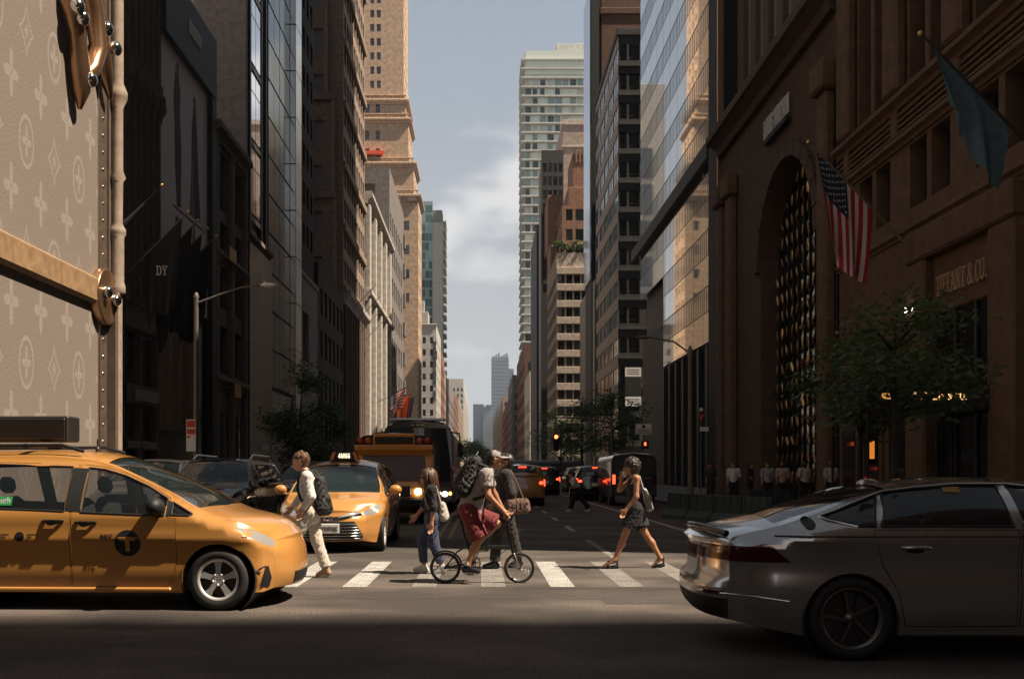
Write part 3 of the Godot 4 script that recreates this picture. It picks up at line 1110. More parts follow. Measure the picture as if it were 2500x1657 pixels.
	b = thing("white_stone_building", "sunlit white stone front with arched window beyond the brown block", "building")
	core(b, -40, X - 0.8, 142.0, 177.0, 39)
	fl = fL(X, 141.0)
	facade(b, fl, 36, 40, spans(3.0, 8.0, 4, 2.6), [[10, 22], [29, 35]], M.white_stone, 0.7, "sd", M.frame_brown)
	cornice(b, fl, 0, 36, 25.0, 1.6, 1.0, M.white_stone)
	cornice(b, fl, 0, 36, 38.4, 1.7, 1.1, M.white_stone)
	for i in 5:
		e = MB.new()
		e.xf = fl
		e.cbox(Vector3(0.6 + i * 8.0, 0, 0), Vector3(2.0 + i * 8.0, 38.4, 0.7), 0.1)
		part(b, "pilaster", e, M.white_stone)
	fl = fC(-26, 140.95)
	e = MB.new()
	e.xf = fl
	e.box(Vector3(0, 0, -0.5), Vector3(9.9, 40, 0))
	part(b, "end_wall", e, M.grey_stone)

	# ---- grey shaded block
	b = thing("grey_shaded_block", "grey stone block in shade below the sandy tower", "building")
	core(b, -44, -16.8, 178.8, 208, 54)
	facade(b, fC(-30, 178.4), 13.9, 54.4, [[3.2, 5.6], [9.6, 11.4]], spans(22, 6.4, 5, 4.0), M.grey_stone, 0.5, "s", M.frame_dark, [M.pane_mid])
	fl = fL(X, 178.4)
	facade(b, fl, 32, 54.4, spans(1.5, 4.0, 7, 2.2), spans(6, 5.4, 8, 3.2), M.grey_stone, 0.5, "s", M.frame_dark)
	for i in 8:
		e = MB.new()
		e.xf = fl
		e.cbox(Vector3(30.6 + (i % 2) * 0.5, 5.0 + i * 6, 0), Vector3(32.2, 8.0 + i * 6, 0.5), 0.1)
		part(b, "quoin", e, M.grey_stone)

	_sandy_tower()

	# ---- shop with sign letters down its corner
	b = thing("white_lettered_building", "slim white building with dark letters running down its corner", "building")
	core(b, -60, -16.8, 360.6, 398, 52.0)
	facade(b, fC(-34, 360), 18.0, 53, [[1.0, 2.1], [3.6, 4.7], [6.2, 7.3], [8.8, 9.9], [11.2, 12.3], [13.2, 14.3], [15.8, 16.9]], spans(8.2, 4.25, 10, 2.2), M.white_stone, 0.4, "s", M.frame_dark)
	facade(b, fL(-16.0, 360), 40, 53, spans(2.0, 4.0, 9, 1.6), spans(8.2, 4.25, 10, 2.2), M.white_stone, 0.4)
	for i in 12:
		words(b, "letter", "HAMMACHER SC"[i], M.frame_dark, 1.5, 0.15, Vector3(-16.55, 46.5 - i * 1.75, -359.9)) if i != 9 else null
	e = MB.new()
	e.cbox(Vector3(-26, 53, -372), Vector3(-19, 58, -363), 0.1)
	e.cbox(Vector3(-22, 53, -366), Vector3(-20.4, 62, -364), 0.1)
	part(b, "roof_house", e, M.white_stone)
	cornice(b, fC(-34, 360), 0, 18.3, 52.4, 0.9, 0.6, M.white_stone)

	# ---- green glass tower behind it, white balconies on its edge
	var gt := mat("teal_glass", 0.05, 0.105, 0.09, 0.1, 0.3)
	b = thing("teal_glass_tower", "teal glass tower with white balcony edge behind the sandy tower", "building")
	core(b, -50, -18.6, 480.6, 505, 124)
	for k in [["teal_light", 0.2, 0.27, 0.25], ["teal_dark", 0.02, 0.035, 0.03]]: mat(k[0], k[1], k[2], k[3], 0.12, 0.2)
	fl = fC(-36, 480)
	for j in 28:
		for i in 8:
			e = MB.new()
			e.xf = fl
			e.box(Vector3(0.1 + i * 1.6, 4 + j * 4.4, -0.1), Vector3(1.5 + i * 1.6, 4 + j * 4.4 + 3.4, 0.0))
			part(b, "window", e, [gt, M.teal_dark, gt, M.teal_light][rng.randi() % 4] if j < 26 else [M.teal_light, gt][int(i > 5)])
	e = MB.new()
	e.xf = fl
	e.box(Vector3(0, 0, -0.4), Vector3(13.0, 128, -0.08))
	part(b, "curtain_wall", e, M.teal_light)
	e = MB.new()
	e.box(Vector3(-23.0, 0, -502), Vector3(-18.4, 118, -479.6))
	part(b, "white_edge", e, M.white_stone)
	for j in 27:
		e = MB.new()
		e.cbox(Vector3(-18.4, 4 + j * 4.4, -500), Vector3(-16.9, 4.5 + j * 4.4, -480.5), 0.05)
		e.box(Vector3(-17.0, 4.5 + j * 4.4, -500), Vector3(-16.92, 5.6 + j * 4.4, -480.6))
		part(b, "balcony", e, M.white_stone)

	# ---- thin pale tower behind the sandy one
	b = thing("pale_slab_tower", "thin pale slab tower peeking out behind the sandy tower", "building")
	e = MB.new()
	e.cbox(Vector3(-50, 0, -520), Vector3(-35.5, 183, -480), 0.2)
	part(b, "shaft", e, M.white_stone)
	for j in 8:
		e = MB.new()
		e.cbox(Vector3(-44, 20 + j * 17, -480.2), Vector3(-37.5, 34 + j * 17, -479.8), 0.1)
		part(b, "glazing", e, M.pane_mid)
	# ---- smaller fronts running on to the end
	wall("red_brick", 0.3, 0.13, 0.075, 0.85, 0.5, 0.1, 0.3)
	wall("tan_stone", 0.5, 0.37, 0.26, 0.85, 0.5, 0.1, 0.3)
	var lows := [[400, 442, 49.0, "red_brick", "red brick front just beyond the white lettered building"], [442, 500, 44.0, "tan_stone", "tan front below the teal tower on the left"], [500, 585, 46.0, "grey_stone", "grey front beyond the teal tower on the left"], [585, 700, 47.0, "red_brick", "red brick block far down the left side"], [700, 900, 52.0, "tan_stone", "tan block far down the left side"], [900, 1300, 82.0, "white_stone", "pale block at the far end of the left side"]]
	for q in lows:
		b = thing("row_building", q[4], "building", Vector3.ZERO, 0.0, "fronts far down the left side")
		core(b, -50, -17.0, q[0] + 0.6, q[1], q[2])
		var w: float = q[1] - q[0]
		var n := clampi(int(w / 6.0), 3, 8)
		facade(b, fL(X, q[0]), w, q[2] + 0.6, spans(w / n * 0.25, w / n, n, w / n * 0.5), spans(4, 5.2, int(q[2] / 5.2) - 1, 3.0), M[q[3]], 0.6, "s", M.frame_dark)
		facade(b, fC(-30, q[0] - 0.02), 13.9, q[2] + 0.6, spans(1.5, 3.4, 4, 1.6), spans(4, 5.2, int(q[2] / 5.2) - 1, 3.0), M[q[3]], 0.4, "s", M.frame_dark)

func _sandy_tower() -> void:
	wall("sand_stone", 0.82, 0.56, 0.37, 0.85, 0.5, 0.12, 0.5)
	var b := thing("sandy_stepped_tower", "tall sandy stone tower with ledges and paired windows above the left row", "building")
	# stepped blocks: x of the right edge, bottom, top, distance of the face
	# widths shrink as the tower rises
	var st := [[-16.4, 0.0, 72.5, 264.0], [-17.6, 72.5, 81.0, 264.6], [-19.0, 81.0, 92.6, 265.2], [-19.7, 92.6, 97.6, 265.6], [-20.3, 97.6, 132.0, 266.0]]
	for k in st.size():
		var s: Array = st[k]
		var f := fC(-44, s[3], s[1])
		var W: float = s[0] + 44.0
		var H: float = s[2] - s[1]
		var xs := []
		var ys := []
		if k == 4:
			for x in [-38.6, -33.8, -29.0]: xs.append_array([[x + 44, x + 45.05], [x + 45.7, x + 46.75]])
			ys = spans(3.4, 3.67, 8, 1.95)
		elif k > 0:
			for x in [-38.4, -35.6, -30.2, -27.5]: xs.append([x + 44, x + 45.1])
			ys = spans(1.8, 4.6, maxi(1, int(H / 4.6)), 2.3)
		else:
			xs = spans(W - 11.5, 3.9, 3, 1.4)
			ys = spans(45.0, 6.2, 4, 2.4)
		facade(b, f, W, H, xs, ys, M.sand_stone, 0.45, "s", M.frame_brown, [M.pane_dark, M.pane_mid, M.pane_dark, M.pane_blind])
		facade(b, Transform3D(fL(s[0], s[3]).basis, Vector3(s[0], s[1], -s[3])), 15, H, spans(1.8, 4.2, 3, 1.6), spans(2.2, 4.6, maxi(1, int(H / 4.8)), 2.4) if k < 4 else ys, M.sand_stone, 0.4, "s", M.frame_brown)
		core(b, -43, s[0] - 0.6, s[3] + 0.6, 279.5, s[2] - 0.01, null, s[1])
		var lid := MB.new()
		lid.box(Vector3(-44, s[2] - 0.3, -279.5), Vector3(s[0] - 0.02, s[2] - 0.02, -s[3] - 0.02))
		part(b, "roof", lid, M.sand_stone)
		cornice(b, f, 0, W + 0.6, H - 1.0, 1.3, 0.9, M.sand_stone)
		cornice(b, Transform3D(fL(s[0], s[3]).basis, Vector3(s[0], s[1], -s[3])), -0.6, 15, H - 1.02, 1.28, 0.85, M.sand_stone)
		if k < 4:
			for i in 12:
				var p := MB.new()
				p.cbox(Vector3(s[0] - 0.5 - i * 1.0, s[2] + 0.2, -s[3] - 0.4), Vector3(s[0] - 0.15 - i * 1.0, s[2] + 1.3, -s[3] - 0.05), 0.05)
				part(b, "baluster", p, M.sand_stone)
			var r := MB.new()
			r.cbox(Vector3(s[0] - 12, s[2] + 1.3, -s[3] - 0.5), Vector3(s[0], s[2] + 1.6, -s[3] + 0.05), 0.05)
			part(b, "railing", r, M.sand_stone)
	for q in [[71.0, -21.5], [71.0, -17.6]]:
		var e := MB.new()
		e.xf = Transform3D(Basis.IDENTITY, Vector3(q[1], q[0], -264))
		e.slab(v2([-1.9, 0, 1.0, 0, 1.0, 0.5, -0.4, 1.9, -1.9, 0.5]), 0.0, 0.7)
		part(b, "pediment", e, M.sand_stone)
	var aw := MB.new()
	aw.xf = Transform3D(Basis.IDENTITY, Vector3(-30.8, 83.2, -265.1))
	aw.slab(v2([0, 0, 5.2, 0, 5.6, 0.9, -0.2, 0.9]), 0.0, 1.4)
	part(b, "awning", aw, mat("awning_red", 0.7, 0.09, 0.02, 0.7))

func _right_side() -> void:
	var X := 14.4
	var e: MB
	var fr: Transform3D
	# ---- limestone corner store with fluted piers
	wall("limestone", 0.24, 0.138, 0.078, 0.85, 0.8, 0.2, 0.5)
	var b := thing("limestone_store", "warm limestone store with tall piers and a grooved stone band on the right", "building")
	core(b, X + 0.7, 45, 16.2, 37.0, 43.5)
	core(b, X + 0.7, 45, 37.0, 41.0, 86)  # unseen tall block, added to shade the jeweller across the street
	fr = fR(X, 41.2)
	var xs := []
	for i in 5:
		var x := 2.2 + i * 4.6
		xs.append_array([[x, x + 1.3], [x + 1.65, x + 2.95]])
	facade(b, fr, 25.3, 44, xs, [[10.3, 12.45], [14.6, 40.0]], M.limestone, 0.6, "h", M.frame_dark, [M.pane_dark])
	# grooved band
	for i in 4:
		moulding(b, "groove_rib", fr, 0, 25.3, [[-0.02, 13.0 + i * 0.2], [0.14, 13.02 + i * 0.2], [0.14, 13.1 + i * 0.2], [-0.02, 13.12 + i * 0.2]], M.limestone)
	cornice(b, fr, 0, 25.3, 13.9, 0.45, 0.35, M.limestone, "string_course")
	cornice(b, fr, 0, 25.3, 12.55, 0.35, 0.25, M.limestone, "string_course")
	cornice(b, fr, 0, 25.3, 9.4, 0.3, 0.18, M.limestone, "string_course")
	cornice(b, fr, 0, 25.3, 43.0, 1.4, 0.9, M.limestone)
	for i in 5:
		e = MB.new()
		e.xf = fr
		e.cbox(Vector3(0.75 + i * 4.6, 14.4, 0), Vector3(2.0 + i * 4.6, 43.0, 0.42), 0.1)
		part(b, "pier", e, M.limestone)
		e = MB.new()
		e.xf = fr
		e.cbox(Vector3(3.86 + i * 4.6 - 0.3, 14.4, -0.4), Vector3(3.86 + i * 4.6 + 0.02, 40.0, 0.1), 0.05)
		part(b, "mullion", e, M.limestone)
		e = MB.new()
		e.xf = fr
		e.cbox(Vector3(1.0 + i * 4.6, 12.95, 0.0), Vector3(1.5 + i * 4.6, 13.85, 0.2), 0.04)
		part(b, "band_block", e, M.limestone)
	# portal near the right edge of the view
	e = MB.new()
	e.xf = fr
	e.cbox(Vector3(7.6, 0.1, 0), Vector3(9.0, 8.2, 0.5), 0.08)
	e.cbox(Vector3(13.0, 0.1, 0), Vector3(14.4, 8.2, 0.5), 0.08)
	e.cbox(Vector3(7.6, 8.2, 0), Vector3(14.4, 9.2, 0.56), 0.08)
	e.cbox(Vector3(9.0, 6.4, 0.0), Vector3(13.0, 8.2, 0.2), 0.05)
	part(b, "portal", e, M.limestone)
	e = MB.new()
	e.xf = fr
	e.box(Vector3(9.0, 0.1, 0.02), Vector3(13.0, 6.4, 0.08))
	part(b, "portal_doors", e, M.black_gloss)
	for k in 4:
		e = MB.new()
		e.xf = fr
		e.cbox(Vector3(9.0 + k * 1.3, 0.1, 0.08), Vector3(9.12 + k * 1.3, 6.4, 0.16), 0.02)
		part(b, "door_bar", e, M.dark_steel)
	words(b, "lettering", "TIFFANY & CO.", mat("carved", 0.5, 0.33, 0.2, 0.7), 0.6, 0.08, fr * Vector3(11.0, 7.2, 0.24), Vector3(0, -PI / 2, 0), true, 3.2)
	for k in 4:
		e = MB.new()
		e.xf = fr
		var x0: float = [0.6, 2.9, 5.2, 15.4][k]
		e.cbox(Vector3(x0, 0.1, 0.0), Vector3(x0 + 1.7, 5.6, 0.12), 0.03)
		part(b, "shop_window_frame", e, M.limestone)
		e = MB.new()
		e.xf = fr
		e.box(Vector3(x0 + 0.2, 0.5, 0.13), Vector3(x0 + 1.5, 5.3, 0.16))
		part(b, "shop_window", e, M.pane_dark)
	# face to the cross street
	facade(b, fC(X, 15.9), 30.6, 44, spans(2, 4.6, 6, 2.6), spans(4, 5.5, 7, 3.6), M.limestone, 0.5)

	# ---- arch building
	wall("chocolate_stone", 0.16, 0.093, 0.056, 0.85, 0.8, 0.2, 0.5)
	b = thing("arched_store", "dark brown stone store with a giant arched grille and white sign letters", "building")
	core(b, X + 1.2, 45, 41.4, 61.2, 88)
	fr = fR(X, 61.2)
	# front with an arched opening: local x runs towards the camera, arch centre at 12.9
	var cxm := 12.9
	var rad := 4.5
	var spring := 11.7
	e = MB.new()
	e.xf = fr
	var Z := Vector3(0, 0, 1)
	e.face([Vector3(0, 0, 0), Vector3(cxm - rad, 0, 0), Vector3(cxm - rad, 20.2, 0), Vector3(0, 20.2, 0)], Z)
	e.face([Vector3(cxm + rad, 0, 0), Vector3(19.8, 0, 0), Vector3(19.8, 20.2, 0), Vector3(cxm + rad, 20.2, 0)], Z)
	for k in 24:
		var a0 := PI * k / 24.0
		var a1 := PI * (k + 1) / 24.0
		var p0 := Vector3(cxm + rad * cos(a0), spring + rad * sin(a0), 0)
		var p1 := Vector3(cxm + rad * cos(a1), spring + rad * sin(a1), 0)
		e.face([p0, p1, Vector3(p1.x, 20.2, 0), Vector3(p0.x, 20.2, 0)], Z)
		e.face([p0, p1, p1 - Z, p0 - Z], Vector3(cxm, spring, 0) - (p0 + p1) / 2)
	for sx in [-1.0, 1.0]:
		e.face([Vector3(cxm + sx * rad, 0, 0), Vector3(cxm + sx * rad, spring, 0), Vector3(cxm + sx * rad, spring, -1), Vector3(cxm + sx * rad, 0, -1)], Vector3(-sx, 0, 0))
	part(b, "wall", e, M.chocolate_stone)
	for k in 13:
		var a0 := PI * k / 13.0 + 0.01
		var a1 := PI * (k + 1) / 13.0 - 0.01
		e = MB.new()
		e.xf = fr
		var poly := PackedVector2Array()
		for q in [[a0, rad], [(a0 + a1) / 2, rad], [a1, rad], [a1, rad + 0.7], [(a0 + a1) / 2, rad + 0.7], [a0, rad + 0.7]]: poly.append(Vector2(cxm + q[1] * cos(q[0]), spring + q[1] * sin(q[0])))
		e.slab(poly, -0.05, 0.22)
		part(b, "arch_stone", e, M.chocolate_stone)
	e = MB.new()
	e.xf = fr
	e.box(Vector3(cxm - rad, 0, -1.1), Vector3(cxm + rad, 16.3, -1.0))
	part(b, "arch_glass", e, M.pane_dark)
	# grille of gilt leaves on dark bars
	for i in 11:
		for j in 17:
			var x := cxm - 4.1 + i * 0.82
			var y := 1.2 + j * 0.9
			if y > spring and Vector2(x - cxm, y - spring).length() > rad - 0.4: continue
			if j == 0:
				var bb := MB.new()
				bb.xf = fr
				bb.box(Vector3(x - 0.05, 0.2, -0.9), Vector3(x + 0.05, spring + sqrt(maxf(0.1, 4.3 * 4.3 - pow(x - cxm, 2))), -0.8))
				part(b, "grille_bar", bb, M.black)
			var g := MB.new()
			g.xf = fr * Transform3D(Basis(Vector3(0, 0, 1), rng.randf_range(-0.7, 0.7)) * Basis(Vector3.UP, rng.randf_range(-0.9, 0.9)), Vector3(x, y, -0.75))
			g.ball(Vector3.ZERO, Vector3(0.11, 0.3, 0.05), 4, 6)
			part(b, "grille_leaf", g, M.bronze if (i + j) % 3 else M.gold_leaf)
	for q in [0.3, 2.6, 18.6]:
		e = MB.new()
		e.xf = fr
		e.cbox(Vector3(q, 0.1, 0), Vector3(q + 1.1, 17.0, 0.5), 0.12)
		e.cbox(Vector3(q - 0.2, 17.0, 0), Vector3(q + 1.3, 18.2, 0.75), 0.12)
		part(b, "pilaster", e, M.limestone)
	cornice(b, fr, 0, 19.8, 20.2, 1.3, 1.0, M.chocolate_stone)
	facade(b, Transform3D(fr.basis, fr.origin + Vector3(0.9, 21.5, 0)), 19.8, 66, spans(1.4, 2.6, 7, 1.5), [[0.6, 9.5], [11, 20]], M.soot_stone, 0.5, "h", M.frame_dark)
	e = MB.new()
	e.xf = fr
	e.cbox(Vector3(9.9, 17.75, 0.05), Vector3(13.7, 18.0, 0.3), 0.03)
	part(b, "sign_shelf", e, M.black)
	words(b, "lettering", "LOUIS VUITTON", M.white_sign, 0.9, 0.06, fr * Vector3(11.8, 18.55, 0.2), Vector3(0, -PI / 2, 0), true, 4.2)

	# ---- glass tower
	var gl := mat("mirror_glass", 0.62, 0.6, 0.57, 0.025, 1.0)
	gl.normal_enabled = true
	var nt := NoiseTexture2D.new()
	var nf := FastNoiseLite.new()
	nf.frequency = 0.012
	nf.seed = 5
	nt.width = 256
	nt.height = 256
	nt.seamless = true
	nt.as_normal_map = true
	nt.bump_strength = 1.0
	nt.noise = nf
	gl.normal_texture = nt
	gl.normal_scale = 0.012
	gl.uv1_triplanar = true
	gl.uv1_world_triplanar = true
	gl.uv1_scale = Vector3.ONE * 0.09
	var gl2 := mat("mirror_spandrel", 0.5, 0.53, 0.53, 0.05, 1.0)
	b = thing("mirror_glass_tower", "glass tower on the right mirroring the sunlit buildings across the street", "building")
	core(b, 18.7, 31, 79.8, 115.8, 129)
	fr = fR(18.0, 116.0) * Transform3D(Basis.from_scale(Vector3(1.25, 1.25, 1.0)), Vector3(0, -0.375, 0))
	for j in 17:
		var y := 9.7 + j * 3.6
		for i in 10:
			var x := i * 2.91
			if x < 11.0 and y < 13.5: continue
			e = MB.new()
			e.xf = fr
			e.cbox(Vector3(x + 0.02, y + 0.03, -0.08), Vector3(x + 2.89, y + 1.93, 0.0), 0.012)
			part(b, "vision_pane", e, gl)
			e = MB.new()
			e.xf = fr
			e.cbox(Vector3(x + 0.02, y + 1.98, -0.08), Vector3(x + 2.89, y + 3.57, -0.01), 0.012)
			part(b, "spandrel_pane", e, gl2)
		e = MB.new()
		e.xf = fr
		var i0 := 11.2 if y < 13.5 else 0.0
		for k in int((29.1 - i0) / 0.58):
			e.box(Vector3(i0 + 0.28 + k * 0.58, y + 1.98, -0.05), Vector3(i0 + 0.32 + k * 0.58, y + 3.57, 0.006))
		e.box(Vector3(i0, y + 1.93, -0.05), Vector3(29.1, y + 1.98, 0.008))
		e.box(Vector3(i0, y + 3.57, -0.05), Vector3(29.1, y + 3.63, 0.008))
		var fp := part(b, "fins", e, M.dark_steel)
		fp.set_meta("kind", "stuff")
	e = MB.new()
	e.xf = fr
	e.box(Vector3(0, 70.9, -0.4), Vector3(29.1, 104, -0.05))
	part(b, "upper_wall", e, M.black_gloss)
	e = MB.new()
	e.xf = fr
	e.box(Vector3(11.0, 0, -0.6), Vector3(29.1, 9.7, -0.3))
	part(b, "shopfront", e, M.black)
	e = MB.new()
	e.xf = fr
	e.box(Vector3(-0.2, 0, -0.9), Vector3(10.99, 13.3, -0.3))
	part(b, "recessed_front", e, M.black)
	e = MB.new()
	e.xf = fr
	e.cbox(Vector3(-3.2, 21.0, 0.0), Vector3(29.1, 22.1, 0.5), 0.05)
	part(b, "dark_beam", e, M.black)
	e = MB.new()
	e.cbox(Vector3(X - 0.25, 0, -63.9), Vector3(X + 2.0, 104, -61.3), 0.06)
	part(b, "corner_pier", e, M.black)
	e = MB.new()
	e.cbox(Vector3(X - 0.3, 0, -61.35), Vector3(X + 0.1, 60, -61.2), 0.03)
	part(b, "corner_strip", e, M.bronze)  # bronze colour stands in for light on the edge of the pier
	for i in 7:
		e = MB.new()
		e.xf = fr
		e.cbox(Vector3(11.6 + i * 2.6, 0.1, -0.3), Vector3(12.0 + i * 2.6, 9.6, 0.05), 0.04)
		part(b, "shop_pier", e, M.dark_steel)
	# unseen mass added to shade the far side of the street
	b = thing("added_shade_slab", "unseen dark slab added behind the mirror glass tower to shade the street", "building")
	e = MB.new()
	e.box(Vector3(31, 0, -112), Vector3(60, 152, -62))
	part(b, "slab", e, M.night_brick)

	# ---- charcoal office block with paired windows
	wall("charcoal_panel", 0.06, 0.053, 0.048, 0.7, 0.8, 0.2, 0.3)
	wall("pink_band", 0.52, 0.4, 0.33, 0.6, 0.8, 0.2, 0.3)
	var rf := mat("window_mirror", 0.32, 0.29, 0.26, 0.05, 1.0)
	b = thing("charcoal_office_block", "charcoal office block with paired windows and slanting pale bands", "building")
	core(b, 18.4, 46, 134.6, 160.0, 58.2)
	facade(b, fC(17.9, 134.2), 15, 58.6, [[0.15, 1.15], [1.4, 2.8], [3.7, 4.7], [5.0, 6.4]], spans(1.7, 3.83, 15, 2.1), M.charcoal_panel, 0.3, "h", M.frame_dark, [M.pane_dark])
	for j in 15:
		e = MB.new()
		e.cbox(Vector3(17.9, 0.9 + j * 3.83, -134.25), Vector3(24.8, 1.2 + j * 3.83, -134.0), 0.02)
		part(b, "sill", e, M.charcoal_panel)
	fr = fR(17.9, 160.4)
	facade(b, fr, 26.2, 58.6, spans(0.3, 5.2, 5, 4.7), spans(1.5, 3.83, 15, 2.2), M.pink_band, 0.12, "t", M.frame_dark, [rf])
	e = MB.new()
	e.cbox(Vector3(17.7, 58.6, -160.4), Vector3(33, 59.5, -134.0), 0.05)
	part(b, "coping", e, M.charcoal_panel)

	# ---- brown brick tower behind it
	wall("rust_brick", 0.2, 0.1, 0.055, 0.85, 0.6, 0.15, 0.4)
	b = thing("rust_brick_tower", "rust brown brick tower behind the charcoal block", "building")
	core(b, 20.2, 44, 167.4, 184, 79)
	facade(b, fC(19.6, 167), 14, 80, [[3.1, 5.0], [5.5, 7.4], [9, 10.9]], spans(4, 6.6, 10, 3.4), M.rust_brick, 0.4, "s", M.frame_dark)
	facade(b, fR(19.6, 184), 17, 80, spans(1.5, 3.4, 4, 1.8), spans(4, 6.6, 10, 3.4), M.rust_brick, 0.4)
	e = MB.new()
	e.cbox(Vector3(19.3, 76, -184), Vector3(34, 77, -166.7), 0.08)
	part(b, "cornice", e, M.rust_brick)

	# ---- black tower with a blue glass edge, and the low pale front under it
	var bl := mat("blue_mirror", 0.5, 0.53, 0.57, 0.08, 1.0)
	b = thing("black_blue_tower", "slim black tower with a blue ribbed glass edge", "building")
	e = MB.new()
	e.box(Vector3(17.5, 0, -172.6), Vector3(18.7, 79, -163.0))
	part(b, "black_shaft", e, M.black)
	for i in 16:
		e = MB.new()
		e.cbox(Vector3(17.2, 32.0, -172.6 + i * 0.6), Vector3(17.5, 79, -172.05 + i * 0.6), 0.05)
		part(b, "glass_rib", e, bl)
	b = thing("pale_ribbed_front", "low front of pale ribbed metal below the black tower", "building")
	core(b, 18.4, 30, 160.8, 184.8, 30.5)
	wall("pale_metal_panel", 0.5, 0.47, 0.43, 0.35, 0.8, 0.2, 0.0)
	M.pale_metal_panel.metallic = 0.5
	for i in 24:
		e = MB.new()
		e.xf = fR(17.9, 185.0)
		e.cbox(Vector3(i * 1.01, 0.2, 0), Vector3(i * 1.01 + 0.92, 31.6, 0.15 + 0.08 * (i % 2)), 0.05)
		part(b, "panel", e, M.pale_metal_panel)

	# ---- sunlit banded building beyond the avenue
	wall("cream_band", 0.85, 0.7, 0.56, 0.8, 0.6, 0.15, 0.3)
	b = thing("banded_cream_building", "sunlit building of cream bands and dark ribbon windows with a roof garden", "building")
	core(b, X + 0.6, 44, 197.4, 224, 43)
	facade(b, fC(X, 197), 14, 43.5, [[0.25, 1.6], [1.85, 3.1], [3.35, 4.6], [4.85, 6.1], [6.35, 7.6], [7.85, 9.1]], spans(2.6, 3.18, 12, 1.8), M.cream_band, 0.35, "h", M.frame_brown)
	for j in 13:
		e = MB.new()
		e.cbox(Vector3(X - 0.02, 1.2 + j * 3.18, -197.05), Vector3(X + 14, 2.5 + j * 3.18, -196.55), 0.05)
		part(b, "band", e, M.cream_band)
	facade(b, fR(X, 224), 27, 43.5, spans(0.8, 2.6, 10, 1.9), spans(2.6, 3.18, 12, 1.8), M.tan_stone, 0.35, "s", M.frame_dark)
	wall("brick_orange", 0.42, 0.22, 0.13, 0.85, 0.6, 0.15, 0.3)
	b = thing("terraced_brick_block", "orange brick block with stepped terraces above the banded building", "building")
	core(b, 17.4, 44, 216.5, 238, 57)
	facade(b, fC(17, 216), 16, 57.5, [[0.8, 2.2], [2.8, 4.6], [6, 8]], spans(46, 4.2, 3, 2.4), M.brick_orange, 0.4, "d", M.frame_dark)
	facade(b, fR(17, 238), 22, 57.5, spans(2, 4, 5, 2), spans(46, 4.2, 3, 2.4), M.brick_orange, 0.4)
	for q in [[18.4, 57.5, 23.5, 62.0, 218.0], [15.2, 40.0, 17.0, 52.0, 226.0], [19.6, 62.0, 24.0, 70.0, 221.0], [15.0, 52.0, 18.2, 64.0, 232.0]]:
		e = MB.new()
		e.cbox(Vector3(q[0], q[1], -q[4] - 12), Vector3(q[2], q[3], -q[4]), 0.1)
		part(b, "terrace_block", e, M.brick_orange)
	e = MB.new()
	for i in 4: e.cbox(Vector3(20.2 + i * 0.8, 68.0, -221.2), Vector3(20.6 + i * 0.8, 70.8, -220.8), 0.05)
	part(b, "screen", e, M.brick_orange)
	b = thing("pink_slab_block", "plain pinkish slab block below the balcony tower", "building")
	wall("pink_render", 0.66, 0.5, 0.41, 0.8, 0.4, 0.1, 0.2)
	e = MB.new()
	e.cbox(Vector3(19.6, 0, -270), Vector3(40, 86.8, -250), 0.15)
	part(b, "slab", e, M.pink_render)
	for k in 3:
		e = MB.new()
		e.cbox(Vector3(19.5, [86.0, 80.5, 61.0][k], -250.2), Vector3(40, [87.3, 81.0, 61.4][k], -249.7), 0.05)
		part(b, "band", e, M.cream_band)
	b = thing("grey_grid_block", "dark grey gridded block below the balcony tower", "building")
	core(b, 14.6, 19.4, 244.4, 262, 77)
	facade(b, fC(14.2, 244), 5.3, 78, spans(0.4, 1.25, 4, 0.9), spans(44, 3.2, 10, 2.1), M.charcoal_panel, 0.3, "s", M.frame_dark, [M.pane_mid, M.pane_dark])
	b = thing("black_slab_tower", "thin black slab tower before the balcony tower", "building")
	e = MB.new()
	e.cbox(Vector3(X, 0, -300), Vector3(X + 3.2, 66, -268), 0.1)
	part(b, "slab", e, M.black)
	for k in 2:
		e = MB.new()
		e.cbox(Vector3(X + 0.9 + k * 1.5, 0, -268.3), Vector3(X + 1.2 + k * 1.5, 52 - k * 4, -267.6), 0.05)
		part(b, "brick_edge", e, M.red_brick)

	# ---- tall pale residential tower with balconies
	var pg := mat("pale_green_glass", 0.6, 0.64, 0.55, 0.2, 0.0)
	var pd := mat("deep_green_glass", 0.035, 0.045, 0.04, 0.1, 0.1)
	wall("pale_slab", 0.85, 0.83, 0.75, 0.7, 0.5, 0.1, 0.0)
	b = thing("balcony_tower", "tall pale green glass apartment tower with a balcony on every floor", "building")
	core(b, 19.0, 60, 451, 480, 186, pg)
	for j in 46:
		var y := 2.0 + j * 4.0
		e = MB.new()
		e.cbox(Vector3(17.3, y, -478), Vector3(52, y + 0.6, -449.2), 0.05)
		part(b, "balcony", e, M.pale_slab)
		if j < 43 and j > 8:
			for i in 8:
				e = MB.new()
				e.box(Vector3(19.2 + i * 3.3, y + 0.8, -451.0), Vector3(21.6 + i * 3.3 + rng.randf_range(-0.6, 0.6), y + 3.8, -450.7))
				part(b, "window", e, pd if rng.randf() < (0.42 if i < 4 else 0.12) else [M.pale_slab, M.teal_light, pg][rng.randi() % 3])
	e = MB.new()
	e.box(Vector3(19.3, 176.0, -451.2), Vector3(52, 186.5, -450.4))
	part(b, "crown", e, pg)
	e = MB.new()
	e.cbox(Vector3(33, 186.5, -475), Vector3(52, 191, -454), 0.2)
	part(b, "roof_house", e, M.pale_slab)

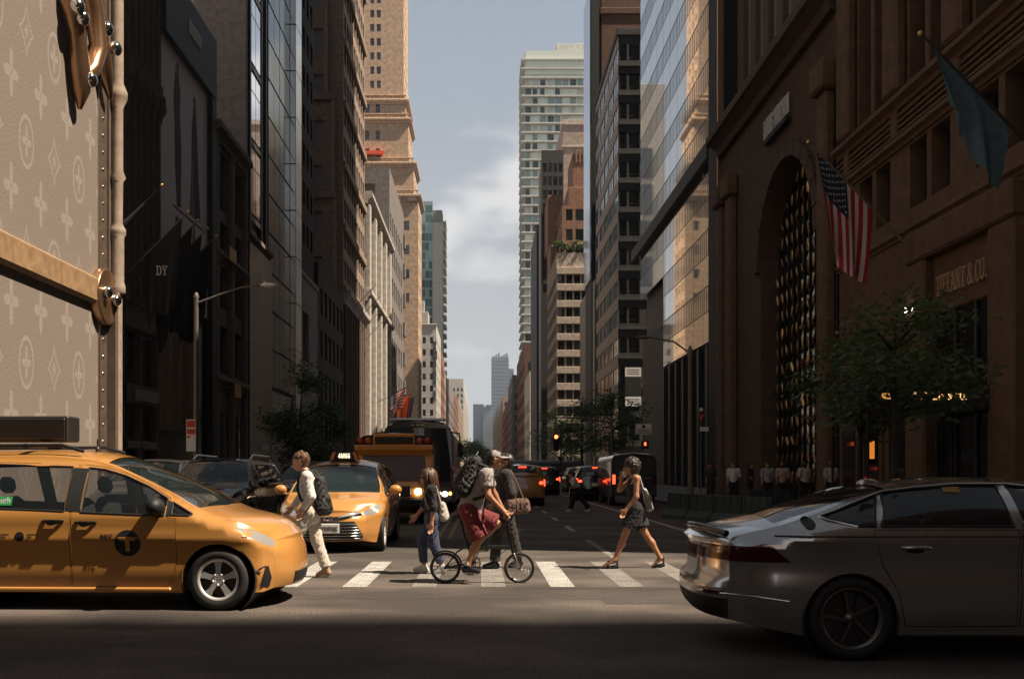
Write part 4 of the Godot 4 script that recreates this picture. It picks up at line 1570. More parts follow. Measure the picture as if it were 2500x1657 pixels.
	var lows := [[308, 345, 31.0, "cream_band", "cream front low behind the black slab tower"], [345, 420, 44.0, "rust_brick", "brown front farther down the right side"], [480, 560, 46.0, "grey_stone", "grey front beyond the balcony tower"], [560, 700, 40.0, "red_brick", "red brick front beyond the balcony tower on the right"], [700, 900, 52.0, "tan_stone", "tan front far down the right side"], [900, 1300, 60.0, "grey_stone", "dark block at the far end of the right side"]]
	for q in lows:
		b = thing("row_building", q[4], "building", Vector3.ZERO, 0.0, "fronts far down the right side")
		core(b, X + 0.8, 50, q[0] + 0.6, q[1], q[2])
		var w: float = q[1] - q[0]
		var n := clampi(int(w / 6.0), 3, 8)
		facade(b, fR(X, q[1]), w, q[2] + 0.6, spans(w / n * 0.25, w / n, n, w / n * 0.5), spans(4, 5.2, int(q[2] / 5.2) - 1, 3.0), M[q[3]], 0.6, "s", M.frame_dark)
		facade(b, fC(X, q[0] - 0.02), 14, q[2] + 0.6, spans(1.2, 3.4, 4, 1.6), spans(4, 5.2, int(q[2] / 5.2) - 1, 3.0), M[q[3]], 0.4, "s", M.frame_dark)

func _far_end() -> void:
	wall("far_blue", 0.035, 0.05, 0.08, 0.5, 0.02, 0.004, 0.0)
	wall("far_grey", 0.2, 0.205, 0.21, 0.7, 0.02, 0.004, 0.0)
	var b := thing("far_blue_tower", "blue grey tower closing the street in the far distance", "building")
	var e := MB.new()
	e.cbox(Vector3(21, 0, -2240), Vector3(58, 246, -2200), 0.5)
	e.cbox(Vector3(58, 0, -2236), Vector3(69, 222, -2205), 0.5)
	part(b, "shaft", e, M.far_blue)
	e = MB.new()
	for i in 6: e.cbox(Vector3(24 + i * 5.6, 246, -2235), Vector3(28 + i * 5.6, 250 + (i % 3) * 3, -2208), 0.3)
	part(b, "roof_plant", e, M.far_grey)
	e = MB.new()
	for j in 30: e.box(Vector3(21.5, 8 + j * 8, -2199.9), Vector3(57.5, 11 + j * 8, -2199.6))
	part(b, "floor_bands", e, M.far_grey).set_meta("kind", "stuff")
	b = thing("far_grey_block", "pale grey block left of the far blue tower", "building")
	e = MB.new()
	e.cbox(Vector3(-16, 0, -1930), Vector3(4, 126, -1900), 0.5)
	part(b, "dark_wing", e, M.far_blue)
	e = MB.new()
	e.cbox(Vector3(2, 0, -1925), Vector3(19, 122, -1895), 0.5)
	part(b, "pale_wing", e, M.far_grey)
	e = MB.new()
	e.cbox(Vector3(8, 116, -1894.8), Vector3(18, 124, -1890), 0.3)
	part(b, "roof_plant", e, M.far_blue)

# buildings behind and beside the camera: they shade the near road and stand in the reflections
func _behind() -> void:
	var b := thing("avenue_row_building", "stone row on the near side of the avenue, behind the camera on the right", "building")
	core(b, X_R + 0.5, 150, -40, -13.5, 139.5)
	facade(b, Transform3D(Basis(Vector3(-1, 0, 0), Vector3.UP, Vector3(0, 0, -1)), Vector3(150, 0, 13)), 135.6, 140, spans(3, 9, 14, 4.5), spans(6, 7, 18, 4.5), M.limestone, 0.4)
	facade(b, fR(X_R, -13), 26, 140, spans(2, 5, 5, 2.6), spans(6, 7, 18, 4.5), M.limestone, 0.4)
	b = thing("avenue_row_building", "stone row on the near side of the avenue, behind the camera on the left", "building")
	core(b, -150, -16.6, -40, -13.5, 50)
	facade(b, Transform3D(Basis(Vector3(-1, 0, 0), Vector3.UP, Vector3(0, 0, -1)), Vector3(-16.1, 0, 13)), 130, 50, spans(3, 9, 14, 4.5), spans(6, 7, 6, 4.5), M.tan_stone, 0.4)
	facade(b, fL(-16.1, -39), 26, 50, spans(2, 5, 5, 2.6), spans(6, 7, 6, 4.5), M.tan_stone, 0.4)

	var rows := [["row of stone fronts along the avenue left of the trunk-clad corner", -150.0, -40.5, 17.5, 60.0, 46.0], ["row of stone fronts along the avenue right of the limestone store", 45.5, 150.0, 15.9, 60.0, 56.0], ["row behind the camera lining the left side of the street", -60.0, -16.1, -300.0, -42.0, 60.0], ["row behind the camera lining the right side of the street", 14.4, 60.0, -300.0, -42.0, 60.0]]
	for q in rows:
		b = thing("avenue_row_building", q[0], "building")
		var e := MB.new()
		e.box(Vector3(q[1], 0, -q[4]), Vector3(q[2], q[5], -q[3]))
		part(b, "block", e, M.tan_stone)
		e = MB.new()
		e.box(Vector3(q[1] + 0.3, q[5], -q[4] + 0.3), Vector3(q[2] - 0.3, q[5] + 1.0, -q[3] - 0.3))
		part(b, "parapet", e, M.tan_stone)

const X_R := 14.4

# ---- cars: a body is cut from curved side, top and end sheets; +x is forward, +z the side towards the camera
class Shell:
	var k: Dictionary
	var host
	func top_y(x: float) -> float: return host.curve(k.yc, x)
	func rail_y(x: float) -> float: return host.curve(k.yr, x)
	func half(x: float, y: float) -> float:
		var yr: float = host.curve(k.yr, x)
		var wm: float = host.curve(k.wm, x)
		var wr: float = minf(host.curve(k.wr, x), wm - 0.01)
		var yb: float = minf(k.belt, yr - 0.13)
		if y >= yb:
			var u := clampf((y - yb) / (yr - yb), 0.0, 1.0)
			return lerpf(wm, wr, pow(u, k.get("tumble", 1.35))) + form(y) * pow(1.0 - u, 2.0)
		var t := clampf((yb - y) / (yb - 0.2), 0.0, 1.0)
		return wm - 0.075 * pow(t, 3.0) + form(y)
	func form(y: float) -> float:
		var cr: float = k.get("crease", 0.66)
		return 0.014 * exp(-pow((y - cr) / 0.05, 2.0)) - 0.018 * exp(-pow((y - cr + 0.22) / 0.13, 2.0))
	func side(p: Vector2, s: float, inset := 0.0) -> Vector3:
		return Vector3(p.x, p.y, s * (half(p.x, p.y) - inset))
	func bulge(s: float, front: bool) -> float:
		return (k.fb if front else -k.rb) * (1.0 - pow(minf(absf(s), 1.0), 2.6))
	func top(p: Vector2, inset := 0.0) -> Vector3: # p = (x, s)
		var x := p.x
		var yr: float = host.curve(k.yr, x)
		var yc: float = maxf(host.curve(k.yc, x), yr + 0.005)
		var wr: float = minf(host.curve(k.wr, x), host.curve(k.wm, x) - 0.01)
		var s := clampf(p.y, -1.0, 1.0)
		var sh := bulge(s, true) * smoothstep(k.x1 - 0.7, k.x1, x) + bulge(s, false) * smoothstep(k.x0 + 0.5, k.x0, x)
		return Vector3(x + sh, yr + (yc - yr) * (1.0 - pow(absf(s), 2.4)) - inset, s * wr)
	func cap(p: Vector2, front: bool, inset := 0.0) -> Vector3: # p = (s, y)
		var xe: float = k.x1 if front else k.x0
		var s := clampf(p.x, -1.0, 1.0)
		var pr: float = host.curve(k.fp if front else k.rp, p.y) * (1.0 - pow(absf(s), 6.0))
		return Vector3(xe + bulge(s, front) + pr * (1.0 if front else -1.0) - inset * (1.0 if front else -1.0), p.y, s * half(xe, p.y))

func outline(sh: Shell, y0: float) -> PackedVector2Array:
	var o := PackedVector2Array()
	var n := 56
	o.append(Vector2(sh.k.x1, y0 + sh.k.get("chin", 0.03)))
	for i in n + 1:
		var x := lerpf(sh.k.x1, sh.k.x0, float(i) / n)
		o.append(Vector2(x, sh.rail_y(x)))
	o.append(Vector2(sh.k.x0, y0 + 0.1))
	o.append(Vector2(sh.k.ax0 - 0.4, y0))
	o.append(Vector2(sh.k.ax1 + 0.45, y0))
	return o

func wheel(parent: Node, at: Vector3, r: float, rr: float, w: float, rim: Material, spokes: int, out: float, split := false) -> void:
	var wl := Node3D.new()
	wl.name = "wheel"
	parent.add_child(wl, true)
	wl.position = at
	wl.rotation = Vector3(0 if out > 0 else 0, 0 if out > 0 else PI, 0)
	var key := "wheel_%.2f_%.2f_%d_%s_%s" % [r, rr, spokes, rim.resource_name, split]
	if not cache.has(key):
		var X := Transform3D(Basis(Vector3.RIGHT, PI / 2), Vector3.ZERO)
		var t := MB.new()
		t.xf = X
		t.lathe([[rr, -w / 2], [r - 0.035, -w / 2 - 0.008], [r - 0.008, -w / 2 + 0.03], [r, -w / 4], [r, w / 4], [r - 0.008, w / 2 - 0.03], [r - 0.035, w / 2 + 0.008], [rr + 0.02, w / 2 + 0.004], [rr, w / 2 - 0.012]], 40)
		for g in [-0.05, 0.0, 0.05]: t.lathe([[r - 0.004, g - 0.006], [r + 0.004, g - 0.003], [r + 0.004, g + 0.003], [r - 0.004, g + 0.006]], 40)
		var h := MB.new()
		h.xf = X
		h.lathe([[rr - 0.012, -w / 2], [rr - 0.012, w / 2 - 0.04], [rr, w / 2 - 0.01], [rr + 0.004, w / 2 - 0.004], [rr - 0.02, w / 2 - 0.006], [rr - 0.03, w / 2 - 0.03]], 40)
		h.lathe([[0.0, w / 2 - 0.02], [rr * 0.2, w / 2 - 0.025], [rr * 0.24, w / 2 - 0.05], [rr * 0.24, w / 2 - 0.1]], 20)
		for i in spokes:
			h.xf = Transform3D(Basis(Vector3(0, 0, 1), TAU * i / spokes + PI / 2), Vector3.ZERO)
			if split:
				for q in [-1.0, 1.0]:
					h.slab(v2([rr * 0.12, q * 0.008, rr * 0.98, q * 0.05 - 0.012, rr * 0.98, q * 0.05 + 0.012, rr * 0.12, q * 0.03]), w / 2 - 0.05, w / 2 - 0.022)
			else:
				h.slab(v2([rr * 0.15, -rr * 0.12, rr * 0.6, -rr * 0.13, rr * 0.98, -rr * 0.22, rr * 0.98, rr * 0.22, rr * 0.6, rr * 0.13, rr * 0.15, rr * 0.12]), w / 2 - 0.055, w / 2 - 0.02)
		if not split:
			for i in 5:
				h.xf = Transform3D(Basis.IDENTITY, Vector3(cos(TAU * i / 5.0 - PI / 2) * 0.06, sin(TAU * i / 5.0 - PI / 2) * 0.06, w / 2 - 0.015))
				h.ball(Vector3.ZERO, Vector3(0.012, 0.012, 0.008), 4, 8)
		var d := MB.new()
		d.xf = X
		d.lathe([[0.0, w / 2 - 0.09], [rr - 0.012, w / 2 - 0.09]], 30)
		cache[key] = [t.mesh(), h.mesh(), d.mesh()]
	part(wl, "tyre", cache[key][0], M.rubber)
	part(wl, "rim", cache[key][1], rim)
	part(wl, "brake_disc", cache[key][2], M.dark_steel)

# k: measures and regions; every region is an outline in side (x, y), top (x, s) or end (s, y) coordinates
func car(called: String, label: String, k: Dictionary, at: Vector3, turn: float, body: Material, group := "") -> Node3D:
	var o := thing(called, label, "car" if not k.has("category") else k.category, at, turn, group)
	var sh := Shell.new()
	sh.k = k
	sh.host = self
	var c: float = k.get("cell", 0.1)
	var S := outline(sh, k.sill)
	var arches := [circle(Vector2(k.ax0, k.wr_ - 0.01), k.arch), circle(Vector2(k.ax1, k.wr_ - 0.01), k.arch)]
	var b := MB.new()
	for s in [1.0, -1.0]:
		var f := func(p: Vector2) -> Vector3: return sh.side(p, s)
		var outs: Array = arches.duplicate()
		for w in k.windows: outs.append(w)
		for w in k.doors: outs.append(w)
		for w in k.get("lamps_front", []): outs.append(w)
		for w in k.get("lamps_rear", []): outs.append(w)
		b.patch([S], outs, f, c, s < 0.0)
		# lips of the wheel arches
		for a in arches:
			for i in a.size():
				var p0: Vector2 = a[i]
				var p1: Vector2 = a[(i + 1) % a.size()]
				if p0.y < k.sill - 0.01 or p1.y < k.sill - 0.01: continue
				var q0 := sh.side(p0, s)
				var q1 := sh.side(p1, s)
				var inn := Vector3(0, 0, -s * 0.09)
				b.face([q0, q1, q1 + inn, q0 + inn], Vector3((a[0].x - k.arch) - (p0.x + p1.x) / 2, k.wr_ - (p0.y + p1.y) / 2, 0))
	var T1 := PackedVector2Array([Vector2(k.x0, -1), Vector2(k.x1, -1), Vector2(k.x1, 1), Vector2(k.x0, 1)])
	var touts := []
	if k.has("windshield"): touts.append(k.windshield)
	if k.has("rear_window"): touts.append(k.rear_window)
	var ft := func(p: Vector2) -> Vector3: return sh.top(p)
	b.patch([T1], touts, ft, c * 1.2, true)
	for fr in [true, false]:
		var xe: float = k.x1 if fr else k.x0
		var y0: float = k.sill + (k.get("chin", 0.03) if fr else 0.1)
		var C1 := PackedVector2Array([Vector2(-1, y0), Vector2(1, y0), Vector2(1, sh.rail_y(xe)), Vector2(-1, sh.rail_y(xe))])
		var fc := func(p: Vector2) -> Vector3: return sh.cap(p, fr)
		var couts := []
		for w in (k.get("front_cut", []) if fr else k.get("rear_cut", [])): couts.append(w)
		b.patch([C1], couts, fc, c * 0.9, fr)
		# strip closing the crowned edge between the top and the end
		var n := 16
		for i in n:
			var s0 := lerpf(-1, 1, float(i) / n)
			var s1 := lerpf(-1, 1, float(i + 1) / n)
			var yr := sh.rail_y(xe)
			b.face([sh.cap(Vector2(s0, yr), fr), sh.cap(Vector2(s1, yr), fr), sh.top(Vector2(xe, s1)), sh.top(Vector2(xe, s0))], Vector3(1 if fr else -1, 0.3, 0))
	part(o, "body", b, body)
	var g: Material = k.glass
	for s in [1.0, -1.0]:
		for w in k.doors:
			var d := MB.new()
			d.patch([w], k.windows, func(p: Vector2) -> Vector3: return sh.side(p, s, -0.002), c, s < 0.0, 0.03, 0.006)
			part(o, "door", d, body)
		for w in k.windows:
			var d := MB.new()
			d.patch([w], [], func(p: Vector2) -> Vector3: return sh.side(p, s, 0.012), c * 1.3, s < 0.0)
			part(o, "window", d, g)
			var fm := MB.new()
			for i in w.size():
				var p0: Vector3 = sh.side(w[i], s, 0.004)
				var p1: Vector3 = sh.side(w[(i + 1) % w.size()], s, 0.004)
				fm.tube([p0, p1], 0.014, 5, false)
			part(o, "window_seal", fm, k.get("seal", M.black))
		for w in k.get("lamps_front", []):
			var d := MB.new()
			d.patch([w], [], func(p: Vector2) -> Vector3: return sh.side(p, s, 0.004), 0.05, s < 0.0, 0.04)
			part(o, "headlight", d, k.lamp)
		for w in k.get("lamps_rear", []):
			var d := MB.new()
			d.patch([w], [], func(p: Vector2) -> Vector3: return sh.side(p, s, 0.004), 0.06, s < 0.0, 0.04)
			part(o, "tail_light", d, k.get("tail", M.tail_off))
	for nm in ["windshield", "rear_window"]:
		if not k.has(nm): continue
		var d := MB.new()
		d.patch([k[nm]], [], func(p: Vector2) -> Vector3: return sh.top(p, 0.012), c * 1.2, true)
		part(o, nm, d, k.get("screen_glass", g))
	for q in k.get("end_parts", []): # [name, front?, outline, inset, material, rim]
		var d := MB.new()
		d.patch([q[2]], [], func(p: Vector2) -> Vector3: return sh.cap(p, q[1], q[3]), 0.06, q[1], q[5])
		part(o, q[0], d, q[4])
	# floor, inner wheel housings, seats
	var u := MB.new()
	u.box(Vector3(k.x0 + 0.25, k.sill + 0.02, -k.hw + 0.12), Vector3(k.x1 - 0.2, k.sill + 0.25, k.hw - 0.12))
	part(o, "underbody", u, M.black)
	u = MB.new()
	for ax in [k.ax0, k.ax1]:
		u.xf = Transform3D(Basis(Vector3.RIGHT, PI / 2), Vector3(ax, k.wr_, 0))
		u.lathe([[k.arch + 0.01, -k.hw + 0.03], [k.arch + 0.01, k.hw - 0.03]], 24)
		u.lathe([[0.05, -k.hw + 0.2], [0.05, k.hw - 0.2]], 8)
		u.lathe([[0.02, -k.hw + 0.28], [k.arch, -k.hw + 0.28]], 20)
		u.lathe([[0.02, k.hw - 0.28], [k.arch, k.hw - 0.28]], 20)
		part(o, "wheel_housing", u, M.black)
		u = MB.new()
	for q in k.get("seats", []):
		for z in [-0.38, 0.38]:
			var d := MB.new()
			d.cbox(Vector3(q - 0.28, k.sill + 0.3, z - 0.25), Vector3(q + 0.25, k.sill + 0.5, z + 0.25), 0.06)
			d.xf = Transform3D(Basis(Vector3(0, 0, 1), 0.2), Vector3(q - 0.25, k.sill + 0.4, z))
			d.cbox(Vector3(-0.1, 0, -0.24), Vector3(0.06, 0.62, 0.24), 0.06)
			d.cbox(Vector3(-0.07, 0.66, -0.13), Vector3(0.05, 0.86, 0.13), 0.05)
			part(o, "seat", d, M.seat_cloth)
	if k.has("dash"):
		var d := MB.new()
		d.cbox(Vector3(k.dash - 0.2, k.sill + 0.3, -k.hw + 0.14), Vector3(k.dash + 0.35, k.belt - 0.06, k.hw - 0.14), 0.08)
		part(o, "dashboard", d, M.black)
		var st := MB.new()
		st.xf = Transform3D(Basis(Vector3(0, 0, 1), -1.15), Vector3(k.dash - 0.3, k.belt - 0.08, -0.38))
		var ring := []
		for i in 21: ring.append(Vector3(cos(TAU * i / 20) * 0.18, 0, sin(TAU * i / 20) * 0.18))
		st.tube(ring, 0.016, 6, false)
		st.tube([Vector3(-0.17, 0, 0), Vector3(0.17, 0, 0)], 0.02, 6)
		part(o, "steering_wheel", st, M.black)
	for s in [1.0, -1.0]:
		wheel(o, Vector3(k.ax1, k.wr_, s * (k.hw - 0.13)), k.wr_, k.rim, 0.23, k.rim_mat, 5, s, k.get("split", false))
		wheel(o, Vector3(k.ax0, k.wr_, s * (k.hw - 0.13)), k.wr_, k.rim, 0.23, k.rim_mat, 5, s, k.get("split", false))
		if k.has("mirror"):
			var d := MB.new()
			var mp: Vector3 = k.mirror
			d.ball(Vector3(mp.x, mp.y, s * mp.z), Vector3(0.1, 0.1, 0.125), 8, 12)
			d.tube([Vector3(mp.x + 0.02, mp.y - 0.06, s * (mp.z - 0.02)), Vector3(mp.x + 0.04, mp.y - 0.1, s * (mp.z - 0.2))], 0.03, 6)
			part(o, "mirror", d, k.get("mirror_mat", body))
	if k.has("handles"):
		for h in k.handles:
			for s in [1.0, -1.0]:
				var w := sh.side(h, s)
				var d := MB.new()
				d.ball(Vector3(w.x, w.y, w.z - s * 0.022), Vector3(0.13, 0.045, 0.03), 6, 12)
				part(o, "handle_cup", d, M.black)
				d = MB.new()
				d.tube([w + Vector3(-0.11, 0.01, -s * 0.005), w + Vector3(-0.05, 0.015, s * 0.03), w + Vector3(0.07, 0.015, s * 0.03), w + Vector3(0.12, 0.01, -s * 0.005)], 0.016, 7)
				part(o, "handle", d, k.get("handle_mat", body))
	return o

func rectp(x0: float, y0: float, x1: float, y1: float) -> PackedVector2Array:
	return PackedVector2Array([Vector2(x0, y0), Vector2(x1, y0), Vector2(x1, y1), Vector2(x0, y1)])

func _minivan(old: bool) -> Dictionary:
	return {
		"category": "taxi", "x0": -2.5, "x1": 2.05, "fb": 0.13 if old else 0.2, "rb": 0.1, "sill": 0.19, "belt": 0.99, "hw": 0.985, "ax0": -1.515, "ax1": 1.515, "wr_": 0.335, "arch": 0.395, "rim": 0.225, "crease": 0.78,
		"yc": [[-2.5, 1.2], [-2.42, 1.5], [-2.25, 1.66], [-1.6, 1.735], [-0.6, 1.75], [-0.1, 1.725], [0.25, 1.65], [0.5, 1.53], [1.0, 1.28], [1.3, 1.12], [1.5, 1.06], [1.8, 0.985], [1.97, 0.88], [2.05, 0.79]],
		"yr": [[-2.5, 1.15], [-2.42, 1.42], [-2.25, 1.57], [-1.6, 1.65], [-0.6, 1.665], [0.0, 1.625], [0.25, 1.565], [0.5, 1.47], [1.0, 1.25], [1.25, 1.11], [1.4, 1.05], [1.68, 0.965], [1.9, 0.86], [2.05, 0.74]],
		"wr": [[-2.5, 0.7], [-2.2, 0.66], [0.0, 0.67], [0.5, 0.74], [1.25, 0.87], [1.65, 0.87], [1.9, 0.76], [2.05, 0.56]],
		"wm": [[-2.5, 0.86], [-2.2, 0.96], [-1.5, 0.985], [1.6, 0.985], [1.8, 0.96], [1.93, 0.91], [2.0, 0.83], [2.05, 0.7]],
		"fp": [[0.15, -0.06], [0.22, 0.02], [0.4, 0.06], [0.6, 0.04], [0.74, 0.0], [0.8, -0.02]], "rp": [[0.2, 0.0], [0.5, 0.05], [1.2, 0.0]],
		"windows": [v2([0.02, 1.055, 0.93, 1.02, 0.95, 1.2, 0.72, 1.33, 0.45, 1.445, 0.2, 1.515, 0.02, 1.535]), v2([1.01, 1.03, 1.2, 1.02, 1.235, 1.04, 1.01, 1.165]), v2([-1.12, 1.1, -0.16, 1.065, -0.16, 1.545, -1.12, 1.575]), v2([-2.25, 1.14, -1.25, 1.105, -1.25, 1.575, -2.05, 1.54])],
		"doors": [v2([-0.08, 0.25, 0.95, 0.25, 1.03, 0.32, 1.07, 0.55, 1.07, 0.995, 0.97, 1.0, 0.98, 1.21, 0.74, 1.35, 0.46, 1.475, 0.2, 1.55, -0.08, 1.58]), v2([-1.18, 0.3, -1.1, 0.25, -0.095, 0.25, -0.095, 1.58, -1.2, 1.605, -1.2, 0.8])],
		"windshield": PackedVector2Array([Vector2(0.2, -0.93), Vector2(1.28, -0.95), Vector2(1.34, 0.0), Vector2(1.28, 0.95), Vector2(0.2, 0.93)]),
		"lamps_front": [v2([1.68, 0.9, 1.88, 0.855, 1.99, 0.785, 2.047, 0.725, 2.047, 0.67, 1.99, 0.70, 1.88, 0.775])],
		"glass": glass("taxi_glass", 0.02, 0.03, 0.035, 0.36), "screen_glass": glass("screen_glass", 0.03, 0.05, 0.05, 0.3), "lamp": M.lamp_lens, "rim_mat": M.alloy, "seats": [0.15, -1.05, -1.9], "dash": 0.85,
		"mirror": Vector3(0.86, 1.12, 1.05), "mirror_mat": M.black, "handles": [Vector2(0.08, 0.935), Vector2(-0.28, 0.95)], "handle_mat": M.black_gloss,
		"front_cut": [], "end_parts": [["lower_grille", true, rectp(-0.5, 0.25, 0.5, 0.37), -0.008, M.black, 0.02]],
	}

func _sedan() -> Dictionary:
	return {
		"x0": -2.33, "x1": 2.3, "fb": 0.18, "rb": 0.14, "sill": 0.2, "belt": 0.99, "hw": 0.93, "ax0": -1.415, "ax1": 1.415, "wr_": 0.335, "arch": 0.37, "rim": 0.245, "crease": 0.955, "split": true, "tumble": 1.5,
		"yc": [[-2.33, 1.0], [-2.15, 1.06], [-1.95, 1.12], [-1.6, 1.235], [-1.0, 1.385], [-0.4, 1.45], [0.1, 1.445], [0.6, 1.345], [1.1, 1.13], [1.4, 1.02], [1.9, 0.93], [2.2, 0.8], [2.3, 0.7]],
		"yr": [[-2.33, 0.955], [-2.15, 1.01], [-1.95, 1.055], [-1.65, 1.15], [-1.3, 1.265], [-0.8, 1.365], [-0.3, 1.4], [0.1, 1.39], [0.6, 1.28], [1.1, 1.07], [1.4, 0.97], [1.9, 0.88], [2.2, 0.75], [2.3, 0.66]],
		"wr": [[-2.33, 0.66], [-2.0, 0.72], [-1.6, 0.68], [-1.0, 0.6], [0.0, 0.585], [0.6, 0.64], [1.3, 0.8], [2.0, 0.76], [2.3, 0.58]],
		"wm": [[-2.33, 0.72], [-2.2, 0.83], [-2.0, 0.89], [-1.5, 0.93], [1.5, 0.93], [2.0, 0.88], [2.3, 0.7]],
		"fp": [[0.15, 0.0], [0.4, 0.06], [0.7, 0.0]], "rp": [[0.3, -0.02], [0.4, 0.06], [0.58, 0.09], [0.66, 0.02], [0.9, 0.0], [0.96, 0.06], [1.0, 0.03]],
		"windows": [v2([-1.6, 1.135, -1.56, 1.115, -1.36, 1.065, -1.22, 1.06, -1.11, 1.315, -1.3, 1.24]), v2([-1.17, 1.06, -0.13, 1.06, -0.13, 1.385, -0.45, 1.385, -0.8, 1.355, -1.06, 1.325]), v2([-0.05, 1.06, 0.98, 1.045, 0.86, 1.13, 0.6, 1.255, 0.3, 1.345, -0.05, 1.385])],
		"doors": [v2([-1.24, 0.97, -1.17, 0.75, -1.05, 0.55, -0.98, 0.27, -0.1, 0.27, -0.1, 1.04, -1.24, 1.04]), v2([-0.08, 0.27, 0.95, 0.27, 1.02, 0.5, 1.05, 1.02, -0.08, 1.04])],
		"windshield": PackedVector2Array([Vector2(0.25, -0.92), Vector2(1.25, -0.95), Vector2(1.25, 0.95), Vector2(0.25, 0.92)]),
		"rear_window": PackedVector2Array([Vector2(-1.95, -0.86), Vector2(-1.0, -0.88), Vector2(-1.0, 0.88), Vector2(-1.95, 0.86)]),
		"lamps_rear": [v2([-2.335, 0.9, -2.1, 0.9, -2.02, 0.885, -1.88, 0.775, -2.335, 0.775])],
		"glass": glass("limo_glass", 0.01, 0.012, 0.014, 0.78), "screen_glass": glass("limo_glass", 0, 0, 0, 0.78), "lamp": M.lamp_lens, "rim_mat": M.dark_alloy, "seats": [0.3], "dash": 0.8,
		"mirror": Vector3(0.75, 1.08, 1.02), "handles": [Vector2(-0.92, 0.885), Vector2(0.22, 0.88)],
		"end_parts": [["tail_light", false, rectp(-0.995, 0.78, 0.995, 0.9), -0.006, M.tail_off, 0.01], ["licence_plate", false, rectp(-0.3, 0.62, 0.3, 0.75), -0.012, M.white_sign, 0.01], ["lower_bumper", false, rectp(-0.99, 0.3, 0.99, 0.47), -0.008, M.black, 0.01], ["reflector", false, rectp(0.7, 0.5, 0.96, 0.53), -0.012, M.tail_off, 0.01]],
	}

func _suv() -> Dictionary:
	return {
		"x0": -2.5, "x1": 2.4, "fb": 0.12, "rb": 0.06, "sill": 0.28, "belt": 1.12, "hw": 1.0, "ax0": -1.5, "ax1": 1.55, "wr_": 0.39, "arch": 0.45, "rim": 0.27, "crease": 0.9, "tumble": 1.2,
		"yc": [[-2.5, 1.3], [-2.45, 1.6], [-2.3, 1.75], [-1.5, 1.81], [0.0, 1.82], [0.45, 1.76], [0.75, 1.6], [1.2, 1.3], [1.35, 1.22], [1.8, 1.18], [2.25, 1.1], [2.4, 1.02]],
		"yr": [[-2.5, 1.25], [-2.45, 1.5], [-2.3, 1.68], [-1.5, 1.74], [0.0, 1.75], [0.45, 1.69], [0.75, 1.54], [1.2, 1.25], [1.35, 1.17], [1.8, 1.12], [2.25, 1.04], [2.4, 0.97]],
		"wr": [[-2.5, 0.72], [0.0, 0.7], [0.5, 0.73], [1.2, 0.87], [1.8, 0.9], [2.4, 0.78]],
		"wm": [[-2.5, 0.92], [-2.2, 1.0], [2.0, 1.0], [2.25, 0.96], [2.4, 0.86]],
		"fp": [[0.25, 0.0], [0.5, 0.08], [0.8, 0.05], [1.0, 0.0]], "rp": [[0.3, 0.0], [0.6, 0.08], [1.25, 0.0]],
		"windows": [v2([0.05, 1.2, 0.98, 1.17, 0.72, 1.44, 0.45, 1.6, 0.05, 1.64]), v2([-1.0, 1.22, -0.05, 1.2, -0.05, 1.64, -1.0, 1.65]), v2([-2.25, 1.25, -1.12, 1.22, -1.12, 1.65, -2.1, 1.62])],
		"doors": [v2([-0.02, 0.4, 1.0, 0.4, 1.08, 0.7, 1.08, 1.14, 0.76, 1.47, 0.48, 1.66, -0.02, 1.69]), v2([-1.06, 0.55, -0.95, 0.4, -0.04, 0.4, -0.04, 1.69, -1.06, 1.7])],
		"windshield": PackedVector2Array([Vector2(0.45, -0.93), Vector2(1.22, -0.95), Vector2(1.28, 0.0), Vector2(1.22, 0.95), Vector2(0.45, 0.93)]),
		"rear_window": PackedVector2Array([Vector2(-2.48, -0.85), Vector2(-2.32, -0.85), Vector2(-2.32, 0.85), Vector2(-2.48, 0.85)]),
		"lamps_front": [v2([2.15, 1.0, 2.395, 0.93, 2.395, 0.84, 2.15, 0.9])], "lamps_rear": [v2([-2.495, 0.85, -2.3, 0.85, -2.3, 1.15, -2.495, 1.15])],
		"glass": glass("suv_glass", 0.01, 0.012, 0.015, 0.7), "screen_glass": glass("screen_glass", 0, 0, 0, 0.3), "lamp": M.lamp_lens, "rim_mat": M.alloy, "seats": [0.2, -0.9], "dash": 0.95,
		"mirror": Vector3(0.95, 1.24, 1.13), "handles": [],
		"end_parts": [["grille", true, rectp(-0.62, 0.66, 0.62, 0.96), -0.012, M.black, 0.02], ["lower_grille", true, rectp(-0.8, 0.36, 0.8, 0.52), -0.012, M.black, 0.02], ["licence_plate", false, rectp(-0.25, 0.75, 0.25, 0.9), -0.015, M.white_sign, 0.01]],
	}

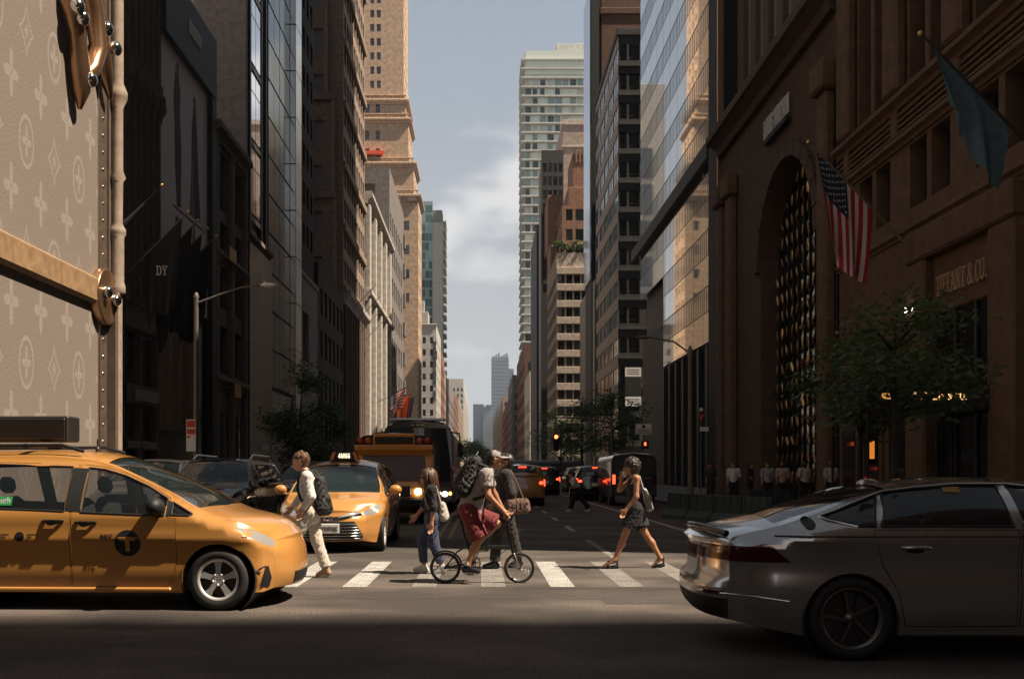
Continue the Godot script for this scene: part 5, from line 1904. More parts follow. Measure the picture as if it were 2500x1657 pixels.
func _vehicles() -> void:
	mat("tail_off", 0.05, 0.004, 0.003, 0.12)
	mat("alloy", 0.72, 0.69, 0.66, 0.32, 0.55)
	mat("dark_alloy", 0.16, 0.155, 0.15, 0.3, 0.85)
	mat("lamp_lens", 0.6, 0.58, 0.54, 0.08, 0.6)
	wall("seat_cloth", 0.03, 0.028, 0.027, 0.9, 3.0, 1.0, 0.0)
	glow("tail_lit", 1.0, 0.06, 0.02, 2.2)
	glow("lamp_lit", 1.0, 0.86, 0.6, 6.0)
	glow("amber_lit", 1.0, 0.4, 0.08, 2.5)
	paint("cab_yellow", 0.46, 0.215, 0.055, 0.28)
	paint("silver", 0.5, 0.48, 0.465, 0.18, 0.85)
	paint("car_black", 0.006, 0.006, 0.007, 0.25)
	paint("car_white", 0.75, 0.73, 0.69, 0.3)
	mat("print_black", 0.008, 0.008, 0.008, 0.5)

	# ---- foreground taxi
	var k := _minivan(true)
	k.cell = 0.07
	var t := car("taxi_minivan", "yellow taxi minivan crossing on the left with a dark roof sign", k, Vector3(-4.315, 0, -12.0), -0.035, M.cab_yellow, "yellow taxis")
	var sh := Shell.new()
	sh.k = k
	sh.host = self
	var zz := func(x: float, y: float, o := 0.004) -> Vector3: return sh.side(Vector2(x, y), 1.0, -o)
	var b := MB.new()
	b.patch([circle(Vector2(0.541, 0.727), 0.142, 36)], [], func(p: Vector2) -> Vector3: return sh.side(p, 1.0, -0.0045), 0.07)
	part(t, "badge_disc", b, M.print_black)
	b = MB.new()
	b.patch([v2([0.455, 0.795, 0.455, 0.755, 0.518, 0.755, 0.518, 0.635, 0.564, 0.635, 0.564, 0.755, 0.627, 0.755, 0.627, 0.795])], [], func(p: Vector2) -> Vector3: return sh.side(p, 1.0, -0.0065), 0.05)
	part(t, "badge_letter", b, M.cab_yellow)
	words(t, "lettering", "NYC", M.print_black, 0.062, 0.003, zz.call(0.32, 0.792, 0.005), Vector3(atan((sh.half(0.32, 0.82) - sh.half(0.32, 0.765)) / 0.055), 0, 0), false, 0.13)
	b = MB.new()
	b.patch([circle(Vector2(-0.635, 0.795), 0.052, 24)], [], func(p: Vector2) -> Vector3: return sh.side(p, 1.0, -0.0045), 0.05)
	part(t, "small_badge", b, M.print_black)
	for q in [[-0.55, 0.81, 0.11], [-0.55, 0.785, 0.05], [-0.9, 0.81, 0.15], [-0.9, 0.785, 0.11]]:
		b = MB.new()
		var x: float = q[0]
		while x < q[0] + q[2]:
			b.patch([rectp(x, q[1], x + 0.011, q[1] + 0.016)], [], func(p: Vector2) -> Vector3: return sh.side(p, 1.0, -0.0045), 0.1)
			x += 0.017
		part(t, "small_print", b, M.print_black).set_meta("kind", "stuff")
	b = MB.new()
	b.patch([rectp(-1.05, 1.13, -0.75, 1.225)], [], func(p: Vector2) -> Vector3: return sh.side(p, 1.0, 0.004), 0.1)
	var st := part(t, "window_sticker", b, mat("sticker_green", 0.02, 0.22, 0.06, 0.5))
	words(st, "lettering", "curb", M.white_sign, 0.075, 0.003, sh.side(Vector2(-0.84, 1.175), 1.0, 0.0), Vector3(-0.1, 0, 0), false, 0.14)
	# dark pillars between the windows
	for q in [v2([-0.155, 1.07, 0.015, 1.06, 0.015, 1.53, -0.155, 1.54]), v2([0.955, 1.02, 1.0, 1.02, 1.0, 1.17, 0.955, 1.19])]:
		for s in [1.0, -1.0]:
			b = MB.new()
			b.patch([q], [], func(p: Vector2) -> Vector3: return sh.side(p, s, -0.0045), 0.1, s < 0)
			part(t, "pillar_trim", b, M.black)
	# bumper slot and fog lamp recess
	b = MB.new()
	b.patch([v2([1.95, 0.24, 2.02, 0.24, 2.04, 0.34, 2.02, 0.47, 2.0, 0.47, 1.975, 0.36])], [], func(p: Vector2) -> Vector3: return sh.side(p, 1.0, -0.005), 0.06)
	part(t, "fog_lamp_recess", b, M.black)
	b = MB.new()
	b.tube([zz.call(1.9, 0.4), zz.call(1.95, 0.45), zz.call(2.0, 0.475)], 0.006, 5)
	b.tube([zz.call(1.9, 0.4), zz.call(1.92, 0.42), zz.call(1.96, 0.405)], 0.006, 5)
	part(t, "bumper_scratch", b, M.black)
	b = MB.new()
	b.patch([v2([1.78, 0.8, 1.85, 0.795, 1.87, 0.835, 1.78, 0.865])], [], func(p: Vector2) -> Vector3: return sh.side(p, 1.0, -0.008), 0.06)
	part(t, "side_marker", b, mat("amber_lens", 0.6, 0.2, 0.06, 0.2))
	b = MB.new()
	b.cbox(Vector3(-2.2, 0.205, 0.9), Vector3(1.0, 0.25, 0.955), 0.015)
	part(t, "side_skirt", b, M.cab_yellow)
	for s in [-1.0, 1.0]:
		b = MB.new()
		b.tube([Vector3(-2.1, 1.7, s * 0.6), Vector3(-1.9, 1.78, s * 0.6), Vector3(-0.35, 1.79, s * 0.6), Vector3(-0.1, 1.72, s * 0.6)], 0.02, 8)
		part(t, "roof_rail", b, M.black)
	for x in [-1.7, -0.75]:
		b = MB.new()
		b.cbox(Vector3(x - 0.04, 1.76, -0.62), Vector3(x + 0.04, 1.81, 0.62), 0.01)
		part(t, "roof_bar", b, M.black)
	b = MB.new()
	b.cbox(Vector3(-2.3, 1.84, -0.16), Vector3(-0.47, 2.14, 0.16), 0.02)
	var ad := part(t, "roof_sign", b, M.black)
	b = MB.new()
	b.cbox(Vector3(-2.26, 1.87, 0.155), Vector3(-0.51, 2.11, 0.17), 0.01)
	part(ad, "sign_screen", b, mat("screen_off", 0.025, 0.02, 0.017, 0.35))
	b = MB.new()
	b.ball(Vector3(-0.15, 1.75, 0.1), Vector3(0.03, 0.04, 0.03), 6, 8)
	b.tube([Vector3(-0.15, 1.74, 0.1), Vector3(-0.15, 1.87, 0.1)], 0.012, 6)
	part(t, "aerial", b, M.dark_steel)

	# ---- silver sedan
	k = _sedan()
	k.cell = 0.07
	t = car("silver_sedan", "silver sedan with dark windows driving out at the right edge", k, Vector3(4.335, 0, -8.98), 0.0, M.silver)
	sh = Shell.new()
	sh.k = k
	sh.host = self
	b = MB.new()
	b.patch([circle(Vector2(-1.72, 1.09), 0.048, 24)], [], func(p: Vector2) -> Vector3: return sh.side(p, 1.0, -0.003), 0.05)
	part(t, "round_sticker", b, mat("sticker_dark", 0.012, 0.02, 0.014, 0.4))
	b = MB.new()
	b.patch([rectp(-0.58, 1.33, -0.44, 1.375)], [], func(p: Vector2) -> Vector3: return sh.side(p, 1.0, 0.004), 0.1)
	part(t, "window_sticker", b, mat("sticker_amber", 0.35, 0.17, 0.04, 0.5))
	for s in [1.0, -1.0]:
		for path in [[-1.62, 1.135, -1.46, 1.19, -1.3, 1.25, -1.06, 1.335, -0.8, 1.366, -0.45, 1.395, -0.05, 1.395, 0.3, 1.353, 0.62, 1.26, 0.98, 1.06], [-1.62, 1.135, -1.57, 1.108, -1.46, 1.082, -1.36, 1.06]]:
			var cp := []
			for i in range(0, path.size(), 2): cp.append(sh.side(Vector2(path[i], path[i + 1]), s, -0.002))
			b = MB.new()
			b.tube(cp, 0.013, 6)
			part(t, "window_trim", b, M.chrome)
	b = MB.new()
	var lip := []
	for i in 13:
		var s := lerpf(-0.97, 0.97, i / 12.0)
		var p := sh.top(Vector2(-2.3, s))
		lip.append(p + Vector3(-0.03, 0.025, 0))
	b.tube(lip, 0.028, 8)
	part(t, "spoiler", b, M.black_gloss)
	b = MB.new()
	var sl := []
	for i in 16: sl.append(sh.side(Vector2(lerpf(-2.0, 1.6, i / 15.0), 0.985), 1.0, 0.001))
	b.tube(sl, 0.006, 5)
	part(t, "shoulder_line", b, M.black)
	b = MB.new()
	b.tube([sh.cap(Vector2(0.6, 0.51), false) + Vector3(-0.02, 0, 0), sh.cap(Vector2(0.97, 0.51), false) + Vector3(-0.015, 0, 0), sh.side(Vector2(-2.15, 0.5), 1.0) + Vector3(0, 0, 0.006), sh.side(Vector2(-1.9, 0.47), 1.0) + Vector3(0, 0, 0.004)], 0.01, 6)
	part(t, "bumper_trim", b, M.chrome)
	b = MB.new()
	b.ball(Vector3(-0.95, 1.39, 0.0), Vector3(0.1, 0.045, 0.022), 6, 10)
	part(t, "roof_fin", b, M.silver)
	# ---- oncoming taxi
	k = _minivan(false)
	k.fp = [[0.15, -0.05], [0.24, 0.03], [0.4, 0.08], [0.62, 0.06], [0.74, 0.0]]
	k.windshield = PackedVector2Array([Vector2(0.28, -0.95), Vector2(1.3, -0.97), Vector2(1.36, 0.0), Vector2(1.3, 0.97), Vector2(0.28, 0.95)])
	k.mirror_mat = M.cab_yellow
	k.mirror = Vector3(0.95, 1.14, 1.12)
	k.handles = []
	k.end_parts = [["lower_grille", true, v2([-0.86, 0.24, 0.86, 0.24, 0.93, 0.3, 0.7, 0.585, -0.7, 0.585, -0.93, 0.3]), -0.01, M.black, 0.02], ["lamp_bar", true, v2([-0.99, 0.735, -0.2, 0.67, 0.2, 0.67, 0.99, 0.735, 0.99, 0.7, 0.25, 0.615, -0.25, 0.615, -0.99, 0.7]), -0.012, M.black_gloss, 0.02]]
	t = car("taxi_minivan", "yellow taxi minivan facing the camera at the crossing, with a lit number on its roof", k, Vector3(-2.8, 0, -20.9), -PI / 2, M.cab_yellow, "yellow taxis")
	sh = Shell.new()
	sh.k = k
	sh.host = self
	for j in 6:
		var y := 0.27 + j * 0.052
		var wdt: float = 0.9 - absf(y - 0.3) * 0.78
		var ln := []
		for i in 13: ln.append(sh.cap(Vector2(lerpf(-wdt, wdt, i / 12.0), y), true, -0.02))
		b = MB.new()
		b.tube(ln, 0.008, 5)
		part(t, "grille_bar", b, M.chrome)
	for s in [-1.0, 1.0]:
		b = MB.new()
		b.patch([v2([0.25, 0.655, 0.6, 0.685, 0.985, 0.73, 0.985, 0.765, 0.6, 0.73]) if s > 0 else v2([-0.25, 0.655, -0.6, 0.73, -0.985, 0.765, -0.985, 0.73, -0.6, 0.685])], [], func(p: Vector2) -> Vector3: return sh.cap(p, true, -0.018), 0.08, true)
		part(t, "headlight_strip", b, M.lamp_lens)
	b = MB.new()
	b.xf = Transform3D(Basis(Vector3(0, 0, 1), Vector3.UP, Vector3(-1, 0, 0)), sh.cap(Vector2(0, 0.655), true, -0.03))
	var em := []
	for i in 25: em.append(Vector3(cos(TAU * i / 24) * 0.085, sin(TAU * i / 24) * 0.055, 0))
	b.tube(em, 0.009, 6, false)
	em = []
	for i in 17: em.append(Vector3(cos(TAU * i / 16) * 0.03, sin(TAU * i / 16) * 0.05, 0))
	b.tube(em, 0.008, 6, false)
	part(t, "emblem", b, M.chrome)
	b = MB.new()
	var pc: Vector3 = sh.cap(Vector2(0.1, 0.46), true, -0.05)
	b.cbox(Vector3(pc.x - 0.01, 0.375, -0.22), Vector3(pc.x + 0.012, 0.55, 0.12), 0.008)
	var pl := part(t, "licence_plate", b, M.white_sign)
	words(pl, "lettering", "Y210742C", M.print_black, 0.075, 0.004, Vector3(pc.x + 0.016, 0.46, -0.05), Vector3(0, PI / 2, 0), false, 0.29)
	b = MB.new()
	b.xf = Transform3D(Basis(Vector3(0, 0, 1), Vector3.UP, Vector3(-1, 0, 0)), Vector3(0.0, 1.72, 0.0))
	b.slab(v2([-0.3, 0, 0.3, 0, 0.24, 0.18, -0.24, 0.18]), -0.09, 0.09)
	var rl := part(t, "roof_light", b, M.black)
	words(rl, "lettering", "4M66", glow("roof_number", 1.0, 0.8, 0.55, 0.9), 0.1, 0.006, Vector3(0.094, 1.81, 0.0), Vector3(0, PI / 2, 0), false, 0.24)
	for s in [-1.0, 1.0]:
		b = MB.new()
		b.xf = Transform3D(Basis(Vector3(0, 0, 1), Vector3.UP, Vector3(-1, 0, 0)), Vector3(0.092, 1.72, 0.0))
		b.slab(v2([s * 0.29, 0.01, s * 0.22, 0.01, s * 0.17, 0.17, s * 0.235, 0.17]), -0.005, 0.005)
		part(rl, "amber_panel", b, mat("amber_lens", 0, 0, 0))
	b = MB.new()
	b.ball(Vector3(0.62, 1.3, -0.38), Vector3(0.1, 0.13, 0.1), 8, 10)
	b.ball(Vector3(0.3, 1.05, -0.38), Vector3(0.15, 0.28, 0.22), 8, 10)
	part(t, "driver_shape", b, M.seat_cloth)

	# ---- black utility car with studded grille
	k = _suv()
	k.cell = 0.1
	t = car("black_utility_car", "glossy black utility car with studded grille behind the crossing taxi", k, Vector3(-6.05, 0, -24.0), -PI / 2, M.car_black, "dark utility cars")
	sh = Shell.new()
	sh.k = k
	sh.host = self
	for i in 22:
		for j in 5:
			b = MB.new()
			b.ball(sh.cap(Vector2(-0.58 + i * 0.055, 0.7 + j * 0.055), true, -0.025), Vector3(0.012, 0.012, 0.014), 4, 6)
			part(t, "grille_stud", b, M.chrome)
	for s in [-1.0, 1.0]:
		b = MB.new()
		b.tube([sh.cap(Vector2(s * 0.9, 0.45), true, -0.02), sh.cap(Vector2(s * 0.9, 0.82), true, -0.02)], 0.022, 6)
		part(t, "lamp_strip", b, M.lamp_lens)
		b = MB.new()
		b.tube([Vector3(-2.1, 1.74, s * 0.66), Vector3(-1.9, 1.86, s * 0.66), Vector3(-0.1, 1.88, s * 0.66), Vector3(0.25, 1.76, s * 0.66)], 0.022, 7)
		part(t, "roof_rail", b, M.chrome)
	k = _suv()
	k.cell = 0.16
	car("dark_utility_car", "dark utility car half hidden behind the glossy black one", k, Vector3(-5.35, 0, -32.0), -PI / 2, M.car_black, "dark utility cars")
	k = _suv()
	k.cell = 0.12
	car("white_utility_car", "white car seen through the crossing taxi's windows", k, Vector3(-8.35, 0, -26.5), -PI / 2, M.car_white)
	# ---- traffic driving away
	for q in [["yellow_cab", "yellow taxi driving away behind the walking couple", Vector3(1.75, 0, -46.4), M.cab_yellow, "taxi", true], ["grey_utility_car", "dark car with bright brake lights in the red bus lane", Vector3(5.75, 0, -54.0), M.car_black, "car", true], ["distant_car", "small dark car with tail lights beyond the yellow taxi", Vector3(3.9, 0, -66.0), M.car_black, "car", true], ["distant_car", "dark car at the right kerb beyond the white signs", Vector3(7.0, 0, -75.0), M.car_black, "car", false]]:
		k = _suv()
		k.cell = 0.16
		k.category = q[4]
		k.tail = M.tail_lit if q[5] else M.tail_off
		k.end_parts = [["licence_plate", false, rectp(-0.25, 0.75, 0.25, 0.9), -0.015, M.white_sign, 0.01], ["rear_screen", false, rectp(-0.85, 1.26, 0.85, 1.3), -0.01, M.black, 0.01]]
		t = car(q[0], q[1], k, q[2], PI / 2, q[3], "traffic driving away")
		sh = Shell.new()
		sh.k = k
		sh.host = self
		if q[5]:
			for s in [-1.0, 1.0]:
				b = MB.new()
				b.ball(sh.cap(Vector2(s * 0.88, 1.0), false, -0.02), Vector3(0.03, 0.07, 0.11), 6, 10)
				part(t, "brake_light", b, M.tail_lit)
			b = MB.new()
			b.cbox(Vector3(-2.44, 1.66, -0.18), Vector3(-2.38, 1.7, 0.18), 0.01)
			part(t, "brake_light", b, M.tail_lit)
	_buses()

func _bus_box(o: Node3D, called: String, x0: float, x1: float, y0: float, y1: float, w: float, m: Material, rad := 0.18) -> void:
	# long body with rounded roof edges; +x forward
	var b := MB.new()
	var sec := []
	for p in [[-w, y0], [-w, y1 - rad * 1.6], [-w + rad * 0.12, y1 - rad], [-w + rad * 0.5, y1 - rad * 0.35], [-w + rad * 1.3, y1 - 0.04], [0.0, y1 + 0.03], [w - rad * 1.3, y1 - 0.04], [w - rad * 0.5, y1 - rad * 0.35], [w - rad * 0.12, y1 - rad], [w, y1 - rad * 1.6], [w, y0]]: sec.append(Vector2(p[0], p[1]))
	var rows := []
	for q in [[x0, 0.96], [x0 + 0.1, 1.0], [x1 - 0.12, 1.0], [x1, 0.965]]:
		var r := PackedVector3Array()
		for p in sec: r.append(Vector3(q[0], lerpf((y0 + y1) / 2, p.y, q[1]) if q[1] < 1.0 else p.y, p.x * q[1]))
		rows.append(r)
	b.grid(rows, false, true)
	for i in [0, 3]:
		b.face(Array(rows[i]), Vector3(-1 if i == 0 else 1, 0, 0))
	part(o, called, b, m)

func _buses() -> void:
	# small school bus facing the camera
	paint("bus_yellow", 0.66, 0.26, 0.025, 0.4)
	var t := thing("school_bus", "orange yellow school bus with black letter panel behind the facing taxi", "bus", Vector3(-2.6, 0, -32.6), -PI / 2)
	_bus_box(t, "body", -3.4, 2.2, 0.55, 2.62, 1.17, M.bus_yellow, 0.35)
	var b := MB.new()
	b.cbox(Vector3(2.15, 0.5, -0.95), Vector3(3.55, 1.2, 0.95), 0.18)
	part(t, "hood", b, M.bus_yellow)
	b = MB.new()
	b.cbox(Vector3(3.5, 0.45, -1.0), Vector3(3.72, 0.75, 1.0), 0.06)
	part(t, "bumper", b, M.black)
	b = MB.new()
	b.cbox(Vector3(3.5, 0.78, -0.6), Vector3(3.6, 1.08, 0.6), 0.03)
	part(t, "grille", b, M.dark_steel)
	b = MB.new()
	b.face([Vector3(2.75, 1.22, -0.98), Vector3(2.75, 1.22, 0.98), Vector3(2.22, 1.98, 0.92), Vector3(2.22, 1.98, -0.92)], Vector3(1, 0.5, 0))
	part(t, "windshield", b, glass("bus_glass", 0.02, 0.03, 0.035, 0.6))
	for s in [-1.0, 1.0]:
		b = MB.new()
		b.face([Vector3(2.75, 1.22, s * 0.98), Vector3(2.22, 1.98, s * 0.92), Vector3(2.2, 1.98, s * 1.17), Vector3(2.2, 1.22, s * 1.17)], Vector3(0.3, 0, s))
		part(t, "cab_side", b, M.bus_yellow)
	b = MB.new()
	b.face([Vector3(2.23, 1.97, -1.0), Vector3(2.23, 1.97, 1.0), Vector3(2.32, 2.12, 1.05), Vector3(2.32, 2.12, -1.05)], Vector3(1, -0.5, 0))
	b.cbox(Vector3(2.18, 2.1, -1.16), Vector3(2.34, 2.28, 1.16), 0.03)
	part(t, "header", b, M.bus_yellow)
	b = MB.new()
	b.cbox(Vector3(2.14, 2.28, -0.62), Vector3(2.3, 2.62, 0.62), 0.03)
	var hp := part(t, "letter_panel_frame", b, M.bus_yellow)
	b = MB.new()
	b.cbox(Vector3(2.28, 2.31, -0.56), Vector3(2.315, 2.52, 0.56), 0.01)
	part(hp, "letter_panel", b, M.black)
	words(hp, "lettering", "SCHOOL BUS", mat("dim_amber", 0.09, 0.055, 0.02, 0.6), 0.15, 0.006, Vector3(2.32, 2.415, 0), Vector3(0, PI / 2, 0), false, 1.0)
	for s in [-1.0, 1.0]:
		b = MB.new()
		b.xf = Transform3D(Basis(Vector3(0, 0, -s), Vector3.UP, Vector3(s, 0, 0)), Vector3(2.2, 2.28, 0))
		var pn := PackedVector2Array([Vector2(-0.62, 0), Vector2(-0.62, 0.3), Vector2(-0.85, 0.28), Vector2(-1.05, 0.2), Vector2(-1.14, 0.08), Vector2(-1.15, 0)])
		b.slab(pn, -0.04 * s, 0.06 * s)
		var lp := part(t, "lamp_panel", b, M.black)
		for q in [[0.76, "amber"], [1.0, "red"]]:
			b = MB.new()
			b.xf = Transform3D(Basis(Vector3(0, 0, 1), -PI / 2), Vector3(2.27, 2.41, s * q[0]))
			b.lathe([[0.0, 0.04], [0.05, 0.035], [0.09, 0.015], [0.095, -0.02]], 18)
			part(lp, "warning_lamp", b, mat("lamp_red", 0.45, 0.03, 0.015, 0.25) if q[1] == "red" else mat("lamp_amber", 0.5, 0.1, 0.012, 0.25))
		b = MB.new()
		b.ball(Vector3(3.6, 0.92, s * 0.8), Vector3(0.05, 0.1, 0.1), 8, 12)
		part(t, "headlight", b, M.lamp_lit)
		wheel(t, Vector3(2.75, 0.38, s * 0.92), 0.38, 0.22, 0.24, M.dark_alloy, 5, s)
		wheel(t, Vector3(-2.0, 0.38, s * 0.98), 0.38, 0.22, 0.24, M.dark_alloy, 5, s)
		b = MB.new()
		b.cbox(Vector3(2.5, 1.35, s * 1.3 - 0.1), Vector3(2.56, 1.65, s * 1.3 + 0.1), 0.03)
		b.tube([Vector3(2.4, 1.3, s * 1.05), Vector3(2.52, 1.4, s * 1.3)], 0.02, 6)
		part(t, "mirror", b, M.black)
	b = MB.new()
	for i in 3: b.ball(Vector3(2.26, 2.6, -0.12 + i * 0.12), Vector3(0.03, 0.025, 0.04), 5, 8)
	part(t, "marker_lamps", b, mat("lamp_amber", 0, 0, 0))
	for i in 5:
		for s in [-1.0, 1.0]:
			b = MB.new()
			b.box(Vector3(-3.1 + i * 1.0, 1.5, s * 1.172 - 0.004), Vector3(-2.3 + i * 1.0, 2.1, s * 1.172 + 0.004))
			part(t, "window", b, M.pane_dark)
	# dark coach behind it
	paint("coach_black", 0.008, 0.008, 0.01, 0.3)
	t = thing("dark_coach", "tall dark coach with a lit destination line behind the school bus", "bus", Vector3(-2.3, 0, -42.8), -PI / 2)
	_bus_box(t, "body", -6, 6, 0.35, 3.32, 1.28, M.coach_black, 0.4)
	b = MB.new()
	var cg := []
	for i in 5:
		var r := PackedVector3Array()
		for j in 13:
			var s := lerpf(-1, 1, j / 12.0)
			r.append(Vector3(6.02 + 0.16 * (1 - s * s) - 0.06 * i / 4.0, 1.1 + 1.95 * i / 4.0, s * 1.18))
		cg.append(r)
	b.grid(cg)
	part(t, "windshield", b, mat("coach_glass", 0.02, 0.03, 0.04, 0.05))
	M.coach_glass.metallic_specular = 0.9
	b = MB.new()
	for i in 2: b.cbox(Vector3(6.16 - i * 0.01, 2.42 - i * 0.24, -0.15 + i * 0.45), Vector3(6.19, 2.58 - i * 0.24, 0.95), 0.01)
	part(t, "sign_board", b, M.black)
	for q in [[0.02, 0.92, 2.44, "sign_amber"], [-0.42, -0.2, 2.44, "sign_red"], [0.6, 0.9, 2.2, "sign_amber"], [-0.1, 0.0, 2.44, "sign_red"]]:
		b = MB.new()
		var z: float = q[0]
		while z < q[1]:
			for r in 3:
				if rng.randf() < 0.75: b.box(Vector3(6.192, q[2] + r * 0.045, z), Vector3(6.2, q[2] + r * 0.045 + 0.025, z + 0.03))
			z += 0.05
		part(t, "dot_lettering", b, glow("sign_amber", 0.9, 0.7, 0.3, 0.7) if q[3] == "sign_amber" else glow("sign_red", 1.0, 0.16, 0.06, 0.9)).set_meta("kind", "stuff")
	b = MB.new()
	b.cbox(Vector3(5.2, 3.3, -1.0), Vector3(5.9, 3.42, 1.0), 0.05)
	part(t, "roof_cap", b, M.silver)
	for i in 5:
		b = MB.new()
		var z: float = [-1.0, -0.18, 0.0, 0.18, 1.0][i]
		b.cbox(Vector3(6.0, 3.14, z - 0.06), Vector3(6.06, 3.17, z + 0.06), 0.01)
		part(t, "marker_lamp", b, M.white_sign)
	for s in [-1.0, 1.0]:
		b = MB.new()
		b.ball(Vector3(6.08, 0.68, s * 0.98), Vector3(0.05, 0.09, 0.11), 8, 12)
		part(t, "headlight", b, M.lamp_lit)
		b = MB.new()
		b.ball(Vector3(6.05, 0.7, s * 1.17), Vector3(0.04, 0.07, 0.06), 6, 10)
		part(t, "turn_lamp", b, M.amber_lit)
		wheel(t, Vector3(3.6, 0.5, s * 1.14), 0.5, 0.29, 0.28, M.dark_alloy, 5, s)
		wheel(t, Vector3(-3.6, 0.5, s * 1.14), 0.5, 0.29, 0.28, M.dark_alloy, 5, s)
		b = MB.new()
		b.tube([Vector3(6.0, 2.9, s * 1.2), Vector3(6.3, 2.85, s * 1.5), Vector3(6.3, 2.5, s * 1.52)], 0.03, 6)
		b.cbox(Vector3(6.24, 2.0, s * 1.52 - 0.09), Vector3(6.32, 2.5, s * 1.52 + 0.09), 0.03)
		part(t, "mirror", b, M.black)
		for i in 8:
			b = MB.new()
			b.box(Vector3(-5.5 + i * 1.35, 1.6, s * 1.282 - 0.004), Vector3(-4.25 + i * 1.35, 2.8, s * 1.282 + 0.004))
			part(t, "window", b, M.pane_dark)
	# dark van at the right kerb
	t = thing("dark_van", "dark tall van standing by the right kerb behind the woman in the black skirt", "van", Vector3(6.55, 0, -46.6), PI / 2)
	_bus_box(t, "body", -2.7, 2.7, 0.4, 2.28, 0.98, M.coach_black, 0.25)
	for s in [-1.0, 1.0]:
		b = MB.new()
		b.cbox(Vector3(-2.76, 0.95, s * 0.88 - 0.06), Vector3(-2.7, 1.35, s * 0.88 + 0.06), 0.02)
		part(t, "tail_light", b, M.tail_lit if s < 0 else M.tail_off)
		b = MB.new()
		b.box(Vector3(-2.712, 1.3, s * 0.45 - 0.36), Vector3(-2.7, 1.95, s * 0.45 + 0.36))
		part(t, "window", b, M.pane_mid)
		wheel(t, Vector3(1.7, 0.36, s * 0.86), 0.36, 0.2, 0.24, M.dark_alloy, 5, s)
		wheel(t, Vector3(-1.7, 0.36, s * 0.86), 0.36, 0.2, 0.24, M.dark_alloy, 5, s)
	b = MB.new()
	b.cbox(Vector3(-2.72, 1.18, -0.7), Vector3(-2.7, 1.22, 0.7), 0.005)
	part(t, "chrome_strip", b, M.chrome)
	# bus crossing far down the street
	t = thing("crossing_bus", "long dark bus crossing the street in the shade far ahead", "bus", Vector3(10.2, 0, -161.0), 0.0)
	_bus_box(t, "body", -5.8, 5.8, 0.4, 3.1, 1.25, M.coach_black, 0.3)
	b = MB.new()
	b.cbox(Vector3(-5.6, 3.06, -0.9), Vector3(5.6, 3.2, 0.9), 0.05)
	part(t, "roof", b, M.silver)
	for i in 7:
		b = MB.new()
		b.box(Vector3(-5.2 + i * 1.5, 1.4, 1.246), Vector3(-3.9 + i * 1.5, 2.5, 1.256))
		part(t, "window", b, M.pane_mid)
	for s in [-1.0, 1.0]:
		for x in [-3.4, 3.6]: wheel(t, Vector3(x, 0.48, s * 1.1), 0.48, 0.28, 0.26, M.dark_alloy, 5, s)

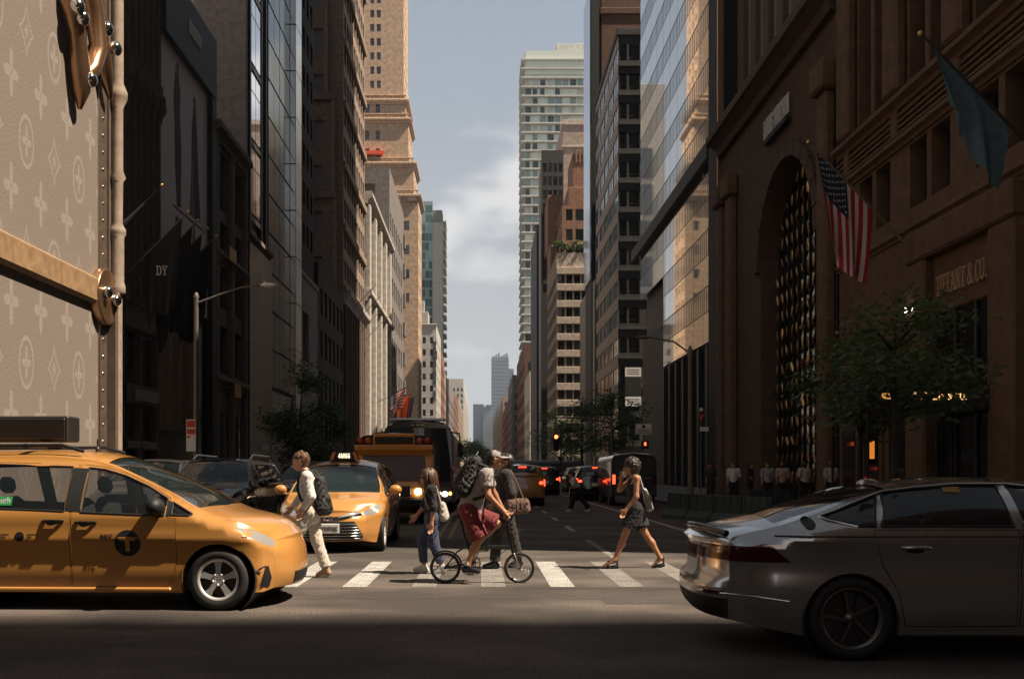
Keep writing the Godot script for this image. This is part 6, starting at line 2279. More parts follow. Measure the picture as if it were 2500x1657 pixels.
# ---- people: smooth union of tapered capsules, meshed as surface nets
func blob(b: MB, bones: Array, cell: float, k: float, wob := 0.0, flat := {}) -> void:
	var lo := Vector3.INF
	var hi := -Vector3.INF
	for q in bones:
		var r := maxf(q[2], q[3]) + 2.0 * k + cell
		for p in [q[0], q[1]]:
			lo = lo.min(p - Vector3.ONE * r)
			hi = hi.max(p + Vector3.ONE * r)
	var nx := ceili((hi.x - lo.x) / cell) + 1
	var ny := ceili((hi.y - lo.y) / cell) + 1
	var nz := ceili((hi.z - lo.z) / cell) + 1
	var sx := ny * nz
	var F := PackedFloat32Array()
	F.resize(nx * ny * nz)
	for q in bones:
		var a: Vector3 = q[0]
		var d: Vector3 = q[1] - a
		var ra: float = q[2]
		var dr: float = q[3] - ra
		var L2 := maxf(d.length_squared(), 1e-9)
		var R := maxf(q[2], q[3]) + 4.0 * k
		var cut: bool = q.size() > 4
		var m0 := ((a.min(q[1]) - Vector3.ONE * R - lo) / cell).max(Vector3.ZERO)
		var m1 := ((a.max(q[1]) + Vector3.ONE * R - lo) / cell)
		for i in range(int(m0.x), mini(nx - 1, int(m1.x)) + 1):
			for j in range(int(m0.y), mini(ny - 1, int(m1.y)) + 1):
				var base := i * sx + j * nz
				for w in range(int(m0.z), mini(nz - 1, int(m1.z)) + 1):
					var p := lo + Vector3(i, j, w) * cell - a
					var t := p.dot(d) / L2
					if cut and t > 1.0: continue
					t = clampf(t, 0.0, 1.0)
					var ds := (p - d * t).length() - ra - dr * t
					if ds < 4.0 * k: F[base + w] += exp(-ds / k)
	var ids := {}
	var offs := [0, sx, nz, sx + nz, 1, sx + 1, nz + 1, sx + nz + 1]
	var cor := [Vector3(0, 0, 0), Vector3(1, 0, 0), Vector3(0, 1, 0), Vector3(1, 1, 0), Vector3(0, 0, 1), Vector3(1, 0, 1), Vector3(0, 1, 1), Vector3(1, 1, 1)]
	var edges := [[0, 1], [2, 3], [4, 5], [6, 7], [0, 2], [1, 3], [4, 6], [5, 7], [0, 4], [1, 5], [2, 6], [3, 7]]
	var fn := FastNoiseLite.new()
	fn.seed = 8
	fn.frequency = 15.0
	fn.fractal_octaves = 2
	fn.fractal_type = FastNoiseLite.FRACTAL_RIDGED
	for i in nx - 1:
		for j in ny - 1:
			var base := i * sx + j * nz
			for w in nz - 1:
				var o := base + w
				var c := 0
				for m in 8:
					if F[o + offs[m]] > 1.0: c += 1
				if c == 0 or c == 8: continue
				var f := []
				for m in 8: f.append(-k * log(maxf(F[o + offs[m]], 1e-4)))
				var sum := Vector3.ZERO
				var cnt := 0
				for e in edges:
					var fa: float = f[e[0]]
					var fb: float = f[e[1]]
					if (fa < 0.0) != (fb < 0.0):
						sum += cor[e[0]].lerp(cor[e[1]], fa / (fa - fb))
						cnt += 1
				var p := lo + (Vector3(i, j, w) + sum / cnt) * cell
				var g := Vector3(f[1] + f[3] + f[5] + f[7] - f[0] - f[2] - f[4] - f[6], f[2] + f[3] + f[6] + f[7] - f[0] - f[1] - f[4] - f[5], f[4] + f[5] + f[6] + f[7] - f[0] - f[1] - f[2] - f[3]).normalized()
				if wob > 0.0:
					var q := Vector3(p.x + p.y * 0.35, p.y * 0.6 - p.x * 0.2, p.z * 0.8)
					var h := fn.get_noise_3dv(q)
					var e2 := 0.02
					g = (g - wob * 0.6 * Vector3(fn.get_noise_3dv(q + Vector3(e2, 0, 0)) - h, fn.get_noise_3dv(q + Vector3(0, e2, 0)) - h, fn.get_noise_3dv(q + Vector3(0, 0, e2)) - h) / e2).normalized()
					p += g * (h * 0.6 - 0.1) * wob
				ids[o] = b.vert(p, g)
	for o in ids:
		var i: int = o / sx
		var j: int = (o / nz) % ny
		var w: int = o % nz
		var s0 := F[o] > 1.0
		if j > 0 and w > 0 and (F[o + sx] > 1.0) != s0: _quad(b, ids, [o, o - nz, o - nz - 1, o - 1], s0)
		if i > 0 and w > 0 and (F[o + nz] > 1.0) != s0: _quad(b, ids, [o, o - 1, o - 1 - sx, o - sx], s0)
		if i > 0 and j > 0 and (F[o + 1] > 1.0) != s0: _quad(b, ids, [o, o - sx, o - sx - nz, o - nz], s0)

func _quad(b: MB, ids: Dictionary, q: Array, s: bool) -> void:
	for e in q:
		if not ids.has(e): return
	if s: b.ix.append_array([ids[q[0]], ids[q[2]], ids[q[1]], ids[q[0]], ids[q[3]], ids[q[2]]])
	else: b.ix.append_array([ids[q[0]], ids[q[1]], ids[q[2]], ids[q[0]], ids[q[2]], ids[q[3]]])

func _bn(a: Vector3, c: Vector3, ra: float, rb: float) -> Array: return [a, c, ra, rb]

# five bent fingers on a palm; dir points along the hand, side towards the thumb, curl bends towards `palm`
func hand(b: MB, at: Vector3, dir: Vector3, side: Vector3, curl: float) -> void:
	dir = dir.normalized()
	side = (side - dir * side.dot(dir)).normalized()
	var palm := dir.cross(side).normalized()
	var q := [_bn(at - dir * 0.02, at + dir * 0.02, 0.028, 0.03), _bn(at + dir * 0.035 + side * 0.026, at + dir * 0.07 + side * 0.028, 0.016, 0.013), _bn(at + dir * 0.03 - side * 0.02, at + dir * 0.07 - side * 0.024, 0.016, 0.013), _bn(at + dir * 0.03, at + dir * 0.075, 0.018, 0.014)]
	for i in 4:
		var o := at + dir * (0.078 - absf(i - 1.2) * 0.004) + side * (0.029 - i * 0.0185)
		var ln: float = [0.038, 0.044, 0.04, 0.031][i]
		var d := dir
		for s in 3:
			d = d.rotated(side, curl * [0.5, 0.9, 0.7][s] * (1.0 + 0.12 * i))
			var e: Vector3 = o + d * ln * [1.0, 0.65, 0.5][s]
			q.append(_bn(o, e, 0.0095 - s * 0.0008, 0.009 - s * 0.0012))
			o = e
	var t0 := at + dir * 0.012 + side * 0.03
	var t1 := t0 + (dir * 0.6 + side * 0.75 + palm * 0.25).normalized() * 0.038
	var t2 := t1 + (dir * 0.95 + side * 0.2 + palm * 0.3 * curl).normalized() * 0.034
	q.append(_bn(t0, t1, 0.014, 0.011))
	q.append(_bn(t1, t2, 0.011, 0.009))
	blob(b, q, 0.0055, 0.003)

# J: joints. Returns the figure with its skin; clothes are added by the caller from the same joints
func figure(label: String, at: Vector3, J: Dictionary, skin: Material, fine := true, group := "") -> Node3D:
	var o := thing("person", label, "person", at, 0.0, group)
	var s: float = J.get("size", 1.0)
	var face: float = J.face
	var b := MB.new()
	var q := []
	q.append_array([_bn(J.pelvis, J.waist, 0.115 * s, 0.105 * s), _bn(J.waist, J.chest, 0.105 * s, 0.115 * s), _bn(J.sl, J.sr, 0.055 * s, 0.055 * s), _bn(J.hl, J.hr, 0.085 * s, 0.085 * s), _bn(J.chest, J.neck, 0.09 * s, 0.05 * s), _bn(J.neck, J.head + Vector3(-face * 0.015, -0.06, 0), 0.05 * s, 0.05 * s)])
	for c in ["l", "r"]:
		q.append(_bn(J["s" + c], J["e" + c], 0.05 * s, 0.04 * s))
		q.append(_bn(J["e" + c], J["w" + c], 0.041 * s, 0.027 * s))
		q.append(_bn(J["h" + c], J["k" + c], 0.082 * s, 0.055 * s))
		var mid: Vector3 = (J["k" + c] as Vector3).lerp(J["a" + c], 0.35) + Vector3(-face * 0.012, 0, 0)
		q.append(_bn(J["k" + c], mid, 0.052 * s, 0.056 * s))
		q.append(_bn(mid, J["a" + c], 0.055 * s, 0.034 * s))
		q.append(_bn(J["a" + c], J["t" + c], 0.036 * s, 0.028 * s))
	blob(b, q, 0.014 if fine else 0.028, 0.012)
	# head on its own grid
	var h: Vector3 = J.head
	var tl: Basis = Basis(Vector3(0, 0, 1), J.get("nod", 0.0) * -face) * Basis(Vector3.UP, J.get("look", 0.0))
	var P := func(x: float, y: float, z: float) -> Vector3: return h + tl * Vector3(face * x, y, z)
	var hq := [_bn(P.call(-0.02, 0.03, 0), P.call(0.02, 0.035, 0), 0.088, 0.08), _bn(P.call(0.02, 0.0, 0), P.call(0.045, -0.055, 0), 0.07, 0.045), _bn(P.call(0.03, -0.07, 0), P.call(0.055, -0.085, 0), 0.042, 0.03), _bn(P.call(0.05, -0.04, 0.028), P.call(0.05, -0.04, -0.028), 0.034, 0.034),
		_bn(P.call(0.095, 0.012, 0), P.call(0.118, -0.025, 0), 0.009, 0.016), _bn(P.call(0.1, -0.028, 0.012), P.call(0.1, -0.028, -0.012), 0.011, 0.011), _bn(P.call(0.092, -0.055, 0.014), P.call(0.092, -0.055, -0.014), 0.013, 0.013), _bn(P.call(0.088, -0.068, 0.01), P.call(0.088, -0.068, -0.01), 0.012, 0.012), _bn(P.call(0.085, 0.03, 0.03), P.call(0.085, 0.03, -0.03), 0.014, 0.014),
		_bn(P.call(-0.012, 0.02, 0.085), P.call(-0.018, -0.03, 0.082), 0.014, 0.01), _bn(P.call(-0.012, 0.02, -0.085), P.call(-0.018, -0.03, -0.082), 0.014, 0.01), _bn(P.call(-0.02, -0.05, 0), J.neck, 0.052, 0.05)]
	blob(b, hq, 0.008 if fine else 0.016, 0.007)
	if fine:
		hand(b, J.wl, J.get("dl", J.wl - J.el), J.get("tl_", Vector3(face, 0, 0)), J.get("cl", 0.45))
		hand(b, J.wr, J.get("dr", J.wr - J.er), J.get("tr_", Vector3(face, 0, 0)), J.get("cr", 0.45))
	part(o, "body", b, skin)
	if fine:
		var e := MB.new()
		for z in [-0.032, 0.032]: e.ball(P.call(0.083, 0.008, z), Vector3(0.013, 0.009, 0.014), 5, 8)
		part(o, "eyes", e, M.eye_dark)
	return o

func cloth(o: Node3D, called: String, bones: Array, m: Material, fine := true, wob := 0.014, k := 0.014) -> MeshInstance3D:
	var b := MB.new()
	blob(b, bones, 0.014 if fine else 0.028, k, wob)
	return part(o, called, b, m)

func torso(J: Dictionary, g: float) -> Array:
	var s: float = J.get("size", 1.0)
	return [_bn(J.pelvis + Vector3(0, 0.02, 0), J.waist, 0.115 * s + g, 0.107 * s + g), _bn(J.waist, J.chest, 0.107 * s + g, 0.117 * s + g), _bn(J.sl, J.sr, 0.057 * s + g, 0.057 * s + g), _bn(J.chest, J.chest.lerp(J.neck, 0.8), 0.1 * s + g, 0.055 * s + g)]

func sleeve(J: Dictionary, c: String, g: float, to: float) -> Array: # to: 1 elbow, 2 wrist
	var s: float = J.get("size", 1.0)
	var q := []
	var e: Vector3 = J["s" + c].lerp(J["e" + c], minf(to, 1.0))
	q.append(_bn(J["s" + c], e, 0.054 * s + g, 0.048 * s + g))
	if to <= 1.0: q[-1].append(true)
	else: q.append(_bn(J["e" + c], J["e" + c].lerp(J["w" + c], to - 1.0), 0.046 * s + g, 0.034 * s + g) + [true])
	return q

func trouser(J: Dictionary, g: float, to := 2.0, flare := 0.0) -> Array:
	var s: float = J.get("size", 1.0)
	var q := [_bn(J.hl, J.hr, 0.088 * s + g, 0.088 * s + g), _bn(J.pelvis, J.pelvis.lerp(J.waist, 0.5), 0.118 * s + g, 0.108 * s + g)]
	for c in ["l", "r"]:
		q.append(_bn(J["h" + c], J["h" + c].lerp(J["k" + c], minf(to, 1.0)), 0.085 * s + g, lerpf(0.085, 0.06, minf(to, 1.0)) * s + g + (flare if to <= 1.0 else 0.0)))
		if to <= 1.0: q[-1].append(true)
		else: q.append(_bn(J["k" + c], J["k" + c].lerp(J["a" + c], to - 1.0), 0.062 * s + g, 0.046 * s + g + flare) + [true])
	return q

func shoes(o: Node3D, J: Dictionary, m: Material, sole: Material, fine := true) -> void:
	for c in ["l", "r"]:
		var a: Vector3 = J["a" + c]
		var t: Vector3 = J["t" + c]
		var d := (t - a)
		var heel := a + Vector3(-d.x * 0.25, -0.055, 0)
		heel.y = maxf(heel.y, 0.034)
		var b := MB.new()
		blob(b, [_bn(a, heel, 0.042, 0.034), _bn(heel, t, 0.036, 0.034), _bn(a, t, 0.04, 0.03)], 0.011 if fine else 0.02, 0.008)
		var sh := part(o, "shoe", b, m)
		b = MB.new()
		b.tube([heel + Vector3(-d.x * 0.1, -0.022, 0), heel.lerp(t, 0.5) + Vector3(0, -0.024, 0), t + Vector3(d.x * 0.12, -0.02, 0)], [0.03, 0.032, 0.026], 8)
		part(sh, "sole", b, sole)

func hair_cap(o: Node3D, J: Dictionary, m: Material, thick: float, low: float, curls: int, rad: float, extra := []) -> void:
	var face: float = J.face
	var h: Vector3 = J.head
	var q := [_bn(h + Vector3(-face * 0.03, 0.045, 0), h + Vector3(face * 0.02, 0.06, 0), 0.088 + thick, 0.075 + thick * 0.8), _bn(h + Vector3(-face * 0.045, 0.02, 0), h + Vector3(-face * 0.05, low, 0), 0.075 + thick, 0.06 + thick * 0.5)]
	q.append_array(extra)
	var r := RandomNumberGenerator.new()
	r.seed = curls + 5
	for i in curls:
		var th := r.randf_range(0.0, 2.0)
		var ph := r.randf_range(0, TAU)
		var d := Vector3(cos(ph) * sin(th), cos(th), sin(ph) * sin(th))
		if d.x * face > 0.5 and d.y < 0.45: continue
		var p := h + Vector3(-face * 0.018, 0.035, 0) + d * (0.083 + thick)
		q.append(_bn(p, p + d * rad * 0.6 + Vector3(r.randf_range(-1, 1), r.randf_range(-1, 1), r.randf_range(-1, 1)) * rad, rad, rad * 0.55))
	var b := MB.new()
	blob(b, q, 0.008, 0.006, 0.006)
	part(o, "hair", b, m)

# loose strands from the crown down to the shoulders
func strands(o: Node3D, J: Dictionary, m: Material, count: int, length: float) -> void:
	var r := RandomNumberGenerator.new()
	r.seed = count
	var face: float = J.face
	var h: Vector3 = J.head
	var b := MB.new()
	for i in count:
		var a := r.randf_range(0.75, TAU - 0.75)
		var d := Vector3(cos(a) * face, 0, sin(a))
		var l := length * r.randf_range(0.75, 1.1)
		var w := 0.012 * sin(i * 2.3)
		b.tube([h + Vector3(0, 0.128, 0) + d * 0.03, h + Vector3(-face * 0.01, 0.09, 0) + d * 0.095, h + Vector3(-face * 0.015, 0.0, w) + d * 0.112, h + Vector3(-face * 0.03 + w, -l * 0.5, 0) + d * 0.105, h + Vector3(-face * 0.05, -l, w) + d * r.randf_range(0.07, 0.11)], [0.012, 0.013, 0.013, 0.011, 0.003], 5, false)
	part(o, "hair_strands", b, m)

func _joints(f: float, a: Dictionary) -> Dictionary:
	# defaults for a standing figure of 1.7 m; f is -1 facing left, 1 facing right
	var J := {"face": f, "size": 1.0, "pelvis": Vector3(0, 0.94, 0), "waist": Vector3(0, 1.08, 0), "chest": Vector3(0, 1.28, 0), "neck": Vector3(0, 1.46, 0), "head": Vector3(0.02 * f, 1.585, 0),
		"sl": Vector3(0, 1.4, 0.17), "sr": Vector3(0, 1.4, -0.17), "el": Vector3(0, 1.12, 0.21), "er": Vector3(0, 1.12, -0.21), "wl": Vector3(0.05 * f, 0.88, 0.21), "wr": Vector3(0.05 * f, 0.88, -0.21),
		"hl": Vector3(0, 0.9, 0.09), "hr": Vector3(0, 0.9, -0.09), "kl": Vector3(0.03 * f, 0.5, 0.09), "kr": Vector3(0.03 * f, 0.5, -0.09), "al": Vector3(0, 0.09, 0.09), "ar": Vector3(0, 0.09, -0.09), "tl": Vector3(0.15 * f, 0.035, 0.1), "tr": Vector3(0.15 * f, 0.035, -0.1)}
	for k in a: J[k] = a[k]
	return J

func _people() -> void:
	for q in [["skin_fair", 0.5, 0.29, 0.2], ["skin_warm", 0.42, 0.21, 0.12], ["skin_tan", 0.36, 0.17, 0.085]]:
		var m := mat(q[0], q[1], q[2], q[3], 0.5)
		m.subsurf_scatter_enabled = true
		m.subsurf_scatter_strength = 0.08
	mat("eye_dark", 0.015, 0.012, 0.01, 0.2)
	mat("hair_brown", 0.1, 0.05, 0.025, 0.5)
	mat("hair_dark", 0.02, 0.014, 0.01, 0.5)
	mat("hair_auburn", 0.075, 0.035, 0.018, 0.5)
	for q in [["white_cotton", 0.78, 0.75, 0.72], ["ecru_cotton", 0.66, 0.58, 0.49], ["black_cloth", 0.012, 0.011, 0.011], ["denim", 0.055, 0.065, 0.12], ["grey_jersey", 0.4, 0.35, 0.33], ["red_cotton", 0.2, 0.032, 0.034], ["navy_cloth", 0.018, 0.016, 0.022], ["dark_tweed", 0.035, 0.028, 0.024], ["brown_weave", 0.16, 0.085, 0.065], ["canvas", 0.55, 0.5, 0.44], ["pink_cotton", 0.5, 0.33, 0.28], ["lilac_cotton", 0.4, 0.36, 0.42]]:
		var m := wall(q[0], q[1], q[2], q[3], 0.9, 6.0, 1.5, 0.0)
		m.detail_enabled = false
		m.uv1_world_triplanar = false
		m.uv2_world_triplanar = false
		m.rim_enabled = true
		m.rim = 0.25
	mat("nylon", 0.014, 0.013, 0.013, 0.75)
	mat("tan_leather", 0.36, 0.24, 0.14, 0.6)
	mat("white_rubber", 0.6, 0.56, 0.5, 0.7)

	# man in white
	var J := _joints(-1, {"pelvis": Vector3(0.0, 0.93, 0), "waist": Vector3(-0.01, 1.09, 0), "chest": Vector3(-0.03, 1.3, 0), "neck": Vector3(-0.09, 1.5, 0), "head": Vector3(-0.155, 1.625, 0), "nod": 0.25,
		"sl": Vector3(-0.035, 1.43, 0.18), "sr": Vector3(-0.05, 1.43, -0.17), "el": Vector3(0.03, 1.15, 0.22), "er": Vector3(-0.16, 1.16, -0.2), "wl": Vector3(-0.1, 0.96, 0.2), "wr": Vector3(-0.3, 0.98, -0.15),
		"hl": Vector3(0, 0.91, 0.085), "hr": Vector3(0, 0.91, -0.085), "kl": Vector3(-0.22, 0.56, 0.09), "al": Vector3(-0.3, 0.13, 0.09), "tl": Vector3(-0.45, 0.08, 0.1), "kr": Vector3(0.06, 0.53, -0.08), "ar": Vector3(0.2, 0.12, -0.08), "tr": Vector3(0.08, 0.035, -0.08), "dl": Vector3(-0.3, -0.9, 0)})
	var p := figure("man in white shirt and trousers with a black backpack stepping left", Vector3(-2.396, 0, -14.4), J, M.skin_fair)
	cloth(p, "shirt", torso(J, 0.02) + sleeve(J, "l", 0.014, 1.9) + sleeve(J, "r", 0.014, 1.9) + [_bn(J.pelvis + Vector3(0, -0.06, 0), J.pelvis, 0.125, 0.125)], M.white_cotton, true, 0.009)
	cloth(p, "trousers", trouser(J, 0.018, 1.94, 0.012), M.ecru_cotton, true, 0.011)
	shoes(p, J, M.tan_leather, M.white_rubber)
	hair_cap(p, J, M.hair_brown, 0.012, -0.02, 46, 0.02)
	var b := MB.new()
	b.tube([Vector3(-0.1, 1.4, 0.1), Vector3(-0.14, 1.2, 0.1)], 0.004, 5)
	var ring := []
	for i in 15: ring.append(J.wl + Vector3(cos(TAU * i / 14) * 0.035, 0.025, sin(TAU * i / 14) * 0.035))
	b = MB.new()
	b.tube(ring, 0.009, 6, false)
	part(p, "wristwatch", b, M.steel)
	var bag := thing("backpack", "black nylon backpack on the man in white", "backpack", Vector3(-2.396, 0, -14.4))
	b = MB.new()
	blob(b, [_bn(Vector3(0.12, 1.36, 0.06), Vector3(0.15, 0.98, 0.08), 0.075, 0.105), _bn(Vector3(0.12, 1.36, -0.06), Vector3(0.15, 0.98, -0.08), 0.075, 0.105), _bn(Vector3(0.2, 1.12, 0.05), Vector3(0.21, 0.97, -0.05), 0.07, 0.08)], 0.014, 0.02, 0.02)
	part(bag, "sack", b, M.nylon)
	for z in [0.14, -0.14]:
		b = MB.new()
		b.tube([Vector3(0.1, 1.4, z), Vector3(0.02, 1.51, z), Vector3(-0.08, 1.51, z), Vector3(-0.16, 1.4, z * 1.02), Vector3(-0.175, 1.25, z), Vector3(-0.12, 1.1, z * 1.12), Vector3(0.02, 1.02, z * 1.1)], 0.02, 7)
		part(bag, "strap", b, M.nylon)
	b = MB.new()
	b.tube([Vector3(0.1, 1.43, 0.03), Vector3(0.13, 1.48, 0), Vector3(0.1, 1.43, -0.03)], 0.01, 6)
	part(bag, "handle", b, M.nylon)

	# woman in black top and jeans
	J = _joints(-1, {"size": 0.9, "pelvis": Vector3(0.01, 0.83, 0), "waist": Vector3(0.01, 0.97, 0), "chest": Vector3(0, 1.13, 0), "neck": Vector3(-0.03, 1.28, 0), "head": Vector3(-0.055, 1.4, 0), "nod": 0.15,
		"sl": Vector3(0, 1.23, 0.155), "sr": Vector3(-0.01, 1.23, -0.15), "el": Vector3(0.03, 0.97, 0.2), "er": Vector3(-0.12, 0.99, -0.18), "wl": Vector3(0.0, 0.74, 0.19), "wr": Vector3(-0.24, 0.84, -0.14),
		"hl": Vector3(0.01, 0.8, 0.075), "hr": Vector3(0.01, 0.8, -0.075), "kl": Vector3(0.02, 0.46, 0.075), "al": Vector3(0.15, 0.11, 0.075), "tl": Vector3(0.03, 0.035, 0.08), "kr": Vector3(-0.15, 0.47, -0.07), "ar": Vector3(-0.12, 0.1, -0.07), "tr": Vector3(-0.25, 0.05, -0.07)})
	p = figure("woman with long brown hair, black top and blue jeans behind the bicycle", Vector3(-0.726, 0, -15.0), J, M.skin_warm)
	cloth(p, "top", torso(J, 0.02) + sleeve(J, "l", 0.016, 1.25) + sleeve(J, "r", 0.016, 1.25) + [_bn(J.pelvis + Vector3(0, -0.02, 0), J.pelvis, 0.115, 0.115)], M.black_cloth)
	cloth(p, "jeans", trouser(J, 0.022, 1.85), M.denim)
	shoes(p, J, M.white_cotton, M.white_rubber)
	hair_cap(p, J, M.hair_auburn, 0.012, -0.06, 20, 0.016, [_bn(J.head + Vector3(0.05, 0, 0.03), J.head + Vector3(0.1, -0.26, 0.05), 0.06, 0.04), _bn(J.head + Vector3(0.05, 0, -0.03), J.head + Vector3(0.09, -0.26, -0.05), 0.06, 0.04), _bn(J.head + Vector3(0.02, -0.03, 0.07), J.head + Vector3(0.05, -0.2, 0.09), 0.03, 0.03)])
	strands(p, J, M.hair_auburn, 70, 0.3)
	b = MB.new()
	b.cbox(J.head + Vector3(-0.108, -0.004, -0.06), J.head + Vector3(-0.085, 0.024, 0.06), 0.006)
	b.tube([J.head + Vector3(-0.095, 0.016, 0.062), J.head + Vector3(0.01, 0.018, 0.09)], 0.005, 5)
	part(p, "sunglasses", b, M.black_gloss)
	bag = thing("canvas_bag", "pale canvas bag on the back of the woman in jeans", "bag", Vector3(-0.726, 0, -15.0))
	b = MB.new()
	blob(b, [_bn(Vector3(0.15, 1.0, 0.07), Vector3(0.17, 0.84, 0.08), 0.05, 0.075), _bn(Vector3(0.15, 1.0, -0.07), Vector3(0.17, 0.84, -0.08), 0.05, 0.075)], 0.014, 0.02, 0.015)
	part(bag, "sack", b, M.canvas)
	for z in [0.1, -0.1]:
		b = MB.new()
		b.tube([Vector3(0.13, 1.03, z), Vector3(0.06, 1.28, z), Vector3(-0.04, 1.29, z), Vector3(-0.115, 1.15, z), Vector3(-0.05, 0.95, z * 1.4)], 0.012, 6)
		part(bag, "strap", b, M.canvas)

	_cyclist()

	# man in dark jacket with a shoulder bag
	J = _joints(-1, {"pelvis": Vector3(0.0, 0.95, 0), "waist": Vector3(0, 1.1, 0), "chest": Vector3(0, 1.32, 0), "neck": Vector3(-0.01, 1.5, 0), "head": Vector3(0.0, 1.63, 0),
		"sl": Vector3(0.0, 1.44, 0.19), "sr": Vector3(0.0, 1.44, -0.19), "el": Vector3(0.08, 1.16, 0.24), "er": Vector3(-0.1, 1.17, -0.22), "wl": Vector3(0.02, 0.92, 0.22), "wr": Vector3(-0.2, 0.98, -0.18),
		"hl": Vector3(0, 0.92, 0.09), "hr": Vector3(0, 0.92, -0.09), "kl": Vector3(-0.15, 0.53, 0.09), "al": Vector3(-0.17, 0.1, 0.09), "tl": Vector3(-0.33, 0.04, 0.1), "kr": Vector3(0.1, 0.53, -0.09), "ar": Vector3(0.2, 0.12, -0.09), "tr": Vector3(0.07, 0.035, -0.09)})
	p = figure("bearded man in a dark jacket and trousers walking left behind the cyclist", Vector3(0.373, 0, -15.8), J, M.skin_warm)
	cloth(p, "jacket", torso(J, 0.035) + sleeve(J, "l", 0.025, 1.95) + sleeve(J, "r", 0.025, 1.95) + [_bn(J.pelvis + Vector3(0, -0.06, 0), J.pelvis, 0.15, 0.15)], M.dark_tweed, true, 0.012)
	cloth(p, "trousers", trouser(J, 0.02, 1.95, 0.015), M.dark_tweed)
	shoes(p, J, M.black_gloss, M.rubber)
	hair_cap(p, J, M.hair_dark, 0.012, -0.04, 26, 0.016)
	b = MB.new()
	blob(b, [_bn(J.head + Vector3(-0.06, -0.07, 0.03), J.head + Vector3(-0.06, -0.07, -0.03), 0.042, 0.042), _bn(J.head + Vector3(-0.03, -0.05, 0.06), J.head + Vector3(-0.055, -0.09, 0.0), 0.03, 0.045)], 0.01, 0.008, 0.005)
	part(p, "beard", b, mat("beard_grey", 0.14, 0.11, 0.09, 0.8))
	bag = thing("shoulder_bag", "striped brown shoulder bag of the man in the dark jacket", "bag", Vector3(0.373, 0, -15.8))
	b = MB.new()
	blob(b, [_bn(Vector3(0.05, 1.0, 0.27), Vector3(0.28, 1.02, 0.22), 0.075, 0.07), _bn(Vector3(0.03, 0.9, 0.27), Vector3(0.3, 0.93, 0.22), 0.075, 0.07)], 0.014, 0.02, 0.018)
	part(bag, "sack", b, M.brown_weave)
	b = MB.new()
	b.tube([Vector3(0.05, 1.06, 0.27), Vector3(0.06, 1.3, 0.235), Vector3(0.03, 1.52, 0.13), Vector3(-0.05, 1.5, 0.1)], 0.014, 6)
	b.tube([Vector3(0.27, 1.06, 0.22), Vector3(0.17, 1.3, 0.2), Vector3(0.07, 1.52, 0.12)], 0.014, 6)
	part(bag, "strap", b, M.brown_weave)
	for i in 5:
		b = MB.new()
		b.tube([Vector3(0.02 + i * 0.065, 1.08, 0.31 - i * 0.012), Vector3(0.03 + i * 0.065, 0.98, 0.355 - i * 0.013), Vector3(0.03 + i * 0.065, 0.86, 0.34 - i * 0.013)], 0.008, 5)
		part(bag, "stripe", b, M.dark_tweed)

	# woman with curly hair
	J = _joints(-1, {"size": 0.93, "pelvis": Vector3(0.0, 0.93, 0), "waist": Vector3(0, 1.08, 0), "chest": Vector3(-0.005, 1.25, 0), "neck": Vector3(-0.03, 1.43, 0), "head": Vector3(-0.065, 1.555, 0),
		"sl": Vector3(-0.01, 1.39, 0.165), "sr": Vector3(-0.02, 1.39, -0.16), "el": Vector3(-0.02, 1.11, 0.21), "er": Vector3(-0.22, 1.21, -0.2), "wl": Vector3(-0.18, 0.9, 0.2), "wr": Vector3(-0.2, 1.41, -0.09),
		"hl": Vector3(0, 0.9, 0.085), "hr": Vector3(0, 0.9, -0.085), "kl": Vector3(-0.18, 0.52, 0.08), "al": Vector3(-0.34, 0.13, 0.08), "tl": Vector3(-0.49, 0.05, 0.085), "kr": Vector3(0.17, 0.52, -0.08), "ar": Vector3(0.4, 0.15, -0.08), "tr": Vector3(0.29, 0.04, -0.08), "dl": Vector3(-0.5, -0.8, 0.0), "cl": 0.6, "dr": Vector3(0.6, 0.7, 0.3), "tr_": Vector3(-0.3, 1, 0), "cr": 0.8})
	p = figure("woman with dark curly hair, black top and short skirt striding left in sandals", Vector3(2.376, 0, -15.8), J, M.skin_tan)
	cloth(p, "tank_top", [_bn(J.pelvis + Vector3(0, 0.04, 0), J.waist, 0.128, 0.118), _bn(J.waist, J.chest, 0.118, 0.126), _bn(J.chest, J.chest + Vector3(-0.01, 0.07, 0), 0.122, 0.1), _bn(J.chest + Vector3(-0.03, 0.0, 0.06), J.chest + Vector3(-0.03, 0.0, -0.06), 0.1, 0.1)], M.navy_cloth, true, 0.008)
	for z in [0.09, -0.09]:
		b = MB.new()
		b.tube([Vector3(0.08, 1.33, z * 0.9), Vector3(0.01, 1.46, z), Vector3(-0.09, 1.36, z)], 0.012, 6)
		part(p, "shoulder_strap", b, M.navy_cloth)
	cloth(p, "skirt", [_bn(J.waist + Vector3(0, -0.02, 0), J.pelvis, 0.12, 0.14), _bn(J.hl, J.hl.lerp(J.kl, 0.72), 0.11, 0.12) + [true], _bn(J.hr, J.hr.lerp(J.kr, 0.72), 0.11, 0.12) + [true], _bn(J.pelvis, Vector3(0, 0.66, 0), 0.14, 0.15) + [true]], M.navy_cloth, true, 0.012, 0.025)
